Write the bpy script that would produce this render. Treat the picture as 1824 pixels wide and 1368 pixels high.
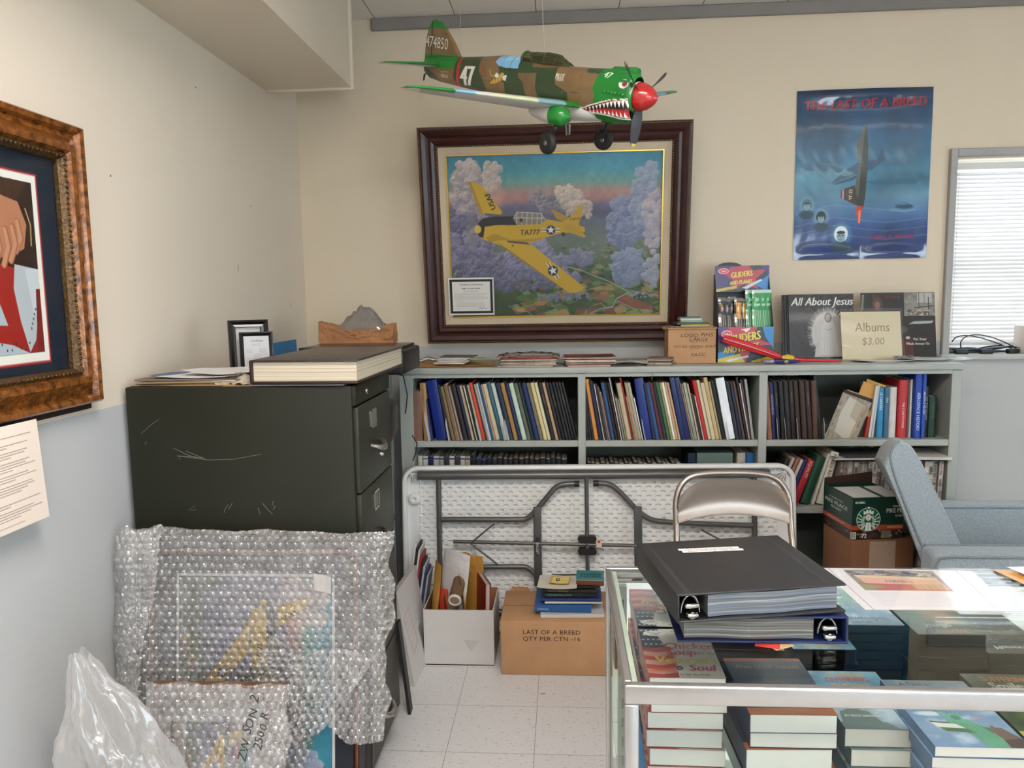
import bpy, math, random
import numpy as np
from mathutils import Matrix, Vector, Euler

# ------------------------------------------------------------------ clearing, camera, world, lights, exposure
sc = bpy.context.scene
for o in list(bpy.data.objects):
    bpy.data.objects.remove(o)
COL = sc.collection
PI = math.pi

cam_d = bpy.data.cameras.new('camera')
cam_d.sensor_width = 36.0
cam_d.sensor_fit = 'HORIZONTAL'
cam_d.lens = 1362 / 1824 * 36
cam_d.clip_start = 0.05
cam = bpy.data.objects.new('camera', cam_d)
COL.objects.link(cam)
_X = (0.998, -0.008, -0.067)
def _nrm(v):
    v = np.array(v, float)
    return v / np.linalg.norm(v)
_f = 1362.0
_Y = _nrm((90 / _f, -157 / _f, 1))
_D = np.array((191 / _f, 12000 / _f, 1.0))
_D = _nrm(_D - _D.dot(_Y) * _Y)
_Z = -_D
_Xa = np.cross(_Y, _Z)
_R = np.array([_Xa, _Y, _Z])          # world = R @ (right, down, forward)
_r, _d, _w = _R[:, 0], _R[:, 1], _R[:, 2]
cam.matrix_world = Matrix(((_r[0], -_d[0], -_w[0], 0.0), (_r[1], -_d[1], -_w[1], 0.0),
                           (_r[2], -_d[2], -_w[2], 1.56), (0, 0, 0, 1)))
sc.camera = cam
sc.view_settings.view_transform = 'Standard'
sc.view_settings.look = 'None'
sc.view_settings.gamma = 1.0
sc.view_settings.use_curve_mapping = False
sc.view_settings.exposure = 0.45
try:
    sc.cycles.use_denoising = True
    sc.cycles.max_bounces = 10
    sc.cycles.transparent_max_bounces = 24
    sc.cycles.caustics_reflective = False
    sc.cycles.caustics_refractive = False
    sc.cycles.sample_clamp_indirect = 6.0
except Exception:
    pass

world = bpy.data.worlds.new('daylight')
sc.world = world
world.use_nodes = True
_bg = world.node_tree.nodes['Background']
_bg.inputs['Color'].default_value = (0.90, 0.95, 1.0, 1)
_bg.inputs['Strength'].default_value = 8.0

PANEL_WATT = 1.0        # multiplier for every ceiling lamp
# lamps: (x, y, length_x, length_y, strength) - recessed fluorescent troffers
LAMPS = [(0.0, 0.9, 1.2, 0.35, 33.0), (2.6, 0.7, 1.2, 0.30, 3.0), (0.1, -1.2, 1.2, 0.35, 30.0), (2.6, -1.2, 1.2, 0.30, 8.0)]

random.seed(7)
RNG = np.random.default_rng(11)

# ------------------------------------------------------------------ colour and material helpers
def lin(c):
    c = np.asarray(c, float)
    return np.where(c <= 0.04045, c / 12.92, ((c + 0.055) / 1.055) ** 2.4)
def hx(h):
    h = h.lstrip('#')
    return np.array([int(h[i:i + 2], 16) / 255 for i in (0, 2, 4)])
_mats = {}
def mt(name, col='#808080', rough=0.6, metal=0.0, var=0.0, vscale=8.0, bump=0.0, bscale=60.0, coat=0.0, spec=0.5, sheen=0.0):
    """principled material with procedural colour variation and bump"""
    if name in _mats:
        return _mats[name]
    m = bpy.data.materials.new(name)
    m.use_nodes = True
    nt = m.node_tree
    b = nt.nodes['Principled BSDF']
    c = lin(hx(col))
    b.inputs['Base Color'].default_value = (*c, 1)
    b.inputs['Roughness'].default_value = rough
    b.inputs['Metallic'].default_value = metal
    b.inputs['Specular IOR Level'].default_value = spec
    b.inputs['Coat Weight'].default_value = coat
    b.inputs['Coat Roughness'].default_value = 0.08
    if sheen:
        b.inputs['Sheen Weight'].default_value = sheen
    tc = nt.nodes.new('ShaderNodeTexCoord')
    n = nt.nodes.new('ShaderNodeTexNoise')
    n.inputs['Scale'].default_value = vscale
    n.inputs['Detail'].default_value = 5
    nt.links.new(tc.outputs['Object'], n.inputs['Vector'])
    r = nt.nodes.new('ShaderNodeValToRGB')
    r.color_ramp.elements[0].position = 0.3
    r.color_ramp.elements[1].position = 0.7
    v = max(var, 0.02)
    r.color_ramp.elements[0].color = (*(c * (1 - v)), 1)
    r.color_ramp.elements[1].color = (*np.clip(c * (1 + v), 0, 1), 1)
    nt.links.new(n.outputs['Fac'], r.inputs['Fac'])
    nt.links.new(r.outputs['Color'], b.inputs['Base Color'])
    if bump:
        n2 = nt.nodes.new('ShaderNodeTexNoise')
        n2.inputs['Scale'].default_value = bscale
        n2.inputs['Detail'].default_value = 3
        nt.links.new(tc.outputs['Object'], n2.inputs['Vector'])
        bp = nt.nodes.new('ShaderNodeBump')
        bp.inputs['Strength'].default_value = bump
        bp.inputs['Distance'].default_value = 0.003
        nt.links.new(n2.outputs['Fac'], bp.inputs['Height'])
        nt.links.new(bp.outputs['Normal'], b.inputs['Normal'])
    _mats[name] = m
    return m
def mcol(name, rough=0.6, coat=0.0, bump=0.0, bscale=80.0, metal=0.0, spec=0.5):
    """material reading the surface's own painted colours (attribute Col)"""
    if name in _mats:
        return _mats[name]
    m = bpy.data.materials.new(name)
    m.use_nodes = True
    nt = m.node_tree
    b = nt.nodes['Principled BSDF']
    a = nt.nodes.new('ShaderNodeAttribute')
    a.attribute_name = 'Col'
    nt.links.new(a.outputs['Color'], b.inputs['Base Color'])
    b.inputs['Roughness'].default_value = rough
    b.inputs['Metallic'].default_value = metal
    b.inputs['Specular IOR Level'].default_value = spec
    b.inputs['Coat Weight'].default_value = coat
    b.inputs['Coat Roughness'].default_value = 0.06
    if bump:
        tc = nt.nodes.new('ShaderNodeTexCoord')
        n2 = nt.nodes.new('ShaderNodeTexNoise')
        n2.inputs['Scale'].default_value = bscale
        nt.links.new(tc.outputs['Object'], n2.inputs['Vector'])
        bp = nt.nodes.new('ShaderNodeBump')
        bp.inputs['Strength'].default_value = bump
        bp.inputs['Distance'].default_value = 0.003
        nt.links.new(n2.outputs['Fac'], bp.inputs['Height'])
        nt.links.new(bp.outputs['Normal'], b.inputs['Normal'])
    _mats[name] = m
    return m
def schlick(nt, refl):
    """two-sided fresnel: .04 + .96 (1 - |n.i|)^5"""
    g = nt.nodes.new('ShaderNodeNewGeometry')
    d = nt.nodes.new('ShaderNodeVectorMath')
    d.operation = 'DOT_PRODUCT'
    nt.links.new(g.outputs['Normal'], d.inputs[0])
    nt.links.new(g.outputs['Incoming'], d.inputs[1])
    prev = d.outputs['Value']
    for op, v in (('ABSOLUTE', None), ('SUBTRACT', 1.0), ('POWER', 5.0), ('MULTIPLY', .96 * refl), ('ADD', .04 * refl)):
        n = nt.nodes.new('ShaderNodeMath')
        n.operation = op
        n.use_clamp = op == 'ADD'
        if op == 'SUBTRACT':
            n.inputs[0].default_value = v
            nt.links.new(prev, n.inputs[1])
        else:
            nt.links.new(prev, n.inputs[0])
            if v is not None:
                n.inputs[1].default_value = v
        prev = n.outputs[0]
    return n
def mglass(name, tint='#e8f2ec', refl=1.0, rough=0.02, alpha=0.0, film='#ffffff', transl=False):
    """thin clear sheet: transparent with fresnel gloss, plus an optional milky share"""
    if name in _mats:
        return _mats[name]
    m = bpy.data.materials.new(name)
    m.use_nodes = True
    nt = m.node_tree
    nt.nodes.clear()
    out = nt.nodes.new('ShaderNodeOutputMaterial')
    tr = nt.nodes.new('ShaderNodeBsdfTransparent')
    tr.inputs['Color'].default_value = (*lin(hx(tint)), 1)
    gl = nt.nodes.new('ShaderNodeBsdfGlossy')
    gl.inputs['Roughness'].default_value = rough
    mu = schlick(nt, refl)
    base = tr
    if alpha > 0:
        df = nt.nodes.new('ShaderNodeBsdfDiffuse')
        df.inputs['Color'].default_value = (*lin(hx(film)), 1)
        second = df
        if transl:
            t2 = nt.nodes.new('ShaderNodeBsdfTranslucent')
            t2.inputs['Color'].default_value = (*lin(hx(film)), 1)
            ad = nt.nodes.new('ShaderNodeMixShader')
            ad.inputs['Fac'].default_value = 0.4
            nt.links.new(df.outputs[0], ad.inputs[1])
            nt.links.new(t2.outputs[0], ad.inputs[2])
            second = ad
        mx = nt.nodes.new('ShaderNodeMixShader')
        mx.inputs['Fac'].default_value = alpha
        nt.links.new(tr.outputs[0], mx.inputs[1])
        nt.links.new(second.outputs[0], mx.inputs[2])
        base = mx
    m2 = nt.nodes.new('ShaderNodeMixShader')
    nt.links.new(mu.outputs[0], m2.inputs['Fac'])
    nt.links.new(base.outputs[0], m2.inputs[1])
    nt.links.new(gl.outputs[0], m2.inputs[2])
    nt.links.new(m2.outputs[0], out.inputs['Surface'])
    _mats[name] = m
    return m
def memit(name, col, strength):
    m = bpy.data.materials.new(name)
    m.use_nodes = True
    nt = m.node_tree
    nt.nodes.clear()
    out = nt.nodes.new('ShaderNodeOutputMaterial')
    e = nt.nodes.new('ShaderNodeEmission')
    e.inputs['Color'].default_value = (*lin(hx(col)), 1)
    e.inputs['Strength'].default_value = strength
    nt.links.new(e.outputs[0], out.inputs['Surface'])
    return m

# ------------------------------------------------------------------ glyphs (built-in font), read once while the scene is empty
GL = {}
def _load_glyphs():
    chars = [chr(i) for i in range(33, 127)]
    obs = []
    for c in chars + ['I']:
        for s in (c, c + 'I'):
            cu = bpy.data.curves.new('g', 'FONT')
            cu.body = s
            cu.resolution_u = 2
            o = bpy.data.objects.new('g', cu)
            COL.objects.link(o)
            obs.append(o)
    dg = bpy.context.evaluated_depsgraph_get()
    dg.update()
    dat = []
    for o in obs:
        ev = o.evaluated_get(dg)
        me = ev.to_mesh()
        me.calc_loop_triangles()
        v = np.array([(p.co.x, p.co.y) for p in me.vertices]) if len(me.vertices) else np.zeros((1, 2))
        t = np.array([tuple(q.vertices) for q in me.loop_triangles]) if len(me.loop_triangles) else np.zeros((0, 3), int)
        dat.append((v, t))
        ev.to_mesh_clear()
    wi = dat[-2][0][:, 0].max()
    for i, c in enumerate(chars):
        v, t = dat[2 * i]
        adv = dat[2 * i + 1][0][:, 0].max() - wi
        GL[c] = [v, t, adv, None]
    for o in obs:
        cu = o.data
        bpy.data.objects.remove(o)
        bpy.data.curves.remove(cu)
_load_glyphs()
GB = 72          # bitmap pixels per em
def gbit(c):
    g = GL[c]
    if g[3] is None:
        W, H = int(GB * 1.3), int(GB * 1.3)
        bm = np.zeros((H, W), bool)
        v = g[0] * GB + np.array([GB * 0.1, GB * 0.3])
        for tr in g[1]:
            a, b, d = v[tr]
            x0, x1 = int(max(0, min(a[0], b[0], d[0]))), int(min(W - 1, max(a[0], b[0], d[0]) + 1))
            y0, y1 = int(max(0, min(a[1], b[1], d[1]))), int(min(H - 1, max(a[1], b[1], d[1]) + 1))
            if x1 < x0 or y1 < y0:
                continue
            X, Y = np.meshgrid(np.arange(x0, x1 + 1) + .5, np.arange(y0, y1 + 1) + .5)
            def e(p, q):
                return (q[0] - p[0]) * (Y - p[1]) - (q[1] - p[1]) * (X - p[0])
            s1, s2, s3 = e(a, b), e(b, d), e(d, a)
            ins = ((s1 >= -.01) & (s2 >= -.01) & (s3 >= -.01)) | ((s1 <= .01) & (s2 <= .01) & (s3 <= .01))
            bm[y0:y1 + 1, x0:x1 + 1] |= ins
        g[3] = bm
    return g[3]
def text_w(s):
    return sum(GL[c][2] if c in GL else 0.3 for c in s)

# ------------------------------------------------------------------ canvas: a painted surface, computed with numpy, stored as mesh colours
def vnoise(h, w, cells, seed=0):
    r = np.random.default_rng(seed)
    cy = max(2, int(cells * h / max(w, 1)) + 2)
    cx = cells + 2
    g = r.random((cy + 1, cx + 1))
    yy = np.linspace(0, cy - 1.001, h)
    xx = np.linspace(0, cx - 1.001, w)
    iy, ix = yy.astype(int), xx.astype(int)
    fy, fx = yy - iy, xx - ix
    fy = fy * fy * (3 - 2 * fy)
    fx = fx * fx * (3 - 2 * fx)
    a = g[iy][:, ix]
    b = g[iy][:, ix + 1]
    c = g[iy + 1][:, ix]
    d = g[iy + 1][:, ix + 1]
    fx = fx[None, :]
    fy = fy[:, None]
    return (a * (1 - fx) + b * fx) * (1 - fy) + (c * (1 - fx) + d * fx) * fy
def fbm(h, w, cells, octv=4, seed=0):
    s = np.zeros((h, w))
    amp = 1.0
    tot = 0
    for k in range(octv):
        s += amp * vnoise(h, w, cells * 2 ** k, seed + k * 17)
        tot += amp
        amp *= 0.55
    return s / tot
class Cv:
    """y runs down; colours are display values"""
    def __init__(s, w, h, col='#ffffff'):
        s.w, s.h = w, h
        s.a = np.zeros((h, w, 3)) + hx(col)
    def blend(s, y0, y1, x0, x1, m, col):
        c = hx(col) if isinstance(col, str) else col
        m = m[..., None]
        s.a[y0:y1, x0:x1] = s.a[y0:y1, x0:x1] * (1 - m) + c * m
    def _box(s, x0, y0, x1, y1):
        x0, y0 = max(0, int(x0) - 1), max(0, int(y0) - 1)
        x1, y1 = min(s.w, int(x1) + 2), min(s.h, int(y1) + 2)
        return x0, y0, x1, y1
    def poly(s, pts, col, al=1.0):
        p = np.array(pts, float)
        x0, y0, x1, y1 = s._box(p[:, 0].min(), p[:, 1].min(), p[:, 0].max(), p[:, 1].max())
        if x1 <= x0 or y1 <= y0:
            return
        acc = np.zeros((y1 - y0, x1 - x0))
        for oy in (.25, .75):
            for ox in (.25, .75):
                X, Y = np.meshgrid(np.arange(x0, x1) + ox, np.arange(y0, y1) + oy)
                ins = np.zeros(X.shape, bool)
                n = len(p)
                for i in range(n):
                    ax, ay = p[i]
                    bx, by = p[(i + 1) % n]
                    if ay == by:
                        continue
                    c = (ay > Y) != (by > Y)
                    ins ^= c & (X < (bx - ax) * (Y - ay) / (by - ay) + ax)
                acc += ins
        s.blend(y0, y1, x0, x1, acc / 4 * al, col)
    def rect(s, x0, y0, x1, y1, col, al=1.0):
        s.poly([(x0, y0), (x1, y0), (x1, y1), (x0, y1)], col, al)
    def ell(s, cx, cy, rx, ry, col, al=1.0, soft=0.0, ang=0.0):
        R = max(rx, ry) * (1 + soft)
        x0, y0, x1, y1 = s._box(cx - R, cy - R, cx + R, cy + R)
        if x1 <= x0 or y1 <= y0:
            return
        X, Y = np.meshgrid(np.arange(x0, x1) + .5 - cx, np.arange(y0, y1) + .5 - cy)
        ca, sa = math.cos(ang), math.sin(ang)
        u, v = (X * ca + Y * sa) / rx, (-X * sa + Y * ca) / ry
        d = np.sqrt(u * u + v * v)
        wd = max(soft, 0.7 / max(min(rx, ry), .5))
        s.blend(y0, y1, x0, x1, np.clip((1 + wd * .5 - d) / wd, 0, 1) * al, col)
    def line(s, pts, wd, col, al=1.0):
        for (ax, ay), (bx, by) in zip(pts[:-1], pts[1:]):
            x0, y0, x1, y1 = s._box(min(ax, bx) - wd, min(ay, by) - wd, max(ax, bx) + wd, max(ay, by) + wd)
            if x1 <= x0 or y1 <= y0:
                continue
            X, Y = np.meshgrid(np.arange(x0, x1) + .5, np.arange(y0, y1) + .5)
            L2 = max((bx - ax) ** 2 + (by - ay) ** 2, 1e-6)
            t = np.clip(((X - ax) * (bx - ax) + (Y - ay) * (by - ay)) / L2, 0, 1)
            d = np.hypot(X - ax - t * (bx - ax), Y - ay - t * (by - ay))
            s.blend(y0, y1, x0, x1, np.clip(wd / 2 + .5 - d, 0, 1) * min(1.0, al * min(1, wd + .2)), col)
    def text(s, st, x, y, h, col, ang=0.0, xs=1.0, shear=0.0, bold=0.0, al=1.0, align='l', flip=False):
        """baseline start at x,y; h = em size in canvas pixels; ang counter-clockwise"""
        W = text_w(st) * h * xs
        off = {'l': 0, 'c': -W / 2, 'r': -W}[align]
        ca, sa = math.cos(ang), math.sin(ang)
        pen = off
        for ch in st:
            if ch in GL:
                bm = gbit(ch)
                gw = h * xs * 1.3
                cs = []
                for u, v in ((-.1 * h * xs, -.3 * h), (gw, -.3 * h), (gw, 1.0 * h), (-.1 * h * xs, 1.0 * h)):
                    uu = pen + u + shear * v
                    cs.append((x + uu * ca - v * sa, y - uu * sa - v * ca))
                cs = np.array(cs)
                x0, y0, x1, y1 = s._box(cs[:, 0].min(), cs[:, 1].min(), cs[:, 0].max(), cs[:, 1].max())
                if x1 > x0 and y1 > y0:
                    acc = np.zeros((y1 - y0, x1 - x0))
                    for oy in (.17, .5, .83):
                        for ox in (.17, .5, .83):
                            X, Y = np.meshgrid(np.arange(x0, x1) + ox - x, np.arange(y0, y1) + oy - y)
                            u = X * ca - Y * sa
                            v = -X * sa - Y * ca
                            u = (u - pen - shear * v) / (h * xs)
                            v = v / h
                            hit = np.zeros(X.shape, bool)
                            for db in ((0,) if not bold else (-bold, 0, bold)):
                                iu = ((u + db + .1) * GB).astype(int)
                                iv = ((v + .3) * GB).astype(int)
                                ok = (iu >= 0) & (iu < bm.shape[1]) & (iv >= 0) & (iv < bm.shape[0])
                                hit |= ok & bm[np.clip(iv, 0, bm.shape[0] - 1), np.clip(iu, 0, bm.shape[1] - 1)]
                            acc += hit
                    s.blend(y0, y1, x0, x1, acc / 9 * al, col)
                pen += GL[ch][2] * h * xs
            else:
                pen += .3 * h * xs
    def scribble(s, x0, y0, x1, y1, n, col, seed=1, al=.6, wd=.8):
        """rows of tiny illegible print"""
        r = random.Random(seed)
        for i in range(n):
            y = y0 + (y1 - y0) * (i + .5) / n
            x = x0
            xe = x1 - r.random() * (x1 - x0) * .15
            while x < xe:
                l = 2 + r.random() * 7
                s.line([(x, y), (min(x + l, xe), y)], wd, col, al)
                x += l + 1.6
    def noise(s, amt, cells, seed=0):
        n = fbm(s.h, s.w, cells, 3, seed)[..., None]
        s.a = np.clip(s.a * (1 + (n - .5) * 2 * amt), 0, 1)
    def rot90(s):                       # clockwise quarter turn
        c = Cv(s.h, s.w)
        c.a = np.rot90(s.a, -1).copy()
        return c

# ------------------------------------------------------------------ mesh builder
def lookm(loc=(0, 0, 0), rz=0, rx=0, ry=0):
    return Matrix.Translation(loc) @ Euler((rx, ry, rz)).to_matrix().to_4x4()
class MB:
    def __init__(s):
        s.v, s.f, s.c, s.sm = [], [], [], []
        s.col = None
    def add(s, vs, fs, M=None, smooth=False):
        b = len(s.v)
        for p in vs:
            s.v.append(tuple(M @ Vector(p)) if M is not None else tuple(p))
        for q in fs:
            s.f.append(tuple(b + i for i in q))
            s.c.append(s.col)
            s.sm.append(smooth)
        return s
    def box(s, x0, y0, z0, x1, y1, z1, M=None, smooth=False):
        vs = [(x0, y0, z0), (x1, y0, z0), (x1, y1, z0), (x0, y1, z0), (x0, y0, z1), (x1, y0, z1), (x1, y1, z1), (x0, y1, z1)]
        return s.add(vs, [(3, 2, 1, 0), (4, 5, 6, 7), (0, 1, 5, 4), (1, 2, 6, 5), (2, 3, 7, 6), (3, 0, 4, 7)], M, smooth)
    def bbox(s, x0, y0, z0, x1, y1, z1, r=.003, seg=2, M=None):
        """box with rounded edges"""
        import bmesh
        bm = bmesh.new()
        bmesh.ops.create_cube(bm, size=1.0)
        for v in bm.verts:
            v.co = Vector(((x0 + x1) / 2 + v.co.x * (x1 - x0), (y0 + y1) / 2 + v.co.y * (y1 - y0), (z0 + z1) / 2 + v.co.z * (z1 - z0)))
        bmesh.ops.bevel(bm, geom=bm.edges[:], offset=r, segments=seg, affect='EDGES', profile=.5)
        bm.verts.index_update()
        s.add([tuple(v.co) for v in bm.verts], [tuple(v.index for v in f.verts) for f in bm.faces], M, seg > 1)
        bm.free()
        return s
    def prism(s, pts, y0, y1, M=None, axis='y', smooth=False):
        """outline pts in the x-z plane pushed along y (axis='z': outline x-y pushed along z; axis='x': outline y-z)"""
        n = len(pts)
        if axis == 'y':
            g = lambda p, t: (p[0], t, p[1])
        elif axis == 'z':
            g = lambda p, t: (p[0], p[1], t)
        else:
            g = lambda p, t: (t, p[0], p[1])
        vs = [g(p, y0) for p in pts] + [g(p, y1) for p in pts]
        fs = [(i, (i + 1) % n, n + (i + 1) % n, n + i) for i in range(n)]
        b = len(s.v)
        s.add(vs, fs, M, smooth)
        s.add([g(p, y0) for p in pts], [tuple(range(n))[::-1]], M)
        s.add([g(p, y1) for p in pts], [tuple(range(n))], M)
        return s
    def tube(s, path, r, n=10, M=None, caps=True, rs=None, flat=1.0):
        P = [Vector(p) for p in path]
        m = len(P)
        T = []
        for i in range(m):
            a = P[max(i - 1, 0)]
            b = P[min(i + 1, m - 1)]
            t = (b - a)
            T.append(t.normalized() if t.length > 1e-9 else Vector((0, 0, 1)))
        up = Vector((0, 0, 1))
        if abs(T[0].dot(up)) > .95:
            up = Vector((0, 1, 0))
        N = (up - up.dot(T[0]) * T[0]).normalized()
        vs = []
        for i in range(m):
            N = (N - N.dot(T[i]) * T[i]).normalized()
            B = T[i].cross(N)
            rr = rs[i] if rs else r
            for k in range(n):
                a = 2 * PI * k / n
                vs.append(tuple(P[i] + N * (math.cos(a) * rr) + B * (math.sin(a) * rr * flat)))
        fs = []
        for i in range(m - 1):
            for k in range(n):
                fs.append((i * n + k, i * n + (k + 1) % n, (i + 1) * n + (k + 1) % n, (i + 1) * n + k))
        s.add(vs, fs, M, True)
        if caps:
            s.add(vs[:n], [tuple(range(n))[::-1]], M)
            s.add(vs[-n:], [tuple(range(n))], M)
        return s
    def lathe(s, prof, n=24, M=None, smooth=True):
        """prof: (r, z) about local z"""
        vs = []
        for r, z in prof:
            for k in range(n):
                a = 2 * PI * k / n
                vs.append((r * math.cos(a), r * math.sin(a), z))
        fs = []
        for i in range(len(prof) - 1):
            for k in range(n):
                fs.append((i * n + k, i * n + (k + 1) % n, (i + 1) * n + (k + 1) % n, (i + 1) * n + k))
        s.add(vs, fs, M, smooth)
        if prof[0][0] > 1e-6:
            s.add(vs[:n], [tuple(range(n))[::-1]], M)
        if prof[-1][0] > 1e-6:
            s.add(vs[-n:], [tuple(range(n))], M)
        return s
    def cyl(s, p0, p1, r, n=14, M=None):
        return s.tube([p0, p1], r, n, M)
    def grid(s, fn, nu, nv, M=None, smooth=True, flip=False):
        vs = [fn(i / nu, j / nv) for j in range(nv + 1) for i in range(nu + 1)]
        w = nu + 1
        fs = [(j * w + i, j * w + i + 1, (j + 1) * w + i + 1, (j + 1) * w + i) for j in range(nv) for i in range(nu)]
        if flip:
            fs = [q[::-1] for q in fs]
        return s.add(vs, fs, M, smooth)
    def text(s, st, h, M, xs=1.0, shear=0.0, align='l', jit=0.0, seed=1):
        """flat letters in local x-z plane facing -y"""
        r = random.Random(seed)
        pen = {'l': 0, 'c': -text_w(st) * h * xs / 2, 'r': -text_w(st) * h * xs}[align]
        for ch in st:
            if ch in GL:
                v, t, adv, _ = GL[ch]
                ja, jy, js = (r.random() - .5) * jit, (r.random() - .5) * jit * h * .5, 1 + (r.random() - .5) * jit
                vs = [(pen + (x * xs + shear * y + y * ja) * h * js, 0, y * h * js + jy) for x, y in v]
                s.add(vs, [tuple(q) for q in t], M)
                pen += adv * h * xs
            else:
                pen += .3 * h * xs
        return s
    def mesh(s, name):
        me = bpy.data.meshes.new(name)
        me.from_pydata(s.v, [], s.f)
        me.polygons.foreach_set('use_smooth', s.sm)
        if any(c is not None for c in s.c):
            at = me.color_attributes.new('Col', 'FLOAT_COLOR', 'CORNER')
            arr = []
            for q, c in zip(s.f, s.c):
                cc = lin(hx(c)) if isinstance(c, str) else (lin(c) if c is not None else (.5, .5, .5))
                arr += [cc[0], cc[1], cc[2], 1.0] * len(q)
            at.data.foreach_set('color', arr)
        me.update()
        return me
    def build(s, name, mat, parent=None, M=None):
        return link(name, s.mesh(name), mat, parent, M)
def link(name, me, mat, parent=None, M=None):
    o = bpy.data.objects.new(name, me)
    COL.objects.link(o)
    if mat is not None and len(me.materials) == 0:
        me.materials.append(mat)
    if M is not None:
        o.matrix_basis = M
    if parent is not None:
        o.parent = parent
    return o
def tag(o, label, cat, group=None):
    o['label'] = label
    o['category'] = cat
    if group:
        o['group'] = group
    return o
def thing(name, label, cat, M=None, group=None):
    o = bpy.data.objects.new(name, None)
    o.empty_display_size = .05
    COL.objects.link(o)
    if M is not None:
        o.matrix_basis = M
    return tag(o, label, cat, group)
def struct(o):
    o['kind'] = 'structure'
    return o
def cmesh(name, cv, fn, nu=None, nv=None, flip=False):
    """grid surface coloured from a canvas; fn(u,v) with v=0 at the canvas top"""
    nu = nu or cv.w - 1
    nv = nv or cv.h - 1
    U, V = np.meshgrid(np.linspace(0, 1, nu + 1), np.linspace(0, 1, nv + 1))
    X, Y, Z = fn(U, V)
    co = np.stack([X + 0 * U, Y + 0 * U, Z + 0 * U], -1).reshape(-1, 3)
    w = nu + 1
    i, j = np.meshgrid(np.arange(nu), np.arange(nv))
    a = (j * w + i).ravel()
    F = np.stack([a, a + w, a + w + 1, a + 1], 1)
    if flip:
        F = F[:, ::-1]
    me = bpy.data.meshes.new(name)
    me.vertices.add(len(co))
    me.vertices.foreach_set('co', co.ravel().astype(np.float32))
    me.loops.add(F.size)
    me.loops.foreach_set('vertex_index', F.ravel().astype(np.int32))
    me.polygons.add(len(F))
    me.polygons.foreach_set('loop_start', np.arange(0, F.size, 4, dtype=np.int32))
    me.polygons.foreach_set('loop_total', np.full(len(F), 4, np.int32))
    me.update(calc_edges=True)
    me.polygons.foreach_set('use_smooth', np.ones(len(F), bool))
    iu = np.clip((U * (cv.w - 1)).round().astype(int), 0, cv.w - 1)
    iv = np.clip((V * (cv.h - 1)).round().astype(int), 0, cv.h - 1)
    c = lin(cv.a[iv, iu])
    rgba = np.concatenate([c, np.ones(c.shape[:2] + (1,))], -1).reshape(-1)
    at = me.color_attributes.new('Col', 'FLOAT_COLOR', 'POINT')
    at.data.foreach_set('color', rgba.astype(np.float32))
    me.validate()
    return me
def upright(w, h, bend=0.0, y=0.0):
    """panel standing in x-z, centred in x, base at z=0, facing -y"""
    return lambda U, V: ((U - .5) * w, y - bend * np.sin(U * PI) * np.sin(V * PI), (1 - V) * h)
def flat(w, d, z=0.0):
    """panel lying in x-y, near edge at y=0 (canvas bottom), facing up"""
    return lambda U, V: ((U - .5) * w, (1 - V) * d, z + 0 * U)
def frame_mesh(w, h, prof, name='frame'):
    """mitred moulding round a w x h rectangle; prof: (inset, protrusion towards -y)"""
    m = MB()
    n = len(prof)
    vs = []
    for ins, pr in prof:
        a, b = w / 2 - ins, ins
        vs += [(-a, -pr, b), (a, -pr, b), (a, -pr, h - b), (-a, -pr, h - b)]
    fs = []
    for i in range(n - 1):
        for k in range(4):
            k2 = (k + 1) % 4
            fs.append((i * 4 + k, i * 4 + k2, (i + 1) * 4 + k2, (i + 1) * 4 + k))
    m.add(vs, fs)
    return m
def bead_row(w, h, ins, pr, step, r):
    m = MB()
    pts = []
    a, b = w / 2 - ins, ins
    nx = int(2 * a / step)
    nz = int((h - 2 * b) / step)
    for i in range(nx + 1):
        x = -a + 2 * a * i / nx
        pts += [(x, b), (x, h - b)]
    for i in range(1, nz):
        z = b + (h - 2 * b) * i / nz
        pts += [(-a, z), (a, z)]
    for x, z in pts:
        vs = [(x, -pr - r, z), (x + r, -pr, z), (x, -pr, z + r), (x - r, -pr, z), (x, -pr, z - r)]
        m.add(vs, [(0, 2, 1), (0, 3, 2), (0, 4, 3), (0, 1, 4)], None, True)
    return m

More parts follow.
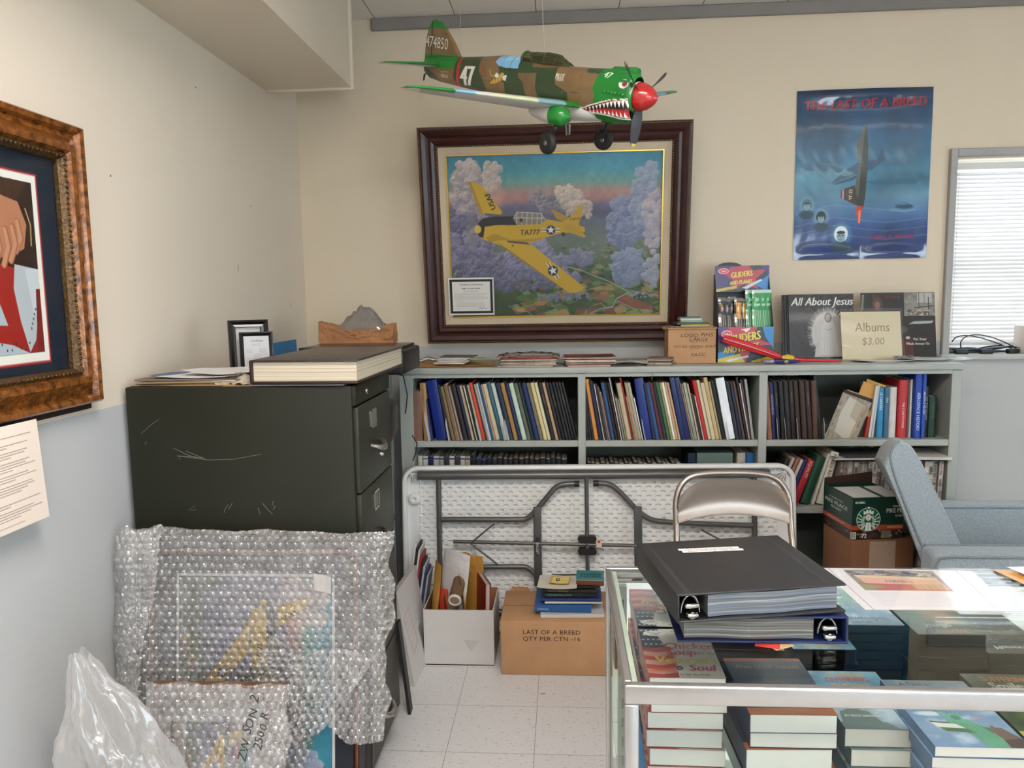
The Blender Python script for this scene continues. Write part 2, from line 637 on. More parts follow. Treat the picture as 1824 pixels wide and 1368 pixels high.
# ------------------------------------------------------------------ the room
WL, WR, YB, YF, ZC = -1.37, 5.0, 4.03, -3.2, 2.975
def wall_mat(name, zline, top='#dbcbb2', low='#bab9b6'):
    """two-tone painted wall: cream above, grey below a level line"""
    m = bpy.data.materials.new(name)
    m.use_nodes = True
    nt = m.node_tree
    b = nt.nodes['Principled BSDF']
    b.inputs['Roughness'].default_value = .5
    b.inputs['Specular IOR Level'].default_value = .35
    g = nt.nodes.new('ShaderNodeNewGeometry')
    sp = nt.nodes.new('ShaderNodeSeparateXYZ')
    nt.links.new(g.outputs['Position'], sp.inputs[0])
    gt = nt.nodes.new('ShaderNodeMath')
    gt.operation = 'GREATER_THAN'
    gt.inputs[1].default_value = zline
    nt.links.new(sp.outputs['Z'], gt.inputs[0])
    mx = nt.nodes.new('ShaderNodeMix')
    mx.data_type = 'RGBA'
    nt.links.new(gt.outputs[0], mx.inputs[0])
    mx.inputs[6].default_value = (*lin(hx(low)), 1)
    mx.inputs[7].default_value = (*lin(hx(top)), 1)
    n = nt.nodes.new('ShaderNodeTexNoise')
    n.inputs['Scale'].default_value = 3.0
    n.inputs['Detail'].default_value = 4
    nt.links.new(g.outputs['Position'], n.inputs['Vector'])
    mr = nt.nodes.new('ShaderNodeMapRange')
    mr.inputs[3].default_value = .96
    mr.inputs[4].default_value = 1.03
    nt.links.new(n.outputs['Fac'], mr.inputs[0])
    mm = nt.nodes.new('ShaderNodeMix')
    mm.data_type = 'RGBA'
    mm.blend_type = 'MULTIPLY'
    mm.inputs[0].default_value = 1
    nt.links.new(mx.outputs[2], mm.inputs[6])
    nt.links.new(mr.outputs[0], mm.inputs[7])
    nt.links.new(mm.outputs[2], b.inputs['Base Color'])
    n2 = nt.nodes.new('ShaderNodeTexNoise')
    n2.inputs['Scale'].default_value = 220
    nt.links.new(g.outputs['Position'], n2.inputs['Vector'])
    bp = nt.nodes.new('ShaderNodeBump')
    bp.inputs['Strength'].default_value = .12
    bp.inputs['Distance'].default_value = .002
    nt.links.new(n2.outputs['Fac'], bp.inputs['Height'])
    nt.links.new(bp.outputs['Normal'], b.inputs['Normal'])
    return m
WMB = wall_mat('wall_paint_back', 1.303)
WML = wall_mat('wall_paint_side_lit', 1.247, '#e2d6c4', '#bfc0c0')  # same paint as the back wall, its brighter light mixed into the tint
# floor: 12 inch vinyl tiles with flecks
def floor_mat():
    m = bpy.data.materials.new('vinyl_tile')
    m.use_nodes = True
    nt = m.node_tree
    b = nt.nodes['Principled BSDF']
    b.inputs['Roughness'].default_value = .38
    g = nt.nodes.new('ShaderNodeNewGeometry')
    mp = nt.nodes.new('ShaderNodeMapping')
    mp.inputs['Location'].default_value = (.415, -.02, 0)
    nt.links.new(g.outputs['Position'], mp.inputs[0])
    br = nt.nodes.new('ShaderNodeTexBrick')
    br.offset = 0
    br.inputs['Scale'].default_value = 1
    br.inputs['Brick Width'].default_value = .305
    br.inputs['Row Height'].default_value = .305
    br.inputs['Mortar Size'].default_value = .0012
    br.inputs['Color1'].default_value = (*lin(hx('#d4d1cf')), 1)
    br.inputs['Color2'].default_value = (*lin(hx('#d0cdcb')), 1)
    br.inputs['Mortar'].default_value = (*lin(hx('#8f8a86')), 1)
    nt.links.new(mp.outputs[0], br.inputs['Vector'])
    mp2 = nt.nodes.new('ShaderNodeMapping')
    mp2.inputs['Scale'].default_value = (55, 130, 1)
    nt.links.new(g.outputs['Position'], mp2.inputs[0])
    n = nt.nodes.new('ShaderNodeTexNoise')
    n.inputs['Scale'].default_value = 1
    n.inputs['Detail'].default_value = 2
    nt.links.new(mp2.outputs[0], n.inputs['Vector'])
    r = nt.nodes.new('ShaderNodeValToRGB')
    e = r.color_ramp.elements
    e[0].position, e[0].color = .305, (.42, .39, .36, 1)
    e[1].position, e[1].color = .375, (1, 1, 1, 1)
    e2 = r.color_ramp.elements.new(.66)
    e2.color = (1, 1, 1, 1)
    e3 = r.color_ramp.elements.new(.72)
    e3.color = (.68, .66, .64, 1)
    nt.links.new(n.outputs['Fac'], r.inputs[0])
    mm = nt.nodes.new('ShaderNodeMix')
    mm.data_type = 'RGBA'
    mm.blend_type = 'MULTIPLY'
    mm.inputs[0].default_value = .75
    nt.links.new(br.outputs['Color'], mm.inputs[6])
    nt.links.new(r.outputs[0], mm.inputs[7])
    nt.links.new(mm.outputs[2], b.inputs['Base Color'])
    return m
struct(MB().box(WL - .15, YF - .15, -.12, WR + .15, YB + .25, 0).build('floor', floor_mat()))
# ceiling: white lay-in tiles with thin joints, cut out round the lamps
def ceil_mat():
    m = bpy.data.materials.new('ceiling_tile')
    m.use_nodes = True
    nt = m.node_tree
    b = nt.nodes['Principled BSDF']
    b.inputs['Roughness'].default_value = .9
    g = nt.nodes.new('ShaderNodeNewGeometry')
    mp = nt.nodes.new('ShaderNodeMapping')
    mp.inputs['Location'].default_value = (.12, .1, 0)
    nt.links.new(g.outputs['Position'], mp.inputs[0])
    br = nt.nodes.new('ShaderNodeTexBrick')
    br.offset = 0
    br.inputs['Scale'].default_value = 1
    br.inputs['Brick Width'].default_value = .41
    br.inputs['Row Height'].default_value = 1.22
    br.inputs['Mortar Size'].default_value = .0022
    br.inputs['Color1'].default_value = (*lin(hx('#e4ddd6')), 1)
    br.inputs['Color2'].default_value = (*lin(hx('#dfd9d2')), 1)
    br.inputs['Mortar'].default_value = (*lin(hx('#5d5955')), 1)
    nt.links.new(mp.outputs[0], br.inputs['Vector'])
    nt.links.new(br.outputs['Color'], b.inputs['Base Color'])
    return m
struct(MB().box(WL - .15, YF - .15, ZC, WR + .15, YB + .25, ZC + .12).build('ceiling', ceil_mat()))
struct(MB().box(WL - .15, YF - .15, 0, WL, YB + .2, ZC).build('wall_left', WML))
# right wall with a window that lights the room from the side
def wall_with_hole(name, mat, a0, a1, hole, t0, t1, axis):
    h0, h1, z0, z1 = hole
    m = MB()
    for (p0, p1, q0, q1) in ((a0, h0, 0, ZC), (h1, a1, 0, ZC), (h0, h1, 0, z0), (h0, h1, z1, ZC)):
        if axis == 'x':
            m.box(p0, t0, q0, p1, t1, q1)
        else:
            m.box(t0, p0, q0, t1, p1, q1)
    return struct(m.build(name, mat))
wall_with_hole('wall_back', WMB, WL - .15, WR + .15, (1.95, 3.15, 1.232, 2.215), YB, YB + .2, 'x')
wall_with_hole('wall_right', WMB, YF - .15, YB + .2, (-1.6, .8, .95, 2.25), WR, WR + .15, 'y')
wall_with_hole('wall_front', WMB, WL - .15, WR + .15, (.6, 3.4, .95, 2.3), YF - .15, YF, 'x')
# crown trim and soffit
TR = mt('grey_trim', '#857e79', .5, var=.05)
struct(MB().bbox(-.96, YB - .022, 2.915, WR, YB, ZC, .004, 1).build('trim_1', TR))
SOF = mt('soffit_paint', '#d8cbb8', .45, var=.03, vscale=2, bump=.15, bscale=200)
struct(MB().box(WL, YF, 2.53, -.965, 3.60, ZC).box(WL, 3.6, 2.52, -.952, 3.615, ZC).build('ceiling_soffit', SOF))
m = MB()
m.prism([(-.965, 2.925), (-.93, 2.935), (-.915, ZC), (-.965, ZC)], YF, 3.60)
struct(m.build('trim_2', TR))
# window on the back wall
FR = mt('window_paint', '#a3a09c', .5, var=.04)
w = thing('window_1', 'grey painted window frame with white blinds behind a cluttered sill', 'window')
struct(w)
m = MB()
m.bbox(1.918, 4.005, 1.20, 1.952, 4.045, 2.25, .003, 1)
m.bbox(3.148, 4.005, 1.20, 3.182, 4.045, 2.25, .003, 1)
m.bbox(1.952, 4.005, 2.213, 3.148, 4.045, 2.25, .003, 1)
m.build('window_frame', FR, w)
MB().bbox(1.905, 3.985, 1.205, 3.20, 4.20, 1.234, .005, 2).build('window_sill', mt('sill_paint', '#b4b2ae', .45, var=.06), w)
m = MB()
for (a, b, c, d) in ((1.95, 1.99, 1.234, 2.215), (3.11, 3.15, 1.234, 2.215), (1.99, 3.11, 2.18, 2.215), (1.99, 3.11, 1.234, 1.27), (1.99, 3.11, 1.69, 1.73)):
    m.box(a, 4.17, c, b, 4.20, d)
m.build('sash', mt('sash_white', '#dcdcd8', .4), w)
MB().box(1.99, 4.183, 1.27, 3.11, 4.187, 2.18).build('pane', mglass('window_glass', '#f4fbff', .8), w)
# unseen blocks added outside to keep daylight off the lower blinds
struct(MB().box(2.02, 4.75, 0, 2.60, 4.95, 1.78).box(1.7, 5.6, 0, 3.6, 5.8, 1.5).build('blind_light_block', mt('light_block_grey', '#8f8d88', .9, var=.1)))
# blinds
def blind(name, label, x0, x1, z0, z1, y, M=None, group=None):
    t = thing(name, label, 'blinds', M, group)
    slat = bpy.data.materials.get('blind_slat')
    if slat is None:
        slat = bpy.data.materials.new('blind_slat')
        slat.use_nodes = True
        nt = slat.node_tree
        nt.nodes.clear()
        out = nt.nodes.new('ShaderNodeOutputMaterial')
        d1 = nt.nodes.new('ShaderNodeBsdfDiffuse')
        d1.inputs[0].default_value = (.72, .69, .67, 1)
        d2 = nt.nodes.new('ShaderNodeBsdfTranslucent')
        d2.inputs[0].default_value = (.80, .78, .76, 1)
        mx = nt.nodes.new('ShaderNodeMixShader')
        mx.inputs[0].default_value = .075
        nt.links.new(d1.outputs[0], mx.inputs[1])
        nt.links.new(d2.outputs[0], mx.inputs[2])
        nt.links.new(mx.outputs[0], out.inputs[0])
    hw = .0125
    m = MB()
    n = int((z1 - z0) / .0205)
    for i in range(n):
        z = z0 + .015 + i * .0205
        top = z > z0 + .62 * (z1 - z0)
        ang = math.radians(62)
        sag = [(-1, 0), (-.5, .0018), (0, .0025), (.5, .0018), (1, 0)]
        pts = [(y + u * hw * math.cos(ang) - v * math.sin(ang), z + u * hw * math.sin(ang) + v * math.cos(ang)) for u, v in sag]
        vs = [(x, a, b) for x in (x0, x1) for a, b in pts]
        m.add(vs, [(k, k + 1, 6 + k, 5 + k) for k in range(4)], None, True)
    m.build('slats', slat, t)
    MB().bbox(x0, y - .018, z1 - .005, x1, y + .018, z1 + .028, .002, 1).build('head_rail', mt('blind_white', '#dedbd6', .4), t)
    MB().bbox(x0, y - .012, z0 - .012, x1, y + .012, z0 + .004, .003, 2).build('bottom_rail', mt('blind_white'), t)
    for x in (x0 + .035, (x0 + x1) / 2, x1 - .035):
        MB().tube([(x, y - .014, z0 - .01), (x, y - .014, z1)], .0009, 5).build('ladder_cord', mt('cord_white', '#d8d4cc', .7), t)
    return t
blind('window_blind', 'white slatted blinds in the window above the cable tangle', 1.972, 3.13, 1.285, 2.165, 4.115)
# windows of the right and front walls, out of the picture, with blinds half open
def far_window(name, n, x0, x1, z0, z1, M, label):
    w = thing('window_%d' % n, label, 'window', M)
    struct(w)
    m = MB()
    for (a, b, c, d) in ((x0 - .04, x0, z0 - .04, z1 + .04), (x1, x1 + .04, z0 - .04, z1 + .04), (x0, x1, z1, z1 + .04), (x0, x1, z0 - .04, z0)):
        m.box(a, -.02, c, b, .02, d)
    m.build('window_frame', FR, w)
    m = MB()
    nm = 4
    for i in range(nm + 1):
        x = x0 + (x1 - x0) * i / nm
        m.box(x - .02, .08, z0, x + .02, .11, z1)
    m.box(x0, .08, (z0 + z1) / 2 - .02, x1, .11, (z0 + z1) / 2 + .02)
    m.build('sash', mt('sash_white'), w)
    MB().box(x0, .093, z0, x1, .097, z1).build('pane', mglass('window_glass'), w)
far_window('window_2', 2, .6, 3.4, .95, 2.3, lookm((4.0, YF, 0), PI), 'wide window in the wall behind the camera')
far_window('window_3', 3, -.8, 1.6, .95, 2.25, lookm((WR, 0, 0), -PI / 2), 'window in the right hand wall')
# ceiling lamps
EM = [memit('lamp_light_%d' % i, '#fff8f3', L[4]) for i, L in enumerate(LAMPS)]
for i, (x, y, lx, ly, st) in enumerate(LAMPS):
    t = thing('ceiling_light', 'recessed fluorescent ceiling lamp behind the camera, %s' % ('above the filing cabinet side', 'to the right of the display case', 'far back on the left', 'far back on the right')[i], 'ceiling light', lookm((x, y, ZC)))
    m = MB()
    a, b = lx / 2, ly / 2
    for (p0, q0, p1, q1) in ((-a - .03, -b - .03, a + .03, -b), (-a - .03, b, a + .03, b + .03), (-a - .03, -b, -a, b), (a, -b, a + .03, b)):
        m.box(p0, q0, -.03, p1, q1, 0)
    m.build('lamp_frame', mt('lamp_white', '#e8e6e0', .5), t)
    MB().box(-a, -b, -.024, a, b, -.014).build('diffuser', EM[i], t)
# vent register on the soffit face
t = thing('air_vent', 'white louvred air vent on the soffit beside the ceiling trim', 'vent', lookm((-.965, 2.35, 2.76), PI / 2))
MB().bbox(-.22, -.012, -.05, .33, 0, .12, .004, 1).build('vent_frame', mt('vent_white', '#d6d0c4', .45), t)
m = MB()
for i in range(7):
    m.box(-.18, -.018, -.03 + i * .02, .26, -.006, -.024 + i * .02, lookm((0, 0, 0), 0, .1))
m.build('louvre', mt('vent_white'), t)

# old nail holes and scuffs on the left wall
for i, (y, z, h, nm) in enumerate(((2.30, 1.945, .006, 'small dark nail hole on the left wall, nearest the gold frame'), (3.19, 1.70, .028, 'long grey scuff mark on the left wall above the picture frames'), (3.36, 1.975, .005, 'tiny nail hole on the left wall below the soffit'), (3.80, 1.535, .02, 'faint grey scuff on the left wall close to the corner'), (2.90, 2.36, .005, 'tiny nail hole high on the left wall under the soffit'))):
    tag(MB().bbox(-.0006, -.0025, -h / 2, .0006, .0025, h / 2, .0005, 1).build('nail_hole' if h < .01 else 'scuff_mark', mt('hole_dark' if h < .01 else 'scuff_grey', '#4a443c' if h < .01 else '#9c9284', .8), None, lookm((WL + .0004, y, z))), nm, 'wall mark')

# ------------------------------------------------------------------ paintings and pictures
def cloud(cv, cx, cy, rx, ry, dark, light, n=26, seed=1, lift=(-.35, -.45), al=.95):
    """billowing cloud: overlapping puffs broken up by fractal noise, shaded like brushwork"""
    r = random.Random(seed)
    pad = .5 * max(rx, ry)
    x0, y0, x1, y1 = cv._box(cx - rx - pad, cy - ry - pad, cx + rx + pad, cy + ry + pad)
    if x1 - x0 < 3 or y1 - y0 < 3:
        return
    X, Y = np.meshgrid(np.arange(x0, x1) + .5, np.arange(y0, y1) + .5)
    nn = fbm(y1 - y0, x1 - x0, max(3, int((x1 - x0) / 14)), 4, seed)
    n2 = fbm(y1 - y0, x1 - x0, max(3, int((x1 - x0) / 14)), 4, seed + 50)
    s0 = min(rx, ry)
    Xw, Yw = X + (nn - .5) * s0 * .55, Y + (n2 - .5) * s0 * .55
    F = np.full(X.shape, -1.0)
    for k in range(n):
        a, d = r.random() * 2 * PI, r.random() ** .55
        x, y = cx + math.cos(a) * d * rx * .85, cy + math.sin(a) * d * ry * .85
        q_ = s0 * (.20 + .22 * r.random())
        f = 1 - np.hypot(Xw - x, Yw - y) / q_
        lift_ = .25 * r.random()
        F = np.maximum(F, np.where(f > 0, f + lift_, f))
    gy, gx = np.gradient(F + .5 * nn)
    L = np.clip(.45 + (gx * .5 + gy * .9) * s0 * .085 + (nn - .5) * 1.1 - (Y - cy) / (ry * 4), 0, 1)
    A = np.clip(F * 6 + .7, 0, 1) * al
    c = hx(dark)[None, None] * (1 - L[..., None]) + hx(light)[None, None] * L[..., None]
    m = A[..., None]
    cv.a[y0:y1, x0:x1] = cv.a[y0:y1, x0:x1] * (1 - m) + c * m
def painting_canvas(W=504, H=380):
    cv = Cv(W, H)
    def q(x, y):
        t = (y - 250) / 940
        xl, xr = 188 + 27 * t, 1448 - 8 * t
        u = (x - xl) / (xr - xl)
        yt, yb = 262 - 40 * u, 1195 - 15 * u
        return u * W, (y - yt) / (yb - yt) * H
    def Q(*p):
        return [q(*a) for a in p]
    k = W / 1255
    # sky bands
    stops = [(0, '#2f86a6'), (.10, '#3f97a8'), (.17, '#6b9d93'), (.22, '#b08a80'), (.27, '#b98078'), (.31, '#75688a'), (.36, '#5f6078'), (.42, '#6f7480'), (.55, '#6c7a6a'), (.75, '#4c5f3c'), (1, '#3d4f30')]
    v = np.linspace(0, 1, H)
    for c in range(3):
        cv.a[:, :, c] = np.interp(v, [s[0] for s in stops], [hx(s[1])[c] for s in stops])[:, None]
    n = fbm(H, W, 6, 4, 3)
    cv.a = np.clip(cv.a * (1 + (n[..., None] - .5) * .22), 0, 1)
    # fields
    r = random.Random(4)
    cols = ['#5a7a3c', '#3c5a34', '#7a9048', '#a07848', '#8a5a3c', '#40603a', '#6a8a50', '#b08a58', '#4a5a3c', '#94624a', '#2f4a2c', '#8a9a60']
    for i in range(420):
        d = r.random() ** .7
        y = 720 + d * 460
        s = 5 + (y - 700) * .075
        x = 560 + r.random() * 900
        sh = .4 + .3 * r.random()
        cv.poly(Q((x, y), (x + s * 1.7, y - s * sh), (x + s * 2.4, y + s * .35), (x + s * .8, y + s * .8)), cols[r.randrange(12)], .5 + .35 * min(1, d + .2))
    for i in range(110):
        x, y = 880 + r.random() * 460, 740 + r.random() * 110
        cv.line(Q((x, y), (x + 8 + r.random() * 22, y + (r.random() - .5) * 6)), .8, '#b8b8a8', .5)
    cv.poly(Q((1190, 1075), (1250, 1065), (1405, 1135), (1400, 1150), (1290, 1150), (1200, 1115)), '#95543c', .9)
    cv.poly(Q((1360, 970), (1440, 962), (1440, 1000), (1370, 990)), '#8a4a38', .9)
    cv.poly(Q((590, 1140), (640, 1140), (650, 1165), (600, 1165)), '#c8962c', .9)
    cv.poly(Q((700, 1105), (785, 1098), (760, 1128), (705, 1125)), '#b8804a', .9)
    for x0 in (950, 1020, 1120):
        cv.poly(Q((x0, 1150), (x0 + 60, 1140), (x0 + 50, 1178), (x0 - 8, 1180)), '#8a4a3c', .8)
    cv.poly(Q((1075, 985), (1165, 998), (1175, 1040), (1020, 1025), (1140, 1005)), '#a08a4c', .8)
    river = Q((890, 892), (980, 915), (1060, 950), (1150, 985), (1230, 1030), (1260, 1050), (1190, 1085), (1165, 1135), (1090, 1150), (1020, 1185))
    cv.line(river, 2.4, '#9aa6aa', .9)
    cv.line(Q((1240, 1030), (1330, 1050), (1440, 1070)), 1.6, '#9aa6a6', .8)
    cv.line(Q((1190, 1100), (1290, 1150), (1400, 1165)), 1.4, '#a8b0b0', .8)
    cv.line(Q((550, 1130), (600, 1160), (660, 1165), (690, 1190)), 2, '#8aa6a8', .9)
    # clouds
    cloud(cv, *q(330, 470), 120 * k, 190 * k, '#8a7f92', '#c8b8ae', 60, 5)
    cloud(cv, *q(310, 360), 95 * k, 80 * k, '#9a8e98', '#dccabc', 34, 6)
    cloud(cv, *q(455, 380), 60 * k, 100 * k, '#b0a09e', '#e4d2bc', 30, 7)
    cv.ell(*q(480, 480), 45 * k, 60 * k, '#d89a86', .55, .8)
    cloud(cv, *q(260, 700), 110 * k, 150 * k, '#4c4a68', '#7a7696', 45, 8)
    cloud(cv, *q(420, 900), 240 * k, 130 * k, '#5a5874', '#8e88a6', 70, 9)
    cloud(cv, *q(330, 760), 160 * k, 90 * k, '#62607e', '#9a94b0', 40, 22)
    cloud(cv, *q(700, 860), 180 * k, 110 * k, '#65668a', '#a09cb8', 70, 10)
    cloud(cv, *q(640, 990), 220 * k, 60 * k, '#555672', '#7f7f9c', 50, 11)
    cloud(cv, *q(900, 950), 70 * k, 70 * k, '#6a6c8c', '#8e8ca8', 22, 12)
    cloud(cv, *q(820, 510), 170 * k, 75 * k, '#6c6878', '#a39a9e', 50, 13)
    cloud(cv, *q(905, 480), 85 * k, 70 * k, '#a89a92', '#e2cdb0', 40, 14)
    cloud(cv, *q(970, 560), 90 * k, 60 * k, '#b09c92', '#e0c8ac', 34, 15)
    cloud(cv, *q(1230, 640), 110 * k, 150 * k, '#6c7499', '#98a0c0', 70, 16)
    cloud(cv, *q(1360, 480), 90 * k, 220 * k, '#7e8aa8', '#a9b0c4', 80, 17)
    cloud(cv, *q(1400, 620), 60 * k, 200 * k, '#9a98ac', '#cdb4b0', 70, 18)
    cloud(cv, *q(1260, 900), 100 * k, 110 * k, '#6f7a9c', '#95a0bc', 60, 19)
    cloud(cv, *q(1400, 900), 60 * k, 120 * k, '#8a90a8', '#b8b0b8', 40, 20)
    cloud(cv, *q(960, 840), 110 * k, 55 * k, '#70708e', '#9490aa', 30, 21)
    cloud(cv, *q(880, 1075), 190 * k, 30 * k, '#64648a', '#8a8aac', 40, 23)
    cloud(cv, *q(1330, 1065), 70 * k, 20 * k, '#74749a', '#9a96ae', 16, 24)
    cv.a = np.clip(cv.a * (1 + (fbm(H, W, 40, 3, 9)[..., None] - .5) * .16), 0, 1)
    Ye, Yd = '#d9aa1c', '#a87c14'
    # aeroplane in the picture
    cv.poly(Q((800, 556), (850, 575), (905, 605), (925, 640), (870, 630), (830, 610)), '#c2951e')
    cv.poly(Q((315, 405), (345, 403), (398, 425), (440, 480), (515, 575), (505, 590), (400, 580), (385, 590)), Ye)
    cv.poly(Q((315, 405), (330, 404), (400, 575), (385, 590)), '#b98c18')
    cv.text('USAF', *q(478, 556), 44 * k, '#28221a', math.radians(112), 1.05, 0, .03)
    cv.ell(*q(330, 690), 34 * k, 120 * k, '#9a9070', .25, .5)
    cv.poly(Q((395, 615), (470, 600), (600, 598), (770, 615), (870, 632), (1000, 660), (1000, 690), (860, 695), (800, 712), (690, 750), (540, 775), (500, 770), (440, 745), (390, 730), (362, 690), (370, 640)), Ye)
    cv.poly(Q((430, 745), (690, 748), (780, 715), (700, 730), (560, 735), (470, 700), (420, 720)), Yd, .6)
    cv.poly(Q((370, 640), (395, 612), (470, 600), (590, 598), (600, 650), (480, 650), (410, 660), (400, 725), (375, 718), (362, 680)), '#22242c')
    cv.ell(*q(368, 675), 21 * k, 24 * k, '#e2b838')
    cv.poly(Q((575, 610), (600, 575), (650, 572), (740, 582), (770, 620), (740, 645), (600, 648)), '#8a8074')
    for xx in (602, 632, 662, 692, 722, 748):
        cv.line(Q((xx, 578), (xx - 4, 645)), 1.2, '#d9d2c0')
    cv.line(Q((585, 606), (600, 574), (740, 582), (765, 615)), 1.2, '#e2dccb')
    cv.line(Q((590, 607), (755, 610)), 1.2, '#e2dccb')
    cv.ell(*q(625, 622), 10 * k, 12 * k, '#5c2a24')
    cv.text('TA777', *q(618, 708), 44 * k, '#2a2018', 0, .95, .1, .02)
    cv.poly(Q((855, 640), (905, 610), (940, 575), (968, 535), (985, 533), (988, 560), (965, 640), (968, 665), (1005, 715), (995, 722), (900, 690), (862, 660)), Ye)
    cv.poly(Q((862, 655), (900, 640), (968, 662), (1003, 715), (995, 722), (905, 692)), '#cfa21c')
    cv.text('5 8777', *q(912, 622), 20 * k, '#2a2018', 0, 1.0, .1)
    cv.ell(*q(873, 703), 11 * k, 12 * k, '#3a3430')
    cv.poly(Q((470, 740), (540, 738), (690, 765), (1000, 1020), (985, 1036), (940, 1052), (905, 1050), (700, 900), (560, 800)), Ye)
    cv.poly(Q((470, 740), (560, 800), (700, 900), (905, 1050), (890, 1040), (640, 870), (500, 770)), Yd, .8)
    cv.poly(Q((540, 740), (660, 750), (680, 765), (548, 752)), '#57504a')
    def star(cx, cy, R, ang):
        ca, sa = math.cos(ang), math.sin(ang)
        def rr(u, w_):
            return q(cx + u * ca - w_ * sa, cy + u * sa + w_ * ca)
        cv.poly([rr(-R * 1.9, -R * .35), rr(R * 1.9, -R * .35), rr(R * 1.9, R * .35), rr(-R * 1.9, R * .35)], '#e2dccf')
        cv.poly([rr(-R * 1.9, -R * .12), rr(R * 1.9, -R * .12), rr(R * 1.9, R * .12), rr(-R * 1.9, R * .12)], '#8c4038')
        cv.poly([rr(R * math.cos(t), R * math.sin(t)) for t in np.linspace(0, 2 * PI, 20, False)], '#22355c')
        cv.poly([rr((R * .92 if i % 2 == 0 else R * .37) * math.sin(i * PI / 5), -(R * .92 if i % 2 == 0 else R * .37) * math.cos(i * PI / 5)) for i in range(10)], '#f0ece0')
    star(800, 678, 27, 0)
    star(812, 918, 30, math.radians(58))
    cv.a = np.clip((cv.a * .86 + cv.a.mean(axis=2, keepdims=True) * .14) * .93, 0, 1)
    cv.ell(*q(575, 770), 6 * k, 5 * k, '#50402a')
    return cv
PCV = painting_canvas()
def fcol(nm, c, rough=.35, var=.15, **k):
    return mt(nm, c, rough, var=var, **k)

# big framed painting on the back wall
T = math.atan2(.155, 1.06)
pic = thing('framed_painting', 'large framed painting of a yellow propeller aeroplane over clouds, dark red frame', 'painting', lookm((-.037, 3.985, 1.325), 0, T))
PW, PH = 1.335, 1.075
frame_mesh(PW, PH, [(0, -.03), (0, .02), (.006, .032), (.022, .040), (.040, .030), (.052, .020), (.066, .026), (.080, .018), (.093, .004), (.096, -.008)]).build('frame', mt('mahogany', '#35120d', .38, var=.3, vscale=14, coat=.1), pic)
bead_row(PW, PH, .010, .034, .011, .0042).build('bead_trim', mt('old_gold', '#7d6a48', .4, .5), pic)
bead_row(PW, PH, .090, .008, .012, .0042).build('bead_trim', mt('old_gold'), pic)
frame_mesh(PW, PH, [(.095, -.004), (.130, -.010), (.132, -.012)]).build('liner', mt('linen', '#c9b79c', .9, var=.05, bump=.4, bscale=500), pic)
frame_mesh(PW, PH, [(.131, -.012), (.131, -.004), (.137, -.004), (.138, -.013)]).build('gilt_fillet', mt('gilt', '#c9a548', .3, .7), pic)
cw, ch = PW - 2 * .137, PH - 2 * .137
f0 = upright(cw, ch, 0, .014)
link('canvas', cmesh('canvas', PCV, lambda U, V: (f0(U, V)[0], f0(U, V)[1], f0(U, V)[2] + .137)), mcol('oil_paint', .45, bump=.25, bscale=160), pic)
# certificate tucked in the corner
cc = Cv(150, 118, '#dddad2')
for i in range(26):
    for yy in (9, 109):
        cc.ell(8 + i * 5.4, yy, 3.6, 3.6, '#1c1c1e')
for i in range(19):
    for xx in (8, 142):
        cc.ell(xx, 10 + i * 5.4, 3.6, 3.6, '#1c1c1e')
cc.rect(8, 8, 142, 13, '#1c1c1e'); cc.rect(8, 105, 142, 110, '#1c1c1e'); cc.rect(8, 8, 13, 110, '#1c1c1e'); cc.rect(137, 8, 142, 110, '#1c1c1e')
cc.text('Certificate of Authenticity', 75, 24, 8, '#3c3838', 0, .9, .35, align='c')
cc.text('SPIRIT OF THE TEXAN', 75, 36, 6, '#4a4444', 0, 1, 0, .03, align='c')
cc.scribble(50, 39, 100, 46, 2, '#6a6666', 3)
cc.scribble(20, 48, 130, 72, 6, '#6a6666', 4)
cc.scribble(26, 76, 124, 92, 4, '#6a6666', 5)
cc.line([(98, 97), (104, 93), (108, 99), (114, 94), (124, 98)], 1, '#3a3838')
ct = lookm((-.037, 3.985, 1.325), 0, T) @ lookm((-.432, -.004, .146))
f1 = upright(.235, .193, .002)
tag(link('certificate', cmesh('certificate', cc, f1), mcol('paper_print', .55), None, ct), 'white certificate with scalloped black border tucked in the painting lower left corner', 'certificate')

# framed flag picture on the left wall
lp = thing('framed_picture', 'gold brown ornate frame on the left wall, hand holding red and white cloth, navy mat', 'picture', lookm((-1.362, 1.56, 1.28), PI / 2))
LPW, LPH = 1.10, .765
BR = mt('burl_gilt', '#7d4a1c', .22, .25, var=.75, vscale=45, bump=.5, bscale=60, coat=.3)
frame_mesh(LPW, LPH, [(0, .0), (0, .030), (.006, .040), (.018, .036), (.026, .022), (.040, .028), (.062, .048), (.078, .046), (.084, .034)]).build('frame', BR, lp)
MB().box(-LPW / 2 + .012, -.004, -.02, LPW / 2 - .01, .006, .0).build('frame_back', mt('dark_brown', '#2a1810', .5), lp)
frame_mesh(LPW, LPH, [(.084, .034), (.092, .038), (.103, .022), (.104, .010)]).build('inner_trim', mt('antique_gold', '#5c4426', .35, .5, var=.6, vscale=120, bump=.9, bscale=150), lp)
# carved leaf row
m = MB()
aw, ah = LPW / 2 - .094, LPH
for (n, fx) in ((28, None),):
    for i in range(60):
        x = -aw + 2 * aw * i / 59
        for z in (.094, LPH - .094):
            m.lathe([(0, .0), (.006, .002), (.0, .006)], 6, lookm((x, -.036, z), 0, PI / 2))
    for i in range(40):
        z = .1 + (LPH - .2) * i / 39
        for x in (-aw, aw):
            m.lathe([(0, .0), (.006, .002), (.0, .006)], 6, lookm((x, -.036, z), 0, PI / 2))
m.build('leaf_carving', mt('antique_gold'), lp)
